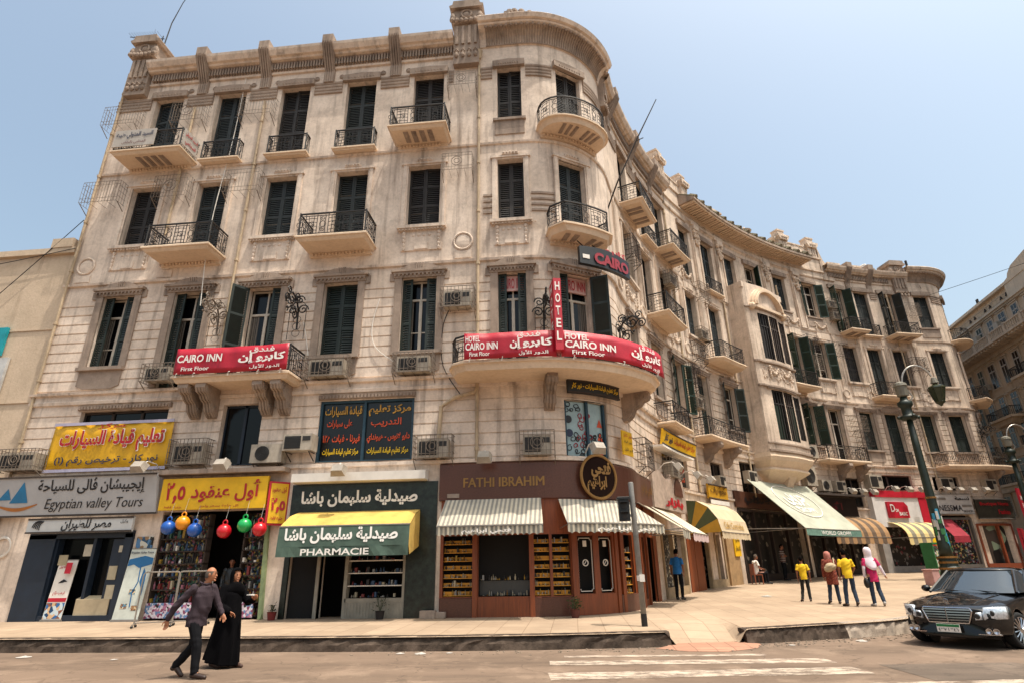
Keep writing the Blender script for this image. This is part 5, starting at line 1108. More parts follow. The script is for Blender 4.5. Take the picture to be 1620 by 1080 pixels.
# pink marble name board with arch
b = MB(F(8.6, 0, .12)); b.prism([(-2.6, 3.72), (1.75, 3.72), (1.75, 4.6), (1.3, 5.3), (.6, 5.5), (-.1, 5.25), (-.35, 4.9), (-1.0, 4.95), (-1.6, 5.2), (-2.6, 5.05)], -.2, .1)
o = b.build('marble_sign', mat('pink_marble', '#a89485', .45, .3, 5), label='pinkish marble shop board with red Arabic name above the cream awnings', cat='sign'); b = MB(F(9.25, 0, .34)); b.prism([(.55*math.cos(PI*i/10), 4.35+.75*math.sin(PI*i/10)) for i in range(11)], -.03, 0); b.build('arch_panel', GRANITE, o); letter('بازار', -1.3, 1.2, 3.82, 4.22, F(8.6, 0, .33), LRD, o, .06)
sb = sign_board('small_gold_sign', 13.6, 15.9, 4.65, 5.35, .25, mat('sign_gold', '#b8871c', .5, .2), 'small golden sign with Arabic letters above the gold awning', frame=BOARD); letter('مجوهرات', 13.8, 15.7, 4.85, 5.25, on_wall(.26), mat('letter_brown', '#6e4a12', .5), sb, .03)
b = MB(); sweep(b, [(.25, 4.4), (.27, 4.4), (.27, 4.6), (.25, 4.6)], 13.7, 15.9, .5); b.build('white_strip', WHT, sb)
sb = sign_board('brown_fascia', 17.0, 24.1, 4.45, 5.3, .12, mat('fascia_brown', '#4b2b1c', .5, .25), 'brown shop fascia with black Arabic lettering behind the green awning'); letter('جروبي', 18.0, 21.0, 4.6, 5.15, on_wall(.13), LBK, sb, .05)
sb = sign_board('dark_glass_sign', 24.8, 29.3, 4.3, 5.45, .2, mat('sign_dark_brown', '#1d1311', .35, .4), 'dark glazed shop sign with dull red script above the brown awning', frame=BOARD); letter('الأمريكين', 25.6, 27.9, 4.55, 5.2, on_wall(.21), mat('letter_dull_red', '#5c1a1c', .5), sb, .05)
b = MB(); sweep(b, [(0, 5.5), (.6, 5.5), (.6, 5.62), (0, 5.66)], 24.6, 29.7, .5); b.build('shop_canopy', BOARD, label='thin dark canopy ledge carrying air conditioners above the brown awning shop', cat='canopy')
# awnings of the wing
GAW = mat('awning_gold_cream', '#bda98a', .9, .2, 1.5); GAG = mat('awning_olive', '#4d5232', .85, .15); GAY = mat('awning_mustard', '#b8892a', .85, .15)
gp = [(.1, 4.35), (.55, 4.3), (1.05, 4.0), (1.4, 3.5), (1.52, 2.95)]
ga = awning('gold_awning', 10.9, 14.7, 4.35, .1, 2.9, 1.52, .3, [GAW, GAW], 'domed cream shop awning with gold and green end panels', split=gp, arms=False, scal=.3)
for s in (10.9, 14.7):
    for i in range(4): b = MB(); b.add([W(s, .1, 2.9), W(s, *gp[i]), W(s, *gp[i+1])], [(0, 1, 2)]); b.build('end_panel', GAG if i % 2 == 0 else GAY, ga)
letter('Cafe Corniche', 11.5, 14.1, 3.1, 3.4, lambda x, z, d: W(x, 1.5+d-(z-3.1)*.2, z), mat('letter_tan', '#a6813f', .7), ga, .02)
PG = mat('awning_pale_green', '#a3a392', .9, .22, 1.2); PGV = mat('awning_green_valance', '#5d7d70', .85, .35, 6)
ga = awning('large_green_awning', 18.2, 24.6, 5.95, .35, 3.25, 3.0, .33, [PG, PGV], 'huge pale green sloping awning with white oval emblem over the dark shop', arms=True, scal=3)
Pg = lambda s, q, d: W(s, .35+2.65*q+d, 5.95-2.7*q+d)
b = MB(); b.tube([Pg(21.2+1.9*math.cos(a), .42+.34*math.sin(a), .02) for a in [2*PI*i/40 for i in range(40)]], .028, 4, closed=True); b.build('oval_emblem', LWH, ga)
letter('جروبي', 20.0, 22.4, .25, .6, lambda x, z, d: Pg(x, .85-z, .01+d), LWH, ga, .02); letter('GROPPI', 20.3, 22.1, .62, .72, lambda x, z, d: Pg(x, z, .01+d) if False else Pg(x, 1.28-z, .01+d), LWH, ga, .01); letter('WORLD GROPPI', 20.0, 23.4, 2.98, 3.18, on_wall(3.02), LWH, ga, .01)
b = MB(); b.tube([W(17.6, .1, 3.35), W(18.4, 2.9, 3.26)], .025, 5); b.build('stay_rod', STEEL, ga)
def barrel(s0, s1, zt, zb, p, k=7): return [(.1+p*math.sin(PI/2*i/k), zb+(zt-zb)*math.cos(PI/2*i/k)) for i in range(k+1)]
def stripes_by_s(name, cols, widths):
    """awning cloth woven in broad bands: built as separate strips of one cloth"""
    return cols, widths
def band_awning(name, s0, s1, prof, c1, c2, k, label, val=.3):
    b = MB(); ss = [s0+(s1-s0)*i/k for i in range(k+1)]
    for i in range(k):
        b.cur = i % 2; b.loft([[W(s, n, z) for n, z in prof]+[W(s, n-.012, z-.02) for n, z in prof[::-1]] for s in (ss[i], ss[i+1])], caps=i in (0, k-1))
        n, z = prof[-1]; a, c = ss[i], ss[i+1]; b.loft([[W(s, n+.005, z) for s in (a, (a+c)/2, c)], [W(a, n+.008, z-val), W((a+c)/2, n+.008, z-val-.05), W(c, n+.008, z-val)]], caps=False, closed=False)
    o = b.build(name, [c1, c2], label=label, cat='awning')
    f = MB(); n, z = prof[-1]; f.tube([W(s, n, z) for s in ss], .025, 5); f.tube([W(s0, .1, z), W(s0, n, z)], .02, 5); f.tube([W(s1, .1, z), W(s1, n, z)], .02, 5); f.build('frame', STEEL, o); return o
band_awning('brown_awning', 24.5, 29.8, barrel(0, 0, 4.25, 3.0, 1.5), mat('awning_tan', '#9c7852', .9, .2), mat('awning_brown', '#5c4a3a', .9, .2), 13, 'rounded tan and brown striped awning right of the huge green one', .35)
ba = band_awning('yellow_awning', 31.5, 34.8, barrel(0, 0, 4.0, 3.0, 1.45), mat('awning_pale_yellow', '#cbb57c', .9, .15), mat('awning_grey', '#7d7564', .9, .15), 9, 'pale yellow and grey striped awning under the red logo portal', .4)
b = MB(F(33.9, 2.75, 1.57)); b.T = b.T @ Matrix.Rotation(R(90), 4, 'X'); b.lathe([(0, 0), (.42, 0), (.42, .01), (0, .01)], 20, sc=(1, .6)); b.build('round_emblem', LYE, ba)
b = MB(F(36.4, 0, 0)); b.add([(-.5, -.1, 4.2), (.7, -.1, 4.2), (.7, -1.1, 3.1), (-.5, -1.1, 3.1), (-.5, -1.1, 2.7), (.7, -1.1, 2.7)], [(0, 1, 2, 3), (3, 2, 5, 4)]); b.build('red_awning', mat('awning_dull_red', '#8e2230', .85, .2), label='small red awning half hidden behind the tall lamp post', cat='awning')

# ================================================================== hotel signs and banners
def banner(name, s0, s1, z0, z1, n, m, label, sag=.03, ds=.12, cat='banner', rip=.018):
    b = MB(); ss = srange(s0, s1, ds); zz = [0, .25, .5, .75, 1]; r = random.Random(int(s0*10)+77)
    ph = [r.uniform(0, 6) for _ in range(4)]
    def nn(s, t): return n+rip*math.sin(s*5+ph[0]+t*2)+rip*.6*math.sin(s*11+ph[1]+3*t)
    fr_ = [[W(s, nn(s, t), z0+(z1-z0)*t-(sag*math.sin(PI*(s-s0)/(s1-s0)) if t else 0)) for t in zz] for s in ss]
    bk = [[W(s, nn(s, t)-.012, z0+(z1-z0)*t-(sag*math.sin(PI*(s-s0)/(s1-s0)) if t else 0)) for t in zz] for s in ss]
    b.smooth = True; b.loft([a+c[::-1] for a, c in zip(fr_, bk)]); return b.build(name, m, label=label, cat=cat, group=None)
LH = LWH
def hotel_text(o, s0, wd, z0, n, hotel=True):
    P = on_wall(n+.035); s = lambda q: s0+wd*q; h = .9
    if hotel: letter('HOTEL', s(.02), s(.2), z0+.62*h, z0+.84*h, P, LH, o, .02)
    letter('CAIRO INN', s(.02), s(.42), z0+(.32 if hotel else .42)*h, z0+(.58 if hotel else .72)*h, P, LH, o, .025); letter('First Floor', s(.07), s(.32), z0+.1*h, z0+.25*h, P, LH, o, .01)
    letter('فندق', s(.66), s(.88), z0+.66*h, z0+.9*h, P, LH, o, .02); letter('كايرو إن', s(.57), s(.98), z0+.28*h, z0+.68*h, P, LH, o, .04); letter('الدور الأول', s(.68), s(.94), z0+.06*h, z0+.24*h, P, LH, o, .01)
HB = banner('hotel_banner', -12.8, -8.93, 7.72, 8.62, 1.2, REDV, 'red hotel banner with white lettering tied to the left front balcony'); hotel_text(HB, -12.8, 3.87, 7.72, 1.2, False)
HC = banner('hotel_banner', -3.05, -.52, 7.6, 8.44, 1.6, REDV, 'red hotel banner on the corner balcony left of the upright HOTEL sign'); hotel_text(HC, -3.05, 2.5, 7.58, 1.6)
HD = banner('hotel_banner', -.42, 2.75, 7.6, 8.44, 1.6, REDV, 'red hotel banner on the corner balcony right of the upright HOTEL sign'); hotel_text(HD, -.4, 2.95, 7.58, 1.6)
for o in (HB, HC, HD): o['group'] = 'red hotel banners on the balconies'
r = random.Random(9)
for s, n, z in [(s, 1.24, 7.66) for s in (-12.7, -12.1, -10.9, -9.9, -9.15)]+[(s, 1.64, 7.56) for s in (-2.9, -1.9, -.2, 1.0, 2.2)]:
    b = MB(); b.tube([W(s, n-.12, z), W(s+.02, n+.02, z-.06), W(s+.05, n+.03, z+.06), W(s+.03, n-.1, z+.1)], .014, 4); b.build('banner_tie', WHT, label='white cord tie at the foot of a red hotel banner', cat='cord', group='cords tying the red hotel banners')
T = F(-.47, 0, 1.62); b = MB(T); b.box(-.12, .12, -.16, .5, 7.75, 10.15); HV = b.build('hotel_upright_sign', RED, label='upright red sign with HOTEL in stacked white letters on the corner', cat='sign')
for i, ch in enumerate('HOTEL'): letter(ch, -.075, .075, 9.72-.42*i, 10.02-.42*i, T @ Tr(0, -.16, 0), LWH, HV, .02)
TS2 = F(-.47, 0, 1.62) @ Tr(-.12, .17, 0, R(-90))
for i, ch in enumerate('HOTEL'): letter(ch, -.14, .14, 9.72-.42*i, 10.02-.42*i, TS2, LWH, HV, .02)
for s, wd, lb in ((-1.68, .86, 'red lettered panel in the top of the left window on the round corner'), (.62, 1.12, 'red lettered panel in the top of the right window on the round corner')):
    b = MB(F(s)); b.box(-wd/2, wd/2, .2, .28, 10.72, 11.3); o = b.build('window_sign', mat('window_sign_pink', '#c49a92', .6, .15), label=lb, cat='sign'); letter('CAIRO INN', -wd*.46, wd*.46, 10.8, 11.2, F(s, 0, -.2), LRD, o, .01)
CS = thing('hanging_sign', 'black curved hanging sign with red capitals under the corner balcony', 'sign', W(1.5, 1.15, 11.6))
b = MB(); ss = srange(.3, 2.1, .2); b.loft([[W(s, .95, 11.2), W(s, 1.1, 11.2), W(s, 1.1, 11.86+.08*math.sin(PI*max(0, min(1, (s-.3)/1.8)))), W(s, .95, 11.86+.08*math.sin(PI*max(0, min(1, (s-.3)/1.8))))] for s in ss]); b.build('board', BLK, CS)
letter('CAIRO', 0.72, 2.0, 11.28, 11.72, on_wall(1.12), mat('neon_red', '#8f1622', .4), CS, .05); letter('كايرو', 1.1, 1.95, 11.8, 12.1, on_wall(1.08), LRD, CS, .05); b = MB(); sweep(b, [(1.1, 11.4), (1.12, 11.4), (1.12, 11.55), (1.1, 11.55)], .38, .58, .2); b.build('white_plate', WHT, CS)
b = MB(); [b.tube([W(s, .3, 12.6), W(s, 1.0, 11.8)], .02, 4) for s in (.6, 1.2, 1.9)]; b.build('stay', IRON, CS)
YB = banner('driving_school_banner', -17.55, -13.2, 4.86, 6.52, .14, mat('vinyl_yellow', '#d19c07', .5, .18, 1.4), 'large yellow banner with red Arabic driving school lettering over the travel agency', sag=.04)
LRW = LRD
letter('مركز', -15.9, -14.9, 6.25, 6.45, on_wall(.19), LRD, YB, .02); letter('تعليم قيادة السيارات', -17.2, -13.4, 5.45, 6.25, on_wall(.175), LWH, YB, .05); letter('تعليم قيادة السيارات', -17.17, -13.43, 5.48, 6.22, on_wall(.197), LRD, YB, .034); letter('نور كار - ترخيص رقم (١)', -17.2, -13.5, 5.02, 5.35, on_wall(.18), LBL, YB, .02)
for z in (4.84, 6.42): bb = MB(); sweep(bb, [(.15, z), (.172, z), (.172, z+.1), (.15, z+.1)], -17.55, -13.2); bb.build('white_border', mat('pale_lilac', '#a9a2b5', .6), YB)
b = MB(); sweep(b, [(-.24, 4.88), (-.15, 4.88), (-.15, 6.93), (-.24, 6.93)], -8.18, -5.0); BW = b.build('driving_school_window', mat('blackout_vinyl', '#0b0a0b', .25, .2), label='blacked out mezzanine window painted with orange and yellow Arabic driving school adverts', cat='sign')
fm = mat('teal_frame', '#1b3a49', .6, .25); b = MB(Tr(0, 0, 0))
for x in (-8.2, -6.7, -5.06): b.box(x, x+.08, .06, .2, 4.88, 6.95)
for z in (4.88, 6.87): b.box(-8.12, -5.06, .07, .2, z, z+.08)
b.build('frame', fm, BW); I = Tr(0, -.0, 0); T = Tr(0, .14, 0)
for s0, s1 in ((-8.05, -6.78), (-6.55, -5.12)):
    k = s0 < -7
    letter('قيادة السيارات' if k else 'مركز تعليم', s0, s1, 6.4, 6.78, T, LYE if False else mat('letter_ochre', '#b0812a', .5), BW, .03); letter('على سيارات' if k else 'التدريب', s0+.1, s1-.3, 6.02, 6.32, T, LOR, BW, .02); letter('فيرنا - فيات ١٢٨' if k else 'دايو لانوس - هيونداي', s0, s1, 5.5, 5.82, T, LOR, BW, .03); letter('مركز تعليم قيادة السيارات', s0+.03, s1-.03, 5.08, 5.36, T, LYE, BW, .02)
sb = sign_board('driving_school_sign', -.02, 1.98, 6.86, 7.3, .32, BLK, 'black sign with yellow Arabic lettering over the painted corner window', frame=BOARD); letter('مركز تعليم قيادة السيارات - نور كار', .1, 1.88, 6.95, 7.2, on_wall(.33), LYE, sb, .02)
b = MB(); b.loft([[W(s, -.2, 4.9), W(s, -.15, 4.9), W(s, -.15, 6.7), W(s, -.2, 6.7)] for s in srange(-.04, 1.6, .2)]); PW = b.build('painted_window', mat('pale_glass', '#8fa3a5', .25, .25, 2), label='pale corner window covered in road sign drawings and red scrawl', cat='window')
b = MB()
for s in (-.03, .8, 1.55): b.T = F(s); b.box(-.04, .05, .06, .2, 4.9, 6.7)
b.build('frame', fm, PW); Pw = on_wall(-.145); rr = random.Random(4)
b = MB()
for s, z in ((1.38, 6.05), (1.38, 5.6), (1.36, 5.14)): b.add([Pw(s-.13, z-.13, .01), Pw(s+.13, z-.13, .01), Pw(s, z+.15, .01)], [(0, 1, 2)])
b.build('warning_triangle', LOR, PW)
for s, z in ((.12, 6.1), (.14, 5.65)): b = MB(); b.add([Pw(s+.13*math.cos(a), z+.13*math.sin(a), .01) for a in [2*PI*i/14 for i in range(14)]], [list(range(14))]); b.build('round_road_sign', LBL if z < 6 else LBK, PW)
def scrawl(name, cx, cz, rx, rz_, k, m, seed, t=.014):
    r = random.Random(seed); b = MB()
    for _ in range(k):
        x = cx+r.uniform(-rx, rx); z = cz+r.uniform(-rz_, rz_); a = r.uniform(0, 6); q = []
        for i in range(12): q.append(Pw(x, z, .012)); a += r.uniform(.2, 1.0); x += .045*math.cos(a); z += .045*math.sin(a)
        b.tube(q, t, 4)
    b.build(name, m, PW)
scrawl('red_scrawl', .75, 5.8, .35, .6, 16, mat('scrawl_red', '#9a2a33', .6), 1); scrawl('black_scrawl', .8, 5.3, .65, .35, 22, LBK, 2); scrawl('black_scrawl', .3, 6.5, .3, .12, 6, LBK, 3)
b = MB(F(2.28, 0, .25)); b.box(-.35, .35, -.05, 0, 5.05, 5.85); o = b.build('small_yellow_sign', YEL, label='small yellow sign with Arabic text beside the painted corner window', cat='sign'); T = F(2.28, 0, .31)
for z, t_ in ((5.62, 'نور كار'), (5.4, 'لتعليم القيادة'), (5.16, 'الدور الأول')): letter(t_, -.3, .3, z, z+.14, T, LRD if z > 5.6 else LBK, o, .01)
sb = sign_board('yellow_school_sign', 7.3, 11.9, 6.32, 6.95, .45, YEL, 'yellow sign with red and blue Arabic lettering on the wing above the jewellery shop', frame=BOARD, dn=.12)
letter('مركز تعليم قيادة السيارات', 8.9, 11.7, 6.45, 6.8, lean(.45, .12, 6.32, 6.95), LRD, sb, .03); letter('نور كار', 7.5, 8.7, 6.45, 6.8, lean(.45, .12, 6.32, 6.95), LBL, sb, .04)
b = MB(); sweep(b, [(.0, 6.16), (.55, 6.16), (.55, 6.24), (.0, 6.24)], 7.0, 11.4, .4); b.build('light_trough', WHT, sb)
b = MB(F(11.0)); b.box(-.75, .75, .1, .16, 5.0, 6.1); o = b.build('yellow_window_advert', BLK, label='dark wing window with yellow and orange painted Arabic below the yellow sign', cat='sign'); T = F(11.0, 0, -.1); letter('قيادة', -.7, -.1, 5.6, 5.95, T, LYE, o, .03); letter('السيارات', -.7, -.1, 5.15, 5.5, T, LYE, o, .03); letter('نور', .1, .65, 5.55, 5.9, T, LOR, o, .03); letter('كار', .1, .65, 5.15, 5.45, T, LOR, o, .03)
# cloth sign on the top left balcony
for T, wd, lb in ((W(-16.95, 1.14, 17.45), 2.5, 'white Arabic cloth sign on the front of the top left balcony'),):
    b = MB(Tr(0, 0, 0)); b.box(-17.5, -15.75, -1.14, -1.1, 17.45, 18.25); o = b.build('balcony_sign', mat('faded_white', '#a9a097', .8, .2), label=lb, cat='sign'); letter('السيد المتولي طيبه', -17.4, -15.85, 17.8, 18.15, Tr(0, -1.14, 0), LBL, o, .02); letter('المحامي بالنقض', -17.1, -16.1, 17.52, 17.72, Tr(0, -1.14, 0), mat('letter_faded', '#6a4040', .7), o, .01)
b = MB(Tr(0, 0, 0)); b.box(-14.6, -14.56, -1.05, -.2, 17.42, 18.2); o = b.build('balcony_sign', MATS['faded_white'], label='white Arabic cloth sign on the right end of the top left balcony', cat='sign'); letter('السيد المتولي', -1.0, -.25, 17.85, 18.1, Tr(-14.56, 0, 0, R(90)), LRD, o, .02) ; letter('المحامي', -.95, -.3, 17.5, 17.75, Tr(-14.56, 0, 0, R(90)), LRD, o, .02)

# ================================================================== air conditioners and cages
def cage_mesh(wd, h, d, motif=True, gap=.13, t=.011):
    b = MB()
    for z in (0, h): b.tube([(-wd/2, 0, z), (-wd/2, -d, z), (wd/2, -d, z), (wd/2, 0, z)], t*1.4, 4)
    b.tube([(-wd/2, -d, h*.82), (wd/2, -d, h*.82)], t, 4); b.tube([(-wd/2, -d, h*.18), (wd/2, -d, h*.18)], t, 4)
    k = int(wd/gap)
    for i in range(k+1): x = -wd/2+wd*i/k; b.tube([(x, -d, 0), (x, -d, h)], t, 4, caps=False)
    for x in (-wd/2, wd/2):
        for i in range(1, 4): b.tube([(x, -d*i/4, 0), (x, -d*i/4, h)], t, 4, caps=False)
        for z in (h*.25, h*.5, h*.75): b.tube([(x, -d, z), (x, 0, z)], t, 4, caps=False)
        b.tube([(x, 0, -.3), (x, -d*.9, 0)], .016, 4)
    for i in range(1, 4): x = -wd/2+wd*i/4; b.tube([(x, 0, 0), (x, -d, 0)], t, 4)
    if motif: b.ring((0, -d-.012, h*.5), h*.27, (1, 0, 0), (0, 0, 1), .014, 14, 4); b.ring((0, -d-.014, h*.5), h*.14, (1, 0, 0), (0, 0, 1), .012, 10, 4)
    return b
def ac_body(wd, h, d, fan=False):
    b = MB(); b.box(-wd/2, wd/2, -d, -.02, .03, h); g = MB()
    if fan:
        g.T = Matrix.Translation((-wd*.12, -d, h*.52)) @ Matrix.Rotation(R(90), 4, 'X'); g.lathe([(0, .0), (h*.38, 0), (h*.38, .015), (0, .012)], 16); g.T = Matrix.Identity(4)
        for k in range(5): g.ring((-wd*.12, -d-.02, h*.52), h*(.08+.075*k), (1, 0, 0), (0, 0, 1), .005, 14, 3)
    else:
        g.box(-wd*.44, wd*.12, -d-.012, -d, h*.15, h*.88)
        for k in range(8): g.box(-wd*.44, wd*.12, -d-.02, -d-.012, h*(.18+.085*k), h*(.2+.085*k))
        g.box(wd*.18, wd*.45, -d-.012, -d, h*.6, h*.86)
    return b, g
ACB = {}
def ac(s, z, wd, h, d, label, cage=True, fan=False, group='air conditioners on the building', n=.02):
    t = thing('air_conditioner', label, 'air conditioner', F(s, z, n), group); key = (wd, h, d, fan)
    bb, gg = ac_body(wd*.8 if cage else wd, h*.82 if cage else h, d*.85 if cage else d, fan); bb.T = Matrix.Identity(4)
    for nm, q, mm in (('casing', bb, ACW), ('grille', gg, ACD)): o = q.build(nm, mm, t); o.data.transform(F(s, z, n)); 
    if cage: o = cage_mesh(wd, h, d).build('cage', CAGE, t); o.data.transform(F(s, z, n))
    else:
        b = MB(F(s, z, n)); [b.tube([(x, 0, -.25), (x, -d*.9, .0), (x, 0, .0)], .018, 4) for x in (-wd*.4, wd*.4)]; b.build('bracket', RUSTI, t)
    return t
ac(-7.95, 7.68, 1.5, .72, .5, 'caged air conditioner under the closed fourth hotel window'); ac(-4.98, 7.68, 1.35, .68, .5, 'caged air conditioner under the fifth hotel window with white sash'); ac(-3.55, 9.95, 1.18, .75, .45, 'caged air conditioner high beside the drain pipe left of the corner'); ac(-14.0, 7.8, 1.1, .62, .5, 'caged air conditioner left of the front hotel banner')
ac(-4.22, 4.86, 1.22, .72, .45, 'caged air conditioner right of the blacked out driving school window'); ac(-.98, 4.84, 1.08, .76, .45, 'caged air conditioner on the round corner left of the painted window')
ac(-9.65, 4.86, 1.05, .62, .4, 'bare condenser with round fan right of the mezzanine door', cage=False, fan=True); ac(-8.6, 5.2, .95, .55, .5, 'white window air conditioner left of the blacked out window', cage=False); ac(-12.35, 4.92, 1.3, .82, .45, 'caged air conditioner between yellow banner and mezzanine door'); ac(-18.3, 4.9, 1.6, .7, .55, 'caged air conditioner left of the yellow banner at left edge')
b = MB(Tr(-19.25, .05, 2.75)); b.box(-.35, .35, -.4, 0, 0, .95); o = b.build('outdoor_unit', ACW, label='white outdoor unit on the tiled wall at the far left edge', cat='air conditioner'); b = MB(Tr(-19.25, .05, 2.75)); b.box(-.05, .25, -.42, -.4, .2, .8); b.build('grille', ACD, o)
b = MB(); [b.ring((-18.35, -.06, 2.5+.02*i), .3, (1, 0, 0), (0, 0, 1), .02, 16, 5) for i in range(3)]; b.build('pipe_coil', WHT, label='loop of white pipe hanging beside the left outdoor unit', cat='pipe')
for s, z, wd, h, d, lb, cg, fn in ((9.0, 5.1, 1.3, .85, .5, 'caged air conditioner left of the yellow painted wing window', True, False), (13.7, 9.1, .9, .7, .5, 'caged air conditioner beside the carved wing panel above the long balcony', True, False), (15.2, 5.3, .7, .55, .4, 'small white air conditioner in the arched wing opening', False, False), (25.2, 6.0, 1.0, 1.2, .4, 'tall white twin condenser over the brown awning shop', False, True), (26.6, 5.75, .9, .7, .4, 'white condenser right of the tall twin one', False, True), (27.9, 5.75, .9, .7, .45, 'window air conditioner left of the wing arch', False, False), (31.2, 6.05, 1.1, .9, .5, 'white air conditioner over the left end of the red portal', False, False), (31.3, 19.0, 1.0, .75, .45, 'upper caged air conditioner beside the high wing window right of the pylons', True, False), (31.5, 18.1, 1.0, .75, .45, 'lower caged air conditioner beside the high wing window right of the pylons', True, False), (25.9, 7.75, .9, .8, .4, 'white condenser on the middle wing balcony beside the oriel', False, True), (37.3, 6.15, 1.0, .75, .4, 'air conditioner above the fashion shop sign', False, False), (40.6, 6.0, .9, .8, .4, 'white air conditioner above the dark far corner sign', False, False), (18.9, 5.75, .9, .7, .4, 'air conditioner in the dark wing window under the oriel', False, False), (15.6, 13.4, 1.0, .7, .5, 'caged air conditioner left of the bow fronted wing balcony', True, False), (12.1, 15.5, 1.1, .75, .5, 'caged air conditioner below the second high wing balcony', True, False)):
    ac(s, z, wd, h, d, lb, cg, fn)
CG = 'empty air conditioner cages on the facade'
for i, (s, z, wd, h, lb) in enumerate(((-18.25, 19.3, 1.5, .95, 'empty iron cage at the top left edge above the cloth sign'), (-15.2, 19.2, 1.4, 1.0, 'empty iron cage between the first and second top floor windows'), (-12.2, 19.2, 1.4, 1.0, 'empty iron cage between the second and third top floor windows'), (-3.55, 19.75, 1.15, .65, 'empty iron cage high on the pilaster left of the drum'), (-18.1, 15.4, 1.6, .95, 'empty iron cage at the left edge of the third floor'), (-15.15, 15.4, 1.4, 1.0, 'empty iron cage left of the second third floor window'), (-12.2, 15.4, 1.4, 1.0, 'empty iron cage left of the third window of the third floor'), (-3.65, 15.6, 1.15, .75, 'empty iron cage left of the drain pipe on the third floor'))):
    o = cage_mesh(wd, h, .5, i % 2 == 1, .12, .0065).build('empty_cage', CAGE, M=F(s, z), label=lb, cat='cage', group=CG)
wl = ['lowest', 'second', 'third', 'fourth', 'fifth']
for i, (s, z, lb) in enumerate(((6.6, 14.6, 'tall empty cage under the first high wing balcony'), (13.6, 17.6, 'empty cage above the second high wing balcony'), (14.9, 12.0, 'empty cage on the wing left of the bow fronted balcony'), (16.5, 16.2, 'empty cage under the left end of the tiled eave'), (28.3, 15.4, 'upper empty cage right of the oriel pediment'), (28.3, 13.9, 'empty cage right of the oriel below another'), (31.1, 15.2, 'empty cage left of the third floor wing window past the oriel'), (31.2, 9.9, 'upper empty cage over the second floor wing window'), (31.4, 8.9, 'lower empty cage over the second floor wing window'), (35.9, 9.8, 'empty cage left of the far corner second floor window'), (37.9, 14.6, 'empty cage on the far corner pilaster third floor'), (38.6, 19.0, 'empty cage on the far corner pilaster top floor'), (13.6, 10.4, 'empty cage on the wing above the long bracketed balcony'), (4.7, 8.6, 'empty cage right of the corner hotel banner'), (5.0, 5.0, 'empty cage low behind the perfume fascia end'))):
    cage_mesh(1.2, 1.05, .45, i % 3 != 0, .13, .011).build('empty_cage', CAGE if i % 2 else RUSTI, M=F(s, z), label=lb, cat='cage', group='empty air conditioner cages on the wing')

# ================================================================== floodlights, iron lamp brackets, antennas, wires
def flood(s, z, n, reach, label, tilt=50):
    t = thing('floodlight', label, 'floodlight', F(s, z, n), 'floodlights over the shop signs'); T = F(s, z, n)
    b = MB(T); b.tube([(0, 0, 0), (0, -reach*.3, .22), (0, -reach*.7, .25), (0, -reach, .08)], .02, 5); b.build('arm', WHT, t)
    H = T @ Matrix.Translation((0, -reach, 0)) @ Matrix.Rotation(R(tilt), 4, 'X'); b = MB(H); b.taper((-.17, .17, -.12, .12), (-.23, .23, -.17, .17), .16, -.06); b.build('housing', mat('lamp_housing', '#998f83', .6, .3), t); b = MB(H); b.box(-.2, .2, -.15, .15, -.075, -.062); b.build('lens', GREY, t)
flood(-13.4, 4.75, .0, 1.05, 'floodlight on a curved arm at the right end of the travel agency sign'); flood(-10.75, 4.75, .4, .55, 'floodlight on a curved arm in front of the yellow gift shop sign'); flood(-7.05, 4.5, .4, .35, 'floodlight on the white pharmacy beam', 60); flood(-2.55, 4.75, .1, .6, 'floodlight in front of the perfume shop gold lettering', 55); flood(.55, 4.98, .1, .75, 'floodlight over the round gold medallion', 55)
for i, (s, lb) in enumerate(((7.4, 'floodlight at the left of the pink marble board'), (10.3, 'floodlight right of the pink marble board'), (12.2, 'floodlight over the gold awning'), (28.2, 'first floodlight over the dark glazed sign'), (29.2, 'second floodlight over the dark glazed sign'), (30.2, 'floodlight left of the red portal'), (32.2, 'first floodlight above the red portal'), (33.4, 'second floodlight above the red portal'), (34.5, 'third floodlight above the red portal'), (36.6, 'floodlight over the letters of the fashion sign'), (37.6, 'floodlight over the middle of the fashion sign'), (38.6, 'floodlight over the right end of the fashion sign'), (39.6, 'floodlight over the dark far corner sign'))): flood(s, 5.3 if s < 13 else 5.75 if s < 31 else 6.0, .15, .8, lb, 55)
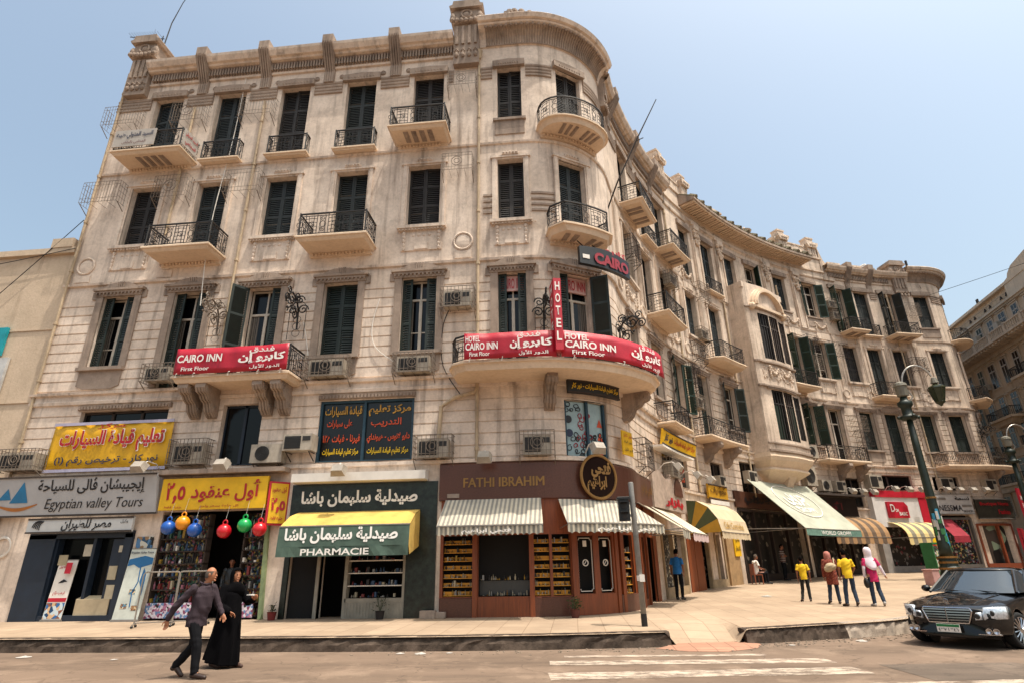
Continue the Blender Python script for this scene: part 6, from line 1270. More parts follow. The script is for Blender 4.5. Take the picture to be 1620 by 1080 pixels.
def scroll_bracket(s, z, n, k, label):
    t = thing('iron_lamp_bracket', label, 'iron bracket', F(s, z, n), 'scrolled iron lamp brackets of the hotel floor'); b = MB(F(s, z, n)); y = lambda q: (0, -q, 0)
    A = (0, -1, 0); Z = (0, 0, 1); X = (1, 0, 0)
    b.tube([(0, 0, -.6), (0, -.05, .1), (0, -.25, .45), (0, -.6, .55), (0, -.85, .35)], .035, 5)
    for c, r0, ax, a0, a1 in (((0, -.55, .3), .28, A, 0, 3.5*PI), ((0, -.9, .2), .2, A, PI, -2.4*PI), ((0, -.15, .55), .2, A, -PI/2, 3*PI), ((0, -.3, -.15), .24, A, 0, 3.2*PI), ((.18, -.35, .35), .18, X, 0, 3*PI), ((-.18, -.35, .35), .18, X, PI, -2*PI), ((.2, -.1, .1), .2, X, 0, 3*PI), ((-.2, -.1, .1), .2, X, PI, -2*PI), ((0, -.8, .55), .14, A, 0, 2.6*PI)): b.spiral(c, r0, .03, ax, Z, a0, a1, .024, 16, 5)
    for i in range(9): b.ball((rnd.uniform(-.2, .2), -rnd.uniform(.05, .7), rnd.uniform(-.1, .6)), .05, 6, 4)
    b.build('scrollwork', k, t)
    b = MB(F(s, z, n)); b.tube([(-.3, -.05, -1.0), (-.3, -.05, .15)], .012, 4); b.tube([(.3, -.05, -1.0), (.3, -.05, .15)], .012, 4); b.ring((0, -.05, .15), .3, X, Z, .015, 10, 4, a0=0, a1=PI); [b.ring((0, -.05, -.25-.25*i), .14, X, Z, .01, 10, 4) for i in range(3)]; b.build('lattice', k, t)
scroll_bracket(-12.2, 10.05, .25, CAGE, 'pale scrolled iron bracket between the second and third hotel windows'); scroll_bracket(-9.25, 10.1, .25, IRON, 'dark scrolled iron bracket left of the closed hotel window'); scroll_bracket(-.62, 9.6, .05, IRON, 'dark scrolled iron bracket behind the upright HOTEL sign'); scroll_bracket(2.35, 9.4, .3, IRON, 'dark scrolled iron bracket on the right flank of the round corner'); scroll_bracket(41.3, 10.0, .2, IRON, 'dark scrolled iron bracket on the far round corner')
b = MB(); b.tube([(-18.0, .3, 24.4), (-18.0, .3, 25.2)], .025, 5); b.tube([(-19.5, .1, 25.1), (-17.9, .3, 25.0)], .02, 5)
for i in range(12): x = -19.4+i*.13; b.tube([(x, .1-.22, 25.1-.008*i), (x, .1+.22, 25.1-.008*i)], .008, 3)
b.tube([(-18.3, .1, 25.05), (-18.3, .1, 25.45)], .006, 3); b.build('tv_antenna', IRON, label='horizontal television antenna on the left roof pylon', cat='antenna')
b = MB(); b.tube([(-17.85, .3, 24.4), (-17.75, .3, 26.0), (-17.45, .3, 27.3), (-16.95, .3, 28.6)], [.03, .025, .018, .012], 5); b.build('whip_antenna', IRON, label='bent whip antenna rising from the left roof pylon', cat='antenna')
b = MB(); b.tube([(-3.3, .4, 24.45), (-3.3, .4, 26.2)], .018, 4); b.build('roof_rod', IRON, label='thin iron rod on the pylon left of the drum', cat='rod')
b = MB(); b.tube([(2.1, 2.7, 15.4), (2.6, 2.25, 16.5), (3.66, 2.2, 18.73)], .035, 5); b.tube([(3.66, 2.2, 18.73), (4.6, 2.2, 20.62)], [.032, .02], 5); b.tube([(3.5, 2.2, 18.45), (3.85, 2.2, 18.6)], .02, 4); b.build('flagpole', RUSTI, label='bare flagpole leaning out from the right flank of the round corner', cat='flagpole')
b = MB(); p = W(36.6, -1.2, 22.7); b.T = Tr(p.x, p.y, p.z); b.tube([(0, 0, 0), (0, 0, .8)], .04, 6); b.T = Tr(p.x, p.y, p.z+.95) @ Matrix.Rotation(R(-55), 4, 'Y') @ Matrix.Rotation(R(20), 4, 'X'); b.smooth = True; b.lathe([(.02, -.1), (.25, -.05), (.5, .08), (.55, .12), (.5, .1), (.25, -.03), (.0, -.08)], 18, caps=False); b.build('satellite_dish', WHT, label='white satellite dish on the wing roof before the far pylon', cat='satellite dish')
for s, lb in ((33.4, 'first low rooftop block on the wing'), (35.4, 'second low rooftop block on the wing'), (21.5, 'pale chimney block above the tiled eave')):
    b = MB(F(s, 22.7, -.6)); b.box(-.45, .45, 0, .8, 0, .75 if s > 30 else 2.2); b.box(-.6, .6, -.1, .9, .75 if s > 30 else 2.2, .9 if s > 30 else 2.35); b.build('chimney_block', WING, label=lb, cat='chimney')
b = MB(F(24.0, 23.4, -.2)); b.lathe([(.2, 0), (.14, .25), (.4, .45), (.5, .6), (.42, .62), (.15, .75), (.05, .95)], 12); b.build('roof_urn', WING, label='stone urn standing on the tiled eave', cat='urn')
b = MB(F(40.4, 23.2, -.8)); b.tube([(0, 0, 0), (0, 0, 1.3)], .09, 6); b.build('roof_pipe', IRON, label='short dark pipe on the far drum roof', cat='pipe')
def wire(name, a, c, sag, label, t=.014, m=IRON):
    a = Vector(a); c = Vector(c); b = MB(); b.tube([a+(c-a)*i/16-Vector((0, 0, sag*math.sin(PI*i/16))) for i in range(17)], t, 4); return b.build(name, m, label=label, cat='cable')
wire('cable', (-3.3, .4, 25.9), (-9.5, -6, 29), .3, 'overhead cable running up and left from the pylon by the drum')
wire('cable', W(39.5, .5, 20.5), (52, 22, 28), .4, 'upper cable strung from the far drum across the right side street', .02); wire('cable', W(39.8, .4, 21.6), (40, 42, 21), .3, 'lower cable strung from the far drum to the ochre block', .02)
wire('cable', (-18.9, -.05, 14.9), (-24, .0, 9.2), .1, 'cable sloping down over the beige wall from the left cage'); wire('cable', (-18.9, -.05, 13.6), (-30, .0, 12.6), .25, 'long sagging cable over the left neighbour'); 
for i, (p, lb) in enumerate((([(-13.15, .0, 22.4), (-13.2, .02, 18.5), (-13.25, -.2, 14), (-12.95, -.3, 10.6)], 'white cable hanging down between the second and third windows'), ([(-6.4, 0, 10.6), (-6.6, 0, 9.6), (-6.45, -.02, 8.8), (-5.75, -.05, 8.2)], 'white hose curling down to the fifth window cage'), ([(-9.15, 0, 9.9), (-8.95, 0, 9.2), (-8.75, -.02, 8.3)], 'white hose beside the closed hotel window'), ([(-3.9, 0, 10.0), (-4.1, 0, 9.3), (-4.05, 0, 8.0), (-3.4, -.1, 6.9)], 'dark cable trailing below the high caged unit'))):
    b = MB(); q = [Vector(x)+Vector((0, -.05, 0)) for x in p]; b.tube(catmull([tuple(v) for v in q], 6), .016, 5); b.build('cable', WHT if i < 3 else IRON, label=lb, cat='cable')
b = MB(); b.tube([(-2.89, -.1, 7.15), (-2.95, -.12, 7.0), (-3.6, -.12, 6.85), (-4.05, -.12, 6.55), (-4.1, -.12, 5.6), (-4.1, -.12, 4.85)], .07, 7); b.build('branch_pipe', PIPE, label='bent pale waste pipe under the left end of the corner balcony', cat='pipe')

# ================================================================== people
SKIN = mat('skin', '#a26a4b', .6, .12, 9); SKIND = mat('skin_tan', '#7d4c34', .6, .12, 9)
def fused(mb, name, m, parent, M, voxel=.012, it=4, wrinkle=0.):
    """several overlapping limb volumes fused into one continuous smooth surface"""
    me = mb.mesh(name, m); o = bpy.data.objects.new(name, me)
    r = o.modifiers.new('fuse', 'REMESH'); r.mode = 'VOXEL'; r.voxel_size = voxel; r.use_smooth_shade = True
    s = o.modifiers.new('soft', 'SMOOTH'); s.factor = .5; s.iterations = it
    me2 = applied(o); me2.name = name
    bpy.data.objects.remove(o); o = bpy.data.objects.new(name, me2); COL.objects.link(o)
    if wrinkle:
        r_ = random.Random(len(me2.vertices)); a, b_ = r_.uniform(0, 6), r_.uniform(0, 6)
        N_ = len(me2.vertices); nn = [0.]*(3*N_); cc = [0.]*(3*N_); me2.vertices.foreach_get('normal', nn); me2.vertices.foreach_get('co', cc)
        for i in range(0, 3*N_, 3):
            x, y, z = cc[i:i+3]; k = wrinkle*(math.sin(z*38+x*31+a+2*math.sin(z*13+b_+y*9))+.7*math.sin(z*22-y*37+x*25+b_))
            for q in range(3): cc[i+q] += nn[i+q]*k
        me2.vertices.foreach_set('co', cc); me2.update()
    o.matrix_basis = M; attach(o, parent); return o
DEF = dict(pelvis=(0, 0, .95), belly=(0, -.02, 1.1), chest=(0, 0, 1.28), neck=(0, 0, 1.46), head=(0, -.035, 1.61),
           shR=(-.168, 0, 1.385), elR=(-.235, .03, 1.12), wrR=(-.235, -.04, .88), haR=(-.225, -.08, .71), hipR=(-.095, 0, .92), knR=(-.1, -.03, .5), anR=(-.1, .02, .09), toR=(-.12, -.15, .035),
           shL=(.168, 0, 1.385), elL=(.235, .03, 1.12), wrL=(.235, -.04, .88), haL=(.225, -.08, .71), hipL=(.095, 0, .92), knL=(.1, -.03, .5), anL=(.1, .02, .09), toL=(.12, -.15, .035))
def ell(b, P, rx, ry, ax=None, n=16):
    return [Vector((P[0]+rx*math.cos(2*PI*k/n), P[1]+ry*math.sin(2*PI*k/n), P[2])) for k in range(n)]
def limb(b, pts, rs, n=10):
    b.tube(pts, rs, n)
    for p, r in zip(pts, rs): b.ball(p, r*.99, 10, 6)
def hand(b, wr, ha, palm_side, k=1., curl=.5):
    wr = Vector(wr); ha = Vector(ha); d = (ha-wr).normalized(); L_ = .185*k; s = Vector(palm_side); s = (s-d*s.dot(d)).normalized(); q = d.cross(s)
    c = wr+d*L_*.46; b.loft([[wr+d*L_*t+s*(a*math.cos(2*PI*i/10))+q*(e*math.sin(2*PI*i/10)) for i in range(10)] for t, a, e in ((-.05, .026*k, .022*k), (.15, .034*k, .019*k), (.35, .041*k, .018*k), (.5, .038*k, .015*k))])
    for i, (o, l) in enumerate(((-.03, .40), (-.01, .46), (.011, .43), (.031, .34))):
        base = wr+d*L_*.48+s*o*k; a = base+d*L_*l*.42+q*curl*.01; e = a+(d*.8+q*curl).normalized()*L_*l*.34; f = e+(d*.5+q*curl*1.6).normalized()*L_*l*.28
        b.tube([base, a, e, f], [.0098*k, .0094*k, .0086*k, .0072*k], 6); b.ball(f, .0074*k, 6, 5)
    t0 = wr+d*L_*.18-s*.03*k; t1 = t0+(d*.75-s*.75).normalized()*.042*k+q*.01; t2 = t1+(d-s*.2+q*.3).normalized()*.036*k; b.tube([t0, t1, t2], [.014*k, .0115*k, .009*k], 6); b.ball(t2, .009*k, 6, 5)
def head_shape(b, H, fwd, k=1., tilt=0.):
    H = Vector(H); f = Vector((fwd[0], fwd[1], 0)).normalized(); s = Vector((-f.y, f.x, 0)); u = Vector((0, 0, 1)); vs = []
    for i in range(13):
        a = PI*i/12; z = math.cos(a)
        for j in range(18):
            g = 2*PI*j/18; x = math.sin(a)*math.cos(g); y = math.sin(a)*math.sin(g)      # y forward
            wx = .076*(1-.22*max(0, -z)); wy = .096 if y < 0 else .088*(1+.12*max(0, -z-.2)); h = .122
            vs.append(H+s*(x*wx*k)+f*(y*wy*k-(.012 if z < -.3 and y < 0 else 0)*k)+u*(z*h*k))
    b.add(vs, [(i*18+j, i*18+(j+1) % 18, (i+1)*18+(j+1) % 18, (i+1)*18+j) for i in range(12) for j in range(18)])
    P = lambda a, c, z: H+s*a*k+f*c*k+u*z*k
    b.loft([[P(-.010, .082, .022), P(.010, .082, .022), P(.004, .09, .024)], [P(-.017, .08, -.028), P(.017, .08, -.028), P(0, .114, -.024)], [P(-.014, .08, -.036), P(.014, .08, -.036), P(0, .1, -.036)]])
    for q in (-1, 1): b.ball(P(.077*q, -.005, .0), (.014*k, .02*k, .033*k), 8, 6)
    b.ball(P(0, .074, -.095), (.026*k, .022*k, .02*k), 8, 6); b.ball(P(0, .088, -.058), (.026*k, .012*k, .009*k), 8, 5)
    return P
EYE = mat('eye', '#14100e', .3, .05); LIP = mat('lip', '#6a3328', .5, .1); HAIR = mat('black_hair', '#0c0908', .95, .3, 20, spec=.04); HAIRG = mat('grey_hair', '#5b5149', .95, .3, 20, spec=.05)
def person(label, M, J=None, k=1., face=(0, -1), top=None, sleeve='long', bottom=None, hair='short', hairm=None, shoe=None, hem=.8, voxel=.012, girth=1., hands=True, tr=1., skin=None, curl=.5, toplen=None):
    D = dict(DEF); D.update(J or {}); D = {a: Vector(p)*k for a, p in D.items()}; skin = skin or SKIN
    t = thing('person', label, 'person', M); b = MB(); f = face
    b.loft([ell(b, p, rx*girth*k, ry*girth*k) for p, rx, ry in ((D['pelvis']-Vector((0, 0, .06*k)), .14, .1), (D['pelvis'], .15, .11), (D['belly'], .14, .105), (D['chest'], .155, .11), (D['chest']+Vector((0, 0, .1*k)), .15, .09), (D['neck']-Vector((0, 0, .03*k)), .075, .07))])
    limb(b, [D['neck']-Vector((0, 0, .06*k)), D['neck'], D['head']-Vector((0, 0, .06*k))], [.062*k, .054*k, .052*k])
    for s in 'RL':
        limb(b, [D['sh'+s], D['el'+s], D['wr'+s]], [.052*k, .039*k, .026*k]); limb(b, [D['hip'+s], D['kn'+s], D['an'+s]], [.078*k, .052*k, .036*k]); limb(b, [D['an'+s], D['to'+s]], [.038*k, .028*k])
        if hands: hand(b, D['wr'+s], D['ha'+s], (0, -1, .1) if s == 'R' else (0, -1, .1), k, curl if s == 'L' else curl)
    P = head_shape(b, D['head'], f, k); fused(b, 'body', skin, t, M, voxel, 2)
    e = MB(); [e.ball(P(q*.031, .083, .018), (.012*k, .007*k, .007*k), 8, 5) for q in (-1, 1)]; e.build('eyes', EYE, t, M=M); e = MB(); e.ball(P(0, .097, -.058), (.02*k, .005*k, .004*k), 8, 4); e.build('mouth', LIP, t, M=M)
    e = MB(); [e.box(-.018*k, .018*k, -.004*k, .004*k, -.004*k, .004*k, Matrix.Translation(P(q*.031, .087, .038)) @ Matrix.Rotation(math.atan2(f[1], f[0])-PI/2, 4, 'Z')) for q in (-1, 1)]; e.build('eyebrows', hairm or HAIR, t, M=M)
    if hair:
        h = MB(); H = D['head']; ff = Vector((f[0], f[1], 0)).normalized(); s_ = Vector((-ff.y, ff.x, 0)); vs = []
        lowb = {'short': -.05, 'bald': -.06}[hair]
        for i in range(9):
            for j in range(18):
                g = 2*PI*j/18; y = math.sin(g); lim = (.55 if y > .3 else .2 if y > 0 else lowb-.2*0) if hair == 'short' else (.2 if y < .2 else .3); 
                zt = 1. if hair == 'short' else .42; zb = lim if hair == 'short' else (-.45 if y < -.1 else -.05 if y < .35 else .38)
                if hair == 'short': zb = .5 if y > .45 else .05 if y > -.1 else -.45
                z = zt+(zb-zt)*i/8; rr = math.sqrt(max(0, 1-z*z))
                vs.append(H+s_*(rr*math.cos(g)*.083*k)+ff*(rr*y*(.103 if y < 0 else .096)*k)+Vector((0, 0, z*.130*k)))
        h.smooth = True; h.add(vs, [(i*18+j, i*18+(j+1) % 18, (i+1)*18+(j+1) % 18, (i+1)*18+j) for i in range(8) for j in range(18)]); h.build('hair', hairm or HAIR, t, M=M)
    if top:
        c = MB(); hz = D['pelvis']-Vector((0, 0, (.95-hem)*k)); q = girth*k
        c.loft([ell(c, p, rx*q, ry*q) for p, rx, ry in ((hz, .172, .135), (D['pelvis'], .172, .135), (D['belly'], .166, .136), (D['chest'], .178, .132), (D['chest']+Vector((0, 0, .07*k)), .172, .12), (D['chest']+Vector((0, 0, .12*k)), .145, .1), (D['neck']-Vector((0, 0, .03*k)), .09, .08), (D['neck']-Vector((0, 0, .005*k)), .07, .066))])
        for s in 'RL':
            e = D['el'+s] if sleeve == 'long' else D['sh'+s]+(D['el'+s]-D['sh'+s])*.75
            if sleeve == 'long': limb(c, [D['sh'+s], e, D['wr'+s]+(D['el'+s]-D['wr'+s])*.06], [.072*k, .06*k, .046*k])
            else: c.ball(D['sh'+s]-Vector((0, 0, .01*k)), .06*k, 10, 6); c.tube([D['sh'+s]-Vector((0, 0, .01*k)), e], [.06*k, .064*k], 12)
        fused(c, 'top', top, t, M, voxel, 3, .0032*k)
    if bottom:
        c = MB(); c.loft([ell(c, p, rx*girth*k, ry*girth*k) for p, rx, ry in ((D['pelvis']-Vector((0, 0, .1*k)), .15, .125), (D['pelvis'], .158, .125), (D['pelvis']+Vector((0, 0, .06*k)), .155, .122))])
        for s in 'RL': limb(c, [D['hip'+s]-Vector((0, 0, .07*k)), D['kn'+s], D['an'+s]+(D['kn'+s]-D['an'+s])*.04], [.088*k*min(tr, girth), .07*k*tr, .057*k*tr])
        fused(c, 'trousers', bottom, t, M, voxel, 3, .002*k)
    if shoe:
        for s in 'RL':
            c = MB(); a = D['an'+s]; o = D['to'+s]; d = (o-a); d.z = 0; d.normalize(); limb(c, [a-d*.035*k-Vector((0, 0, .03*k)), a+d*.03*k-Vector((0, 0, .03*k)), o+d*.03*k], [.046*k, .05*k, .036*k]); fused(c, 'shoe', shoe, t, M, voxel, 2)
    return t, D
GREYSH = mat('charcoal_shirt', '#3b3136', .9, .2, 9, bump=.2, spec=.15); DKT = mat('dark_trousers', '#141417', .9, .25, 9, spec=.12); BROWN = mat('brown_leather', '#2e1c14', .5, .25, 8)
MJ = dict(pelvis=(0, 0, .94), belly=(0, -.045, 1.09), chest=(0, -.05, 1.27), neck=(0, -.07, 1.46), head=(.0, -.13, 1.62),
          shR=(-.19, .03, 1.4), elR=(-.25, .27, 1.12), wrR=(-.24, .38, .92), haR=(-.22, .40, .76), hipR=(-.095, -.02, .92), knR=(-.1, -.14, .5), anR=(-.1, -.17, .09), toR=(-.11, -.34, .03),
          shL=(.19, -.09, 1.4), elL=(.25, -.2, 1.13), wrL=(.22, -.32, .97), haL=(.2, -.41, .84), hipL=(.095, .02, .92), knL=(.1, .05, .47), anL=(.1, .32, .17), toL=(.1, .21, .03))
man, D = person('balding man in charcoal shirt and dark trousers striding across the road', Tr(-6.6, -7.5, 0, R(90)), MJ, 1., (.25, -1), GREYSH, 'long', DKT, 'bald', HAIRG, BROWN, hem=.8, voxel=.007, girth=1.14, tr=1.18)
b = MB(Tr(-6.6, -7.5, 0, R(90)))
for x in (-.085, .085): b.box(x-.05, x+.05, -.2, -.187, 1.22, 1.33)
b.tube([(0, -.195, 1.4), (0, -.205, 1.2), (0, -.2, 1.0), (0, -.15, .82)], .012, 5); b.build('shirt_pocket', GREYSH, man) if False else None
b = MB(); [b.tube([(.0+q*.02, -.14, 1.475), (q*.075, -.12, 1.46), (q*.09, -.04, 1.48), (q*.05, .02, 1.5)], .016, 6) for q in (-1, 1)]; b.build('collar', GREYSH, man, M=Tr(-6.6, -7.5, 0, R(90)))
# woman in black
ABAYA = mat('black_cloth', '#070608', .95, .3, 6, spec=.08)
WM = Tr(-6.66, -6.4, 0, R(72))
WJ = dict(chest=(0, 0, 1.25), neck=(0, -.02, 1.42), head=(0, -.06, 1.585), shR=(-.17, .02, 1.36), elR=(-.27, .0, 1.07), wrR=(-.2, -.2, .96), haR=(-.12, -.3, .9), shL=(.17, -.02, 1.36), elL=(.25, -.2, 1.12), wrL=(.17, -.38, 1.15), haL=(.13, -.49, 1.2),
          knR=(-.1, -.1, .5), anR=(-.1, .12, .1), toR=(-.1, -.02, .03), knL=(.1, -.12, .5), anL=(.1, -.2, .09), toL=(.1, -.36, .03))
wo, D = person('woman in black abaya and headscarf walking beside the balding man', WM, WJ, 1., (-.35, -1), None, 'long', None, None, None, mat('brown_sandal', '#3d251a', .6, .2), voxel=.007)
c = MB(); rg = []
for z, cx, cy, rx, ry in ((.09, 0, .03, .25, .36), (.3, 0, .02, .24, .33), (.6, 0, .0, .225, .27), (.9, 0, -.01, .215, .225), (1.08, 0, -.01, .2, .19), (1.25, 0, -.01, .2, .17), (1.36, 0, -.0, .19, .13), (1.43, 0, -.01, .1, .09)):
    rg.append([Vector((cx+rx*(1+(.11*(1.25-z))*math.sin(7*2*PI*j/40+z))*math.cos(2*PI*j/40), cy+ry*(1+(.11*(1.25-z))*math.sin(9*2*PI*j/40+1-z))*math.sin(2*PI*j/40), z+(.05*math.sin(2*PI*j/40) if z < .1 else 0))) for j in range(40)])
c.loft(rg)
for s in 'RL': limb(c, [D['sh'+s], D['el'+s], D['wr'+s]+(D['el'+s]-D['wr'+s])*.1], [.085, .085, .075])
fused(c, 'abaya', ABAYA, wo, WM, .011, 3, .0)
def scarf(t, D, M, m, f, k=1., drop=.25, back=.3, name='headscarf', w_=.2):
    H = D['head']; ff = Vector((f[0], f[1], 0)).normalized(); s = Vector((-ff.y, ff.x, 0)); c = MB(); u = Vector((0, 0, 1)); rg = []
    for i, (z, rx, rb, rf) in enumerate(((.145, .01, .01, .01), (.138, .05, .07, .05), (.1, .088, .112, .082), (.05, .1, .128, .088), (.0, .103, .13, .07), (-.06, .1, .125, .066), (-.11, .095, .115, .085), (-.15, .1, .11, .1), (-.2, .15, .12, .12), (-.15-drop*.5, w_*.95, .172, .105), (-.15-drop, w_*.9, .176, .1))):
        ring_ = []
        for j in range(24):
            g = 2*PI*j/24; y = math.sin(g); r = rb if y < 0 else rf; ring_.append(H+s*(rx*k*math.cos(g))+ff*(r*k*y)+u*((z-(back*.4*max(0, -y) if i > 8 else 0))*k))
        rg.append(ring_)
    c.smooth = True
    vs = [p for r in rg for p in r]; fs = []
    for i in range(len(rg)-1):
        for j in range(24):
            y = math.sin(2*PI*(j+.5)/24)
            if 2 <= i <= 5 and y > .62: continue          # opening for the face
            fs.append((i*24+j, i*24+(j+1) % 24, (i+1)*24+(j+1) % 24, (i+1)*24+j))
    c.add(vs, fs); o = c.build(name, m, t, M=M); so_ = o.modifiers.new('thickness', 'SOLIDIFY'); so_.thickness = .012*k; so_.offset = 1; return o
scarf(wo, D, WM, ABAYA, (-.35, -1), 1., .2, .35)
b = MB(WM); b.box(-.03, .06, -.54, -.42, 1.235, 1.255); b.build('held_paper', WHT, label='white folded paper held by the woman in black', cat='paper') 
# group walking away on the pavement
YT = mat('yellow_tee', '#d8b00e', .85, .12, 8); JEAN = mat('blue_jeans', '#1c2a3c', .9, .25, 9); BKT = mat('black_jeans', '#14130f', .9, .25, 9); PINK = mat('pink_tunic', '#b3124f', .85, .15, 8); WSC = mat('white_scarf', '#d9c9cf', .85, .12, 7); PRINT = speckle('rust_print', ['#7a2e1c', '#5e2016', '#8f4a2f', '#6b2a1d'], 60, .9, '#5a2015', .7)
def on_pave(x, y, rz_=0): return Tr(x, y, gz(x, y), rz_)
AW = (.1, 1)
walkA = dict(anR=(-.1, .02, .09), toR=(-.12, -.13, .035), knL=(.12, -.05, .5), anL=(.2, .08, .1), toL=(.24, -.07, .035))
person('small boy in yellow T-shirt and dark trousers, leftmost of the walking group', on_pave(7.84, 4.36, R(165)), walkA, .83, (0, -1), YT, 'short', BKT, 'short', None, BROWN, hem=.84, voxel=.01, skin=SKIND, girth=.86)
M = on_pave(8.31, 3.21, R(170)); J = dict(walkA); J.update(elR=(-.26, -.1, 1.13), wrR=(-.15, -.25, 1.2), haR=(-.05, -.3, 1.25), head=(0, -.1, 1.56)); J.update(anR=(-.1, .02, .09), toR=(-.12, -.13, .035), anL=(.22, .16, .13), toL=(.24, .03, .04))
rw, D = person('stooped person in rust printed tunic and jeans with a scarf over the head', M, J, .93, (0, -1), PRINT, 'long', JEAN, None, None, BROWN, hem=.62, voxel=.012, girth=1.12, skin=SKIND)
scarf(rw, D, M, mat('salmon_scarf', '#a8685c', .85, .25, 9), (0, -1), .93, .22, .4)
b = MB(M); b.smooth = True; bag = thing('shoulder_bag', 'cream cloth bag slung on the back of the person in the rust tunic', 'bag', M); c = MB(); c.ball((.02, .24, 1.12), (.17, .12, .12), 14, 9); c.ball((.1, .23, 1.05), (.13, .1, .1), 12, 8); fused(c, 'sack', mat('cream_cloth', '#a89679', .9, .2, 9), bag, M, .012, 3, .004); c = MB(); c.tube([(-.1, .2, 1.2), (-.14, .05, 1.38), (-.1, -.1, 1.3)], .018, 6); c.build('strap', MATS['cream_cloth'], bag, M=M)
person('taller youth in yellow T-shirt and dark jeans, third of the walking group', on_pave(8.41, 2.23, R(175)), dict(elR=(-.25, -.04, 1.13), wrR=(-.22, -.2, 1.0), haR=(-.18, -.32, .95), anR=(-.1, .1, .14), toR=(-.11, -.0, .04), anL=(.19, .0, .09), toL=(.24, -.15, .035), knL=(.14, -.04, .5)), .95, (.1, -1), YT, 'short', JEAN, 'short', None, BROWN, hem=.84, voxel=.01, skin=SKIND, girth=.9)
M = on_pave(9.1, 2.14, R(180)); J = dict(elL=(.27, .05, 1.13), wrL=(.36, .02, .92), haL=(.42, -.04, .78), anR=(-.12, .0, .09), toR=(-.14, -.15, .035), anL=(.12, .13, .14), toL=(.16, .02, .04), knL=(.12, -.05, .5)); J = {a: ((-p[0], p[1], p[2])) for a, p in J.items()}; J = {(a[:-1]+('L' if a[-1] == 'R' else 'R')): p for a, p in J.items()}
pg, D = person('girl in white headscarf and bright pink top, rightmost of the walking group', M, J, .96, (.2, -1), PINK, 'short', JEAN, None, None, mat('white_shoe', '#a9a29b', .6, .15), hem=.72, voxel=.01, girth=.88)
scarf(pg, D, M, WSC, (.2, -1), .96, .2, .5)
c = MB(); [limb(c, [D['sh'+s]+(D['el'+s]-D['sh'+s])*.55, D['el'+s], D['wr'+s]], [.052, .047, .038]) for s in 'RL']; fused(c, 'white_sleeves', WSC, pg, M, .012, 2)
hb = thing('handbag', 'dark round handbag hanging at the left hip of the girl in pink', 'bag', M); c = MB(); c.ball((.23, .02, .66), (.07, .1, .15), 12, 8); c.build('pouch', BLK, hb, M=M); c = MB(); c.tube([(.23, -.05, .76), (.19, -.02, 1.05), (.15, 0, 1.4)], .008, 5); c.tube([(.23, .08, .76), (.19, .06, 1.05), (.15, .03, 1.4)], .008, 5); c.build('strap', BLK, hb, M=M)
# men by the shops
BLUE = mat('blue_shirt', '#1566a8', .8, .15, 8)
p = W(7.0, .55, 0); person('man in bright blue shirt standing under the cream awnings by the jewellery shop', on_pave(p.x, p.y, R(150)), dict(haR=(-.17, -.1, .8), wrR=(-.22, -.05, .92)), 1.03, (0, -1), BLUE, 'short', DKT, 'short', None, BLK, hem=.86, voxel=.012, skin=SKIND)
p = W(16.9, .75, 0); SM = on_pave(p.x, p.y, fr(16.9)[1]+R(50))
sit = dict(pelvis=(0, .1, .52), belly=(0, .09, .68), chest=(0, .07, .88), neck=(0, .05, 1.06), head=(0, .0, 1.21), shR=(-.18, .07, 1.0), elR=(-.24, .02, .74), wrR=(-.12, -.18, .68), haR=(-.08, -.32, .64), hipR=(-.1, .08, .5), knR=(-.14, -.36, .5), anR=(-.14, -.36, .1), toR=(-.15, -.52, .04), shL=(.18, .07, 1.0), elL=(.24, .02, .74), wrL=(.12, -.18, .68), haL=(.08, -.32, .64), hipL=(.1, .08, .5), knL=(.14, -.36, .5), anL=(.14, -.36, .1), toL=(.15, -.52, .04))
person('seated man in white short sleeved shirt at the edge of the dark shop', SM, sit, 1.05, (0, -1), WHT, 'short', DKT, 'short', HAIRG, BLK, hem=.86, voxel=.012, skin=SKIND)
ch = thing('chair', 'plain wooden chair under the seated man in white', 'chair', SM); b = MB(); b.box(-.22, .22, -.12, .3, .42, .46); b.build('seat', TIMBER, ch, M=SM)
for x in (-.2, .2):
    for y in (-.1, .28): b = MB(); b.box(x-.02, x+.02, y-.02, y+.02, 0, .42); b.build('leg', TIMBER, ch, M=SM)
b = MB(); b.box(-.22, .22, .27, .31, .46, .95); b.build('backrest', TIMBER, ch, M=SM)
p = W(20.4, .5, 0); FOLD = dict(elR=(-.24, -.05, 1.12), wrR=(.0, -.2, 1.15), haR=(.12, -.18, 1.17), elL=(.24, -.05, 1.12), wrL=(.0, -.17, 1.2), haL=(-.12, -.15, 1.2))
person('man in striped top standing with folded arms in the shade of the green awning', on_pave(p.x, p.y, fr(20.4)[1]+R(10)), FOLD, 1.06, (.2, -1), striped('striped_shirt', '#4a3230', '#8f837c', .11, 2), 'short', DKT, 'short', None, BLK, hem=.86, voxel=.014, skin=SKIND)
person('dark haired seller standing in the shade inside the gift shop doorway', Tr(-10.75, .5, gs(-10.75), R(20)), {}, 1.0, (0, -1), BLK, 'long', DKT, 'short', None, BLK, voxel=.014, skin=SKIND)

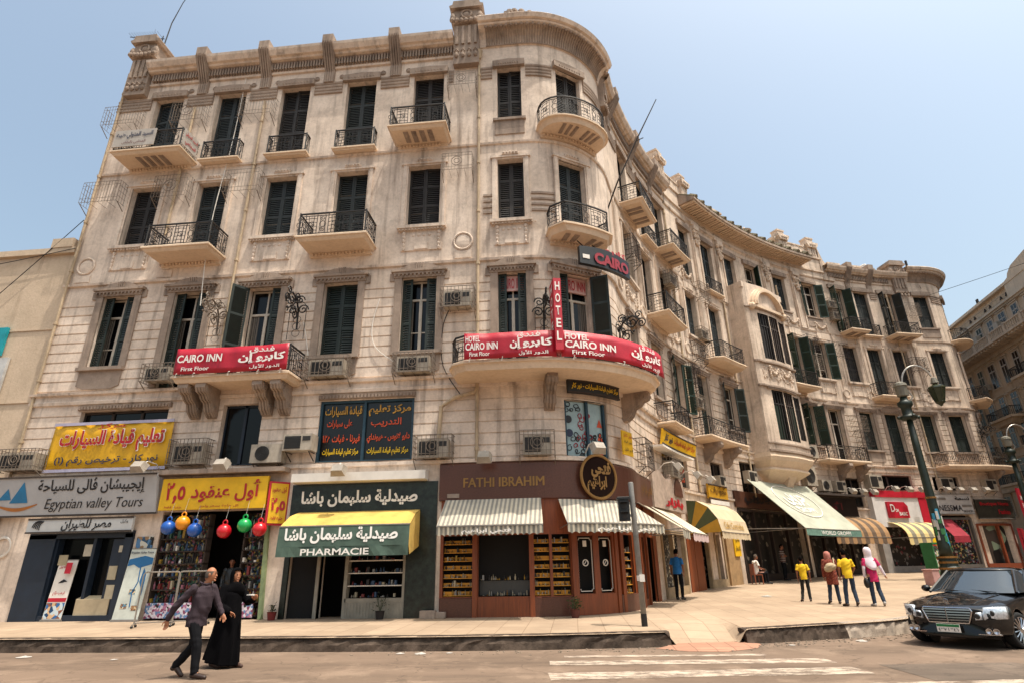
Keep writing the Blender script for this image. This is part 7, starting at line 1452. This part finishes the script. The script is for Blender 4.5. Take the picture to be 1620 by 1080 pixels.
# ================================================================== street furniture and small things
TL = thing('traffic_light', 'leaning grey traffic light pole with black signal head in front of perfume shop', 'traffic light', (1.58, -2.59, gz(1.58, -2.59)))
z0 = gz(1.58, -2.59); LM = Tr(1.58, -2.59, z0) @ Matrix.Rotation(R(-.6), 4, 'Y')
b = MB(LM); b.smooth = True; b.lathe([(.068, .26), (.068, 3.33), (.06, 3.35), (.0, 3.36)], 14); b.build('pole', mat('pole_grey', '#77746f', .55, .3, 5, .3), TL); b = MB(LM); b.lathe([(.072, -.02), (.072, .27), (.05, .275)], 14); b.build('black_foot', BLK, TL)
b = MB(LM); b.box(-.37, -.1, -.14, .12, 2.4, 2.92); b.box(-.4, -.08, -.17, .14, 2.92, 2.97); [b.lathe([(.0, .0), (.1, .0), (.1, .02)], 10, (-.235, -.15, 2.5+.2*i)) if False else b.box(-.33, -.14, -.3, -.14, 2.6+.24*i, 2.62+.24*i) for i in range(2)]; b.build('signal_head', BLK, TL)
for i in range(2): b = MB(LM @ Matrix.Translation((-.235, -.142, 2.52+.24*i)) @ Matrix.Rotation(R(90), 4, 'X')); b.lathe([(0, 0), (.075, 0), (.075, .012), (0, .02)], 14); b.build('lens', ACD, TL)
b = MB(LM); b.box(-.12, -.05, -.03, .03, 2.5, 2.56); b.box(-.12, -.05, -.03, .03, 2.8, 2.86); b.box(-.37, -.08, -.03, .03, 2.97, 3.0); b.build('bracket', GREY, TL); b = MB(LM); b.lathe([(.08, 1.0), (.08, 1.12)], 12); b.box(-.02, .1, -.12, .0, .98, 1.14); b.build('push_button', WHT, TL)
LGREEN = mat('lamp_green', '#0f1e13', .5, .35, 5); BRASS = mat('lamp_band', '#8a6334', .4, .25, metal=.5)
def lamp_post(x, y, label, k=1.):
    z = gz(x, y); M = Tr(x, y, z) @ Matrix.Scale(k, 4); t = thing('street_lamp', label, 'street lamp', M, 'tall green street lamps on the square')
    b = MB(M); b.smooth = True; b.lathe([(.31, 1.0), (.26, 1.6), (.23, 3.2), (.21, 3.9), (.175, 6.5), (.15, 8.1)], 14); b.build('post', LGREEN, t)
    b = MB(M); b.lathe([(.5, -.1), (.5, .28), (.44, .34), (.42, .5), (.46, .54), (.46, .6), (.4, .66), (.38, .98), (.44, 1.02), (.4, 1.1)], 14); b.build('base', LGREEN, t)
    for zz, r in ((.52, .475), (.8, .41), (1.04, .45), (3.9, .25)): b = MB(M); b.lathe([(r, zz), (r, zz+.09)], 14); b.build('band', BRASS, t)
    b = MB(M); b.smooth = True; b.lathe([(.28, 8.0), (.42, 8.1), (.42, 8.2), (.25, 8.3), (.25, 8.7), (.36, 8.8), (.36, 9.0), (.2, 9.1), (.12, 9.5)], 14); [b.ball((.5*math.cos(a), .5*math.sin(a), 8.15), .1, 8, 6) for a in (0, 1.57, 3.14, 4.71)]; b.build('collar', LGREEN, t)
    b = MB(M); b.lathe([(.2, 9.3), (.26, 9.35), (.3, 9.8), (.28, 9.85), (.34, 9.9), (.3, 10.05), (.12, 10.15)], 12); b.build('finial_lamp', mat('lamp_cap', '#6d685c', .6, .2), t)
    R_ = [(.15, 0, 9.1)]+[(.98-.85*math.cos(PI*i/14), 0, 9.9+1.15*math.sin(PI*i/14)) for i in range(13)]; b = MB(M); b.tube(R_, .05, 8); b.tube([(.2, 0, 8.9), (.5, 0, 9.3), (.3, 0, 9.7)], .03, 6); b.build('arm', STEEL, t)
    for sx in (1,):
        q = Vector((1.83*sx, 0, 10.1)); b = MB(M); b.lathe([(.03, .25), (.12, .2), (.2, -.1), (.08, -.14)], 10, tuple(q)); b.build('lamp_cap', MATS['lamp_cap'], t)
        b = MB(M); b.lathe([(.1, -.15), (.42, -.32), (.44, -.4), (.4, -.42), (.22, -1.12), (.26, -1.16), (.1, -1.3), (.03, -1.4)], 8, tuple(q)); [b.tube([q+Vector((.4*math.cos(a), .4*math.sin(a), -.42)), q+Vector((.22*math.cos(a), .22*math.sin(a), -1.12))], .025, 4) for a in [2*PI*i/8 for i in range(8)]]; b.build('lantern', mat('lantern_glass', '#2c3320', .25, .3), t)
    return t
lp = lamp_post(18.37, 14.49, 'nearer tall green street lamp with curved arm and hanging lantern, posters on its foot')
p2 = None
lamp_post(26.74, 20.0, 'farther green street lamp at the right edge of the photo', .77)
r = random.Random(6); b = MB(Tr(18.37, 14.49, gz(18.37, 14.49)))
pm = [mat('poster_blue', '#2f86a8', .7, .2), mat('poster_white', '#b8b4ac', .8, .2), mat('poster_green', '#2c6a3a', .7, .2)]
for i in range(18):
    a0 = r.uniform(3.3, 6.2); z = r.uniform(1.6, 3.0); b.cur = i % 3; h_ = r.uniform(.25, .5); da = r.uniform(.3, .8)
    b.loft([[((.275-.014*zz+.012+.001*i)*math.cos(a0+da*q/4), (.275-.014*zz+.012+.001*i)*math.sin(a0+da*q/4), zz) for q in range(5)] for zz in (z, z+h_)], caps=False, closed=False)
b.build('pasted_posters', pm, lp)
p = W(34.6, 5.0, 0); b = MB(Tr(19.0, 16.2, gz(19.0, 16.2), R(30))); b.box(-.9, -.82, -.3, .3, 0, 1.7); b.box(.6, .68, -.3, .3, 0, 1.7); b.box(-.9, .68, -.32, .32, 1.68, 1.76); o = b.build('street_stand', pm[2], label='green and white street stand behind the foot of the tall lamp post', cat='stand'); b = MB(Tr(19.0, 16.2, gz(19.0, 16.2), R(30))); b.box(-.8, .58, -.25, .25, .3, 1.6); b.build('panel', speckle('stand_print', ['#b8b4ac', '#7a3a3a', '#3b6a55', '#c9bb8a'], 12, cover=.9), o)
b = MB(Tr(15.9, 11.6, gz(15.9, 11.6), R(35))); b.box(-.3, .3, -.2, .2, 0, .62); b.box(-.33, .33, -.23, .23, .62, .68); b.build('low_box', mat('box_pink', '#a87f78', .8, .25), label='low pinkish concrete box at the pavement edge left of the lamp foot', cat='box', bevel=.02)
def rack(x, y, rz_, label):
    M = Tr(x, y, gz(x, y), rz_); t = thing('rolling_rack', label, 'rack', M, 'chrome rolling racks on the pavement'); b = MB(M)
    for q in (-1, 1): b.tube([(.45*q, 0, .08), (.45*q, 0, 1.3), (.42*q, 0, 1.36), (.37*q, 0, 1.38)], .02, 6)
    b.tube([(-.38, 0, 1.38), (.38, 0, 1.38)], .02, 6); b.build('frame', STEEL, t)
    b = MB(M); [b.tube([(.45*q, -.2, .08), (.45*q, .22, .08)], .018, 6) for q in (-1, 1)]; b.tube([(-.45, 0, .12), (.45, 0, .12)], .015, 6); b.build('foot_bar', STEEL, t)
    for q in (-1, 1):
        for yy in (-.2, .22): b = MB(M @ Tr(.45*q, yy, .035)); b.ball((0, 0, 0), .035, 8, 6); b.build('castor', BLK, t)
rack(-11.35, -1.9, R(25), 'chrome rolling rack, left of two before the gift shop'); rack(-10.6, -1.5, R(15), 'chrome rolling rack, right of two before the gift shop')
def plant(x, y, h, wd, label, seed, pot='#5a2c22', n=140, dy=0):
    z = gz(x, y); M = Tr(x, y, z); t = thing('potted_plant', label, 'potted plant', M); b = MB(M); b.lathe([(.1, 0), (.13, .2), (.145, .22), (.13, .2)], 12); b.build('pot', mat('pot_'+str(seed), pot, .8, .2), t)
    r = random.Random(seed); b = MB(M)
    for i in range(n):
        a = r.uniform(0, 6.28); q = r.random()**.6; c = Vector((wd*q*math.cos(a), wd*q*math.sin(a), .22+h*r.random()*(1-.5*q*q))); d = Vector((math.cos(a+r.uniform(-1, 1)), math.sin(a+r.uniform(-1, 1)), r.uniform(-.3, .9))).normalized(); s = d.cross(Vector((0, 0, 1))).normalized()*r.uniform(.012, .03); l = r.uniform(.05, .11)
        b.add([c-s*.3, c+d*l*.5-s, c+d*l, c+d*l*.5+s], [(0, 1, 2, 3)])
    [b.tube([(0, 0, .2), (wd*.5*math.cos(i*1.3), wd*.5*math.sin(i*1.3), .25+h*.6)], .008, 4) for i in range(6)]
    b.build('foliage', mat('leaf_'+str(seed), '#2c4a1c' if seed % 2 else '#3a3f28', .7, .5, 30), t)
plant(-.05, -.38, .35, .2, 'small bushy green plant in a pot by the timber doors of the perfume shop', 1); plant(-5.6, -.35, .5, .25, 'thin leggy potted plant before the pharmacy window', 2, '#221a17', 60); plant(-8.85, -.3, .25, .12, 'small potted plant in a red pot left of the pharmacy', 4, '#6b1f1a', 50)
for x, y, s, lb in ((-4.22, -.28, .28, 'larger grey concrete block at the foot of the pharmacy corner pier'), (-3.9, -.22, .22, 'smaller grey concrete block beside the perfume showcase')):
    b = MB(Tr(x, y, gz(x, y))); b.box(-s*.8, s*.8, -s*.4, s*.4, 0, s*.75); b.build('concrete_block', TRIM, label=lb, cat='block', bevel=.015)
LITM = mat('grey_paper', '#a79f96', .9, .2, 9)
def litter(x, y, z, s, seed, label, m=LITM):
    r = random.Random(seed); b = MB(Tr(x, y, z+.004)); pts = [(.6*s*q*math.cos(a)*(.6+.4*r.random()), s*.5*q*math.sin(a), (.03+.1*r.random())*s*(1-q)+ .006) for q in (.35, 1.) for a in [2*PI*i/9 for i in range(9)]]
    b.add(pts+[(.1*s, 0, .13*s)], [(i, (i+1) % 9, 9+(i+1) % 9, 9+i) for i in range(9)]+[(18, (i+1) % 9, i) for i in range(9)]); b.build('litter', m, label=label, cat='litter', group='litter in the gutter')
for i, (x, y, z, s, lb) in enumerate(((-12.0, -5.0, 0, .3, 'crumpled white paper lying on the road at the left edge'), (-3.75, -4.65, 0, .2, 'upright scrap of white paper in the gutter below the perfume shop'), (-3.3, -4.7, 0, .28, 'flattened white bag in the gutter below the perfume shop'), (-2.7, -4.6, 0, .14, 'small blue white scrap right of the gutter bag'), (4.55, -3.6, 0, .14, 'tiny white scrap at the right kerb near the ramp'), (6.25, -2.95, 0, .28, 'white paper scrap in the gutter before the black sedan'), (7.2, 6.8, .47, .4, 'scattered paper scraps on the pavement before the dark shop'), (-9.6, -5.4, 0, .15, 'small pale scrap on the road left of the walking couple'))): litter(x, y, z, s, i, lb)
b = MB(); b.add([(5.1, -6.2, .004), (7.4, -6.0, .004), (7.7, -7.5, .004), (5.2, -7.7, .004)], [(0, 1, 2, 3)]); b.build('road_patch', ground_mix('patched_asphalt', '#6b5d52', '#4c433b', '#7d6e61'), kind='structure')
b = MB(); r = random.Random(2)
for i in range(420):
    u = r.random(); kx, ky = KC[int(r.uniform(60, 200))]; x = kx+r.uniform(-.3, .3); y = ky-abs(r.gauss(0, .35))-.06; s = r.uniform(.008, .028); b.T = Tr(x, y, rz(x, y)+s*.3, r.uniform(0, 6)); b.box(-s, s, -s*.6, s*.6, -s*.4, s*.4)
b.build('gutter_grit', mat('grit', '#8d7d6c', .9, .4, 40), kind='stuff', label='loose grit and pebbles along the gutter', cat='grit')

# ================================================================== black saloon
CM = Matrix.Translation((9.3, -2.6, .0)) @ Matrix.Rotation(R(42), 4, 'Z') @ Matrix.Scale(1.01, 4)      # local -x is the nose
CAR = thing('parked_car', 'glossy black saloon with chrome grille and green topped number plate', 'car', CM)
PAINTB = mat('black_car_paint', '#030305', .35, .05, 2, coat=.8, spec=.1); CHROME = mat('chrome', '#b9b9bd', .12, .05, metal=1.); TYRE = mat('tyre', '#121212', .85, .2, 9); CGL = mat('car_glass', '#1d2830', .04, .05, coat=.5, spec=.9)
HL, CW = 2.43, .925
# stations along x: half outline (y,z) from the sill up to the centre line
def sec(x):
    t = (x+HL)/(2*HL); f = min(1, (x+HL)/.55); r = min(1, (HL-x)/.5); w = CW*(1-.30*(1-f)**2.2-.2*(1-r)**2.2)
    zb = .22+.05*(1-f)+.08*(1-r)
    if x < -.95: zt = .73+.23*((x+HL)/(HL-.95))**.62
    elif x > 1.35: zt = 1.06-.16*((x-1.35)/(HL-1.35))**2
    else: zt = .96+.1*(x+.95)/2.3
    zs = zt-.06-.05*(1-abs(x)/HL)
    return [(w*.86, zb), (w*.97, zb+.06), (w*1.0, zb+.2), (w*1.0, zb+(zs-zb)*.62), (w*.985, zs-.05), (w*.95, zs), (w*.84, zs+.035), (w*.55, zt-.005), (w*.25, zt+.008), (0, zt+.012)]
xs = [-HL, -HL+.03, -HL+.1, -HL+.22, -HL+.4, -1.85, -1.6, -1.3, -.95, -.5, 0, .5, 1.0, 1.35, 1.7, 2.0, 2.25, 2.38, HL]
rings = []
for x in xs:
    h = sec(x); bow_ = lambda y: (.16*(y/CW)**2 if x < -1.9 else 0)
    rings.append([(x+bow_(y), -y, z) for y, z in h]+[(x+bow_(y), y, z) for y, z in h[-2::-1]]+[(x, .5, .2), (x, -.5, .2)])
b = MB(); b.smooth = True; b.loft(rings); me = b.mesh('body', PAINTB)
o = bpy.data.objects.new('body', me)
cut = MB()
for x in (-1.52, 1.35):
    for s in (-1, 1): cut.T = Matrix.Translation((x, s*.93, .34)) @ Matrix.Rotation(R(90), 4, 'X'); cut.lathe([(.375, -.3), (.375, .3)], 28)
cme = cut.mesh('cut', PAINTB); co = bpy.data.objects.new('cut', cme)
sd = o.modifiers.new('s', 'SUBSURF'); sd.levels = sd.render_levels = 2
bo = o.modifiers.new('b', 'BOOLEAN'); bo.operation = 'DIFFERENCE'; bo.object = co; bo.solver = 'EXACT'
TMP.collection.objects.link(co); me2 = applied(o); me2.name = 'body'
bpy.data.objects.remove(o); bpy.data.objects.remove(co); o = bpy.data.objects.new('body', me2); COL.objects.link(o); o.matrix_basis = CM; attach(o, CAR)
def cp(b, nm, m, par=None): q = b.build(nm, m, par or CAR, M=CM); return q
# cabin: glass house with pillars and roof
def cab(x0, x1, hw, z): return (x0, x1, hw, z)
def greenhouse(z, inset=0):     # outline at height z (0..1)
    xf = -.98+.82*z; xr = 1.72-.72*z; hw = .80-.17*z-.0; return xf, xr, hw
b = MB(); b.smooth = False
def gp_(u, z):                  # u -1..1 across at front
    pass
rg = []
for z in (0, .35, .7, 1.0):
    xf, xr, hw = greenhouse(z); Zz = .97+.42*z; rg.append([(xf+.28*(1-(1-abs(y))**1)*0+.22*(y/1.)**2, hw*y, Zz+.0*abs(y)) for y in (-1, -.6, -.2, .2, .6, 1)]+[(xf+.9+.0*z, hw, Zz), (xr-.6, hw, Zz)]+[(xr-.15*(y)**2, hw*y, Zz+.05*(1-z)) for y in (1, .5, 0, -.5, -1)]+[(xr-.6, -hw, Zz), (xf+.9, -hw, Zz)])
b.smooth = True; b.loft(rg, caps=False); cp(b, 'window_glass', CGL)
b = MB(); b.smooth = True; n = len(rg[0]); top = rg[-1]
cx = sum(p[0] for p in top)/n
b.loft([top, [(cx+(p[0]-cx)*.97, p[1]*.95, 1.425) for p in top], [(cx+(p[0]-cx)*.85, p[1]*.7, 1.455) for p in top], [(cx+(p[0]-cx)*.3, p[1]*.2, 1.465) for p in top]]); cp(b, 'roof', PAINTB)
for i, r_, nm in ((0, .032, 'a_pillar'), (5, .032, 'a_pillar'), (8, .06, 'c_pillar'), (12, .06, 'c_pillar'), (6, .03, 'b_pillar'), (14, .03, 'b_pillar')):
    b = MB(); b.tube([rg[k][i] for k in range(4)], r_, 6); cp(b, 'pillar', PAINTB)
b = MB(); b.box(-.2, .5, -.6, .6, .85, 1.02); b.box(.0, .14, -.6, -.2, 1.0, 1.3); b.box(.0, .14, .2, .6, 1.0, 1.3); cp(b, 'interior', DARK)
def nose(y, z, d=.0):           # point on the nose surface
    h = sec(-HL+.06); return Vector((-HL-.012-d+.16*(y/CW)**2+.11*max(0, (z-.5))**1.3+.04, y, z))
GW = .43
b = MB()
for i in range(5):
    z = .5+.048*i+.02; w_ = GW*(.8+.2*(z-.48)/.26); b.loft([[nose(y, z-.011, .02), nose(y, z-.011, .045), nose(y, z+.011, .045), nose(y, z+.011, .02)] for y in [w_*q/5 for q in range(-5, 6)]])
b.tube([nose(0, .48, .04), nose(0, .75, .04)], .012, 6); cp(b, 'grille_bars', CHROME)
b = MB(); out = [(-GW*.8, .47), (GW*.8, .47), (GW*1.0, .69), (GW*.93, .745), (-GW*.93, .745), (-GW*1.0, .69)]; pts = []
for (y0, z0), (y1, z1) in zip(out, out[1:]+out[:1]): pts += [nose(y0+(y1-y0)*q/4, z0+(z1-z0)*q/4, .035) for q in range(4)]
b.tube(pts, .017, 6, closed=True); cp(b, 'grille_frame', CHROME)
b = MB(); b.add([nose(y, z, .012) for y, z in out], [list(range(6))]); cp(b, 'grille_mesh', BLK)
b = MB(); b.tube([(-HL+.14, 0, .76), (-HL+.13, 0, .83)], .006, 5); b.ring((-HL+.13, 0, .868), .038, (0, 1, 0), (0, 0, 1), .005, 16, 5); [b.tube([(-HL+.13, 0, .868), (-HL+.13, .036*math.sin(a), .868+.036*math.cos(a))], .004, 4) for a in (0, 2.1, 4.2)]; cp(b, 'bonnet_emblem', CHROME)
LENS = mat('headlamp_glass', '#c9d0d8', .06, .45, 26, metal=.35, coat=1.)
for s in (-1, 1):
    for ya, yb, za, zb in ((.585, .9, .54, .775), (.455, .575, .525, .68)):
        c = [(ya, za), (yb-.01, za+.015), (yb, zb), (ya+.03, zb-.01), (ya-.005, (za+zb)/2)]; ee = .0 if ya > .55 else .0
        b = MB(); q = [nose(s*y, z, .02) for y, z in c]; q = [Vector((p.x+(.17*max(0, (abs(p.y)-.66))/.2 if ya > .55 else 0), p.y*(1.0), p.z)) for p in q]; ce = sum(q, Vector())/5; fr_ = [p for p in q]; bk = [p+Vector((.12, 0, 0)) for p in q]; mid = [ce+(p-ce)*.75+Vector((-.035, 0, 0)) for p in q]
        b.smooth = True; b.loft([bk, fr_, mid]); hl = cp(b, 'headlight', LENS); b = MB(); b.T = Matrix.Translation(ce+Vector((-.045, 0, 0))) @ Matrix.Rotation(R(90), 4, 'Y'); b.lathe([(0, -.012), (.035, -.012), (.05, .0)], 14); o = b.build('reflector', ACD, hl, M=CM)
    for k in (0, 1): b = MB(); b.T = Matrix.Translation(nose(s*(.62+.11*k), .34, .01)) @ Matrix.Rotation(R(90), 4, 'Y'); b.lathe([(.05, 0), (.055, -.03), (.045, -.03), (.0, -.0)], 16); cp(b, 'fog_lamp', CHROME)
    b = MB(); b.tube([nose(s*.44, .285, .02), nose(s*.62, .28, .02), nose(s*.8, .285, .01)], .013, 6); cp(b, 'bumper_trim', CHROME)
    b = MB(); b.T = Matrix.Translation((-.42, s*.99, 1.03)); b.smooth = True; b.ball((0, 0, 0), (.09, .1, .075), 12, 8); b.box(-.02, .04, -s*.12 if s > 0 else 0, 0 if s > 0 else .12, -.05, -.02); cp(b, 'wing_mirror', PAINTB)
    b = MB(); b.box(-.3, .95, s*.927-.004, s*.927+.004, .35, .375); cp(b, 'side_trim', CHROME)
    for x in (-.1, 1.0): b = MB(); b.box(x, x+.18, s*.925-.02, s*.925+.02, .83, .855); cp(b, 'door_handle', CHROME)
    for x in (-.62, .45): b = MB(); b.tube([(x-.0, s*.927, .3), (x+.01, s*.928, .6), (x, s*.915, .9)], .004, 4); cp(b, 'door_seam', BLK)
for s in (-1, 1):
    b = MB(); b.smooth = True; b.tube([(x, s*(.40+.16*(x+2.2)/1.25), sec(x)[7][1]-.004) for x in (-2.2, -1.9, -1.6, -1.3, -1.0)], [.004, .012, .014, .014, .008], 6); cp(b, 'bonnet_crease', PAINTB)
    b = MB(); b.tube([(x, s*sec(x)[5][0]*.985, sec(x)[5][1]+.012) for x in (-2.15, -1.9, -1.6, -1.3, -1.0)], .0035, 4); cp(b, 'bonnet_seam', BLK)
T = Matrix.Translation((-HL-.075, 0, 0)) @ Matrix.Rotation(R(-90), 4, 'Z')
b = MB(T); b.box(-.2, .2, -.015, .0, .305, .45); pl = cp(b, 'number_plate', WHT); b = MB(T); b.box(-.195, .195, -.019, -.015, .4, .445); g = b.build('green_band', mat('plate_green', '#0b6a35', .5, .05), pl, M=CM)
pt = letter('٣٤٦ ا ٤٣٧', -.17, .17, .325, .385, T, LBK, None, .02, out=.017); pt.matrix_basis = CM; attach(pt, pl)
b = MB(); [b.tube([(-.93, y0, .985), (-.86, y0+.45, 1.02)], .01, 4) for y0 in (-.5, .0)]; cp(b, 'wiper', BLK)
for x in (-1.52, 1.35):
    for s in (-1, 1):
        WT = CM @ Matrix.Translation((x, s*.82, .325)) @ Matrix.Rotation(R(-16 if x < 0 else 0), 4, 'Z') @ Matrix.Rotation(R(-90*s), 4, 'X') 
        b = MB(); b.smooth = True; b.lathe([(.24, -.11), (.31, -.11), (.325, -.08), (.325, .08), (.31, .105), (.245, .11), (.24, .09)], 32, caps=False); wh = b.build('wheel', TYRE, CAR, M=WT)
        b = MB(); b.lathe([(.225, .095), (.245, .112), (.245, -.05), (.22, -.05)], 32, caps=False)
        for k in range(16): a = 2*PI*k/16; b.tube([(.045*math.cos(a), .045*math.sin(a), .085), (.16*math.cos(a+.05), .16*math.sin(a+.05), .1), (.235*math.cos(a+.07), .235*math.sin(a+.07), .1)], [.012, .012, .015], 5)
        b.lathe([(0, .1), (.05, .095), (.06, .06)], 14); b.build('rim', CHROME, wh, M=WT); b = MB(); b.lathe([(0, .03), (.225, .03)], 24, caps=False); b.build('brake_disc', BLK, wh, M=WT)
b = MB()
for x in (-1.52, 1.35):
    for s in (-1, 1): b.T = Matrix.Translation((x, s*.64, .36)) @ Matrix.Rotation(R(90), 4, 'X'); b.lathe([(0, -.01), (.375, -.01), (.375, .01), (0, .01)], 24)
b.T = Matrix.Identity(4); b.box(-1.95, 2.0, -.66, .66, .17, .3); cp(b, 'underbody', BLK)

bpy.data.scenes.remove(TMP)
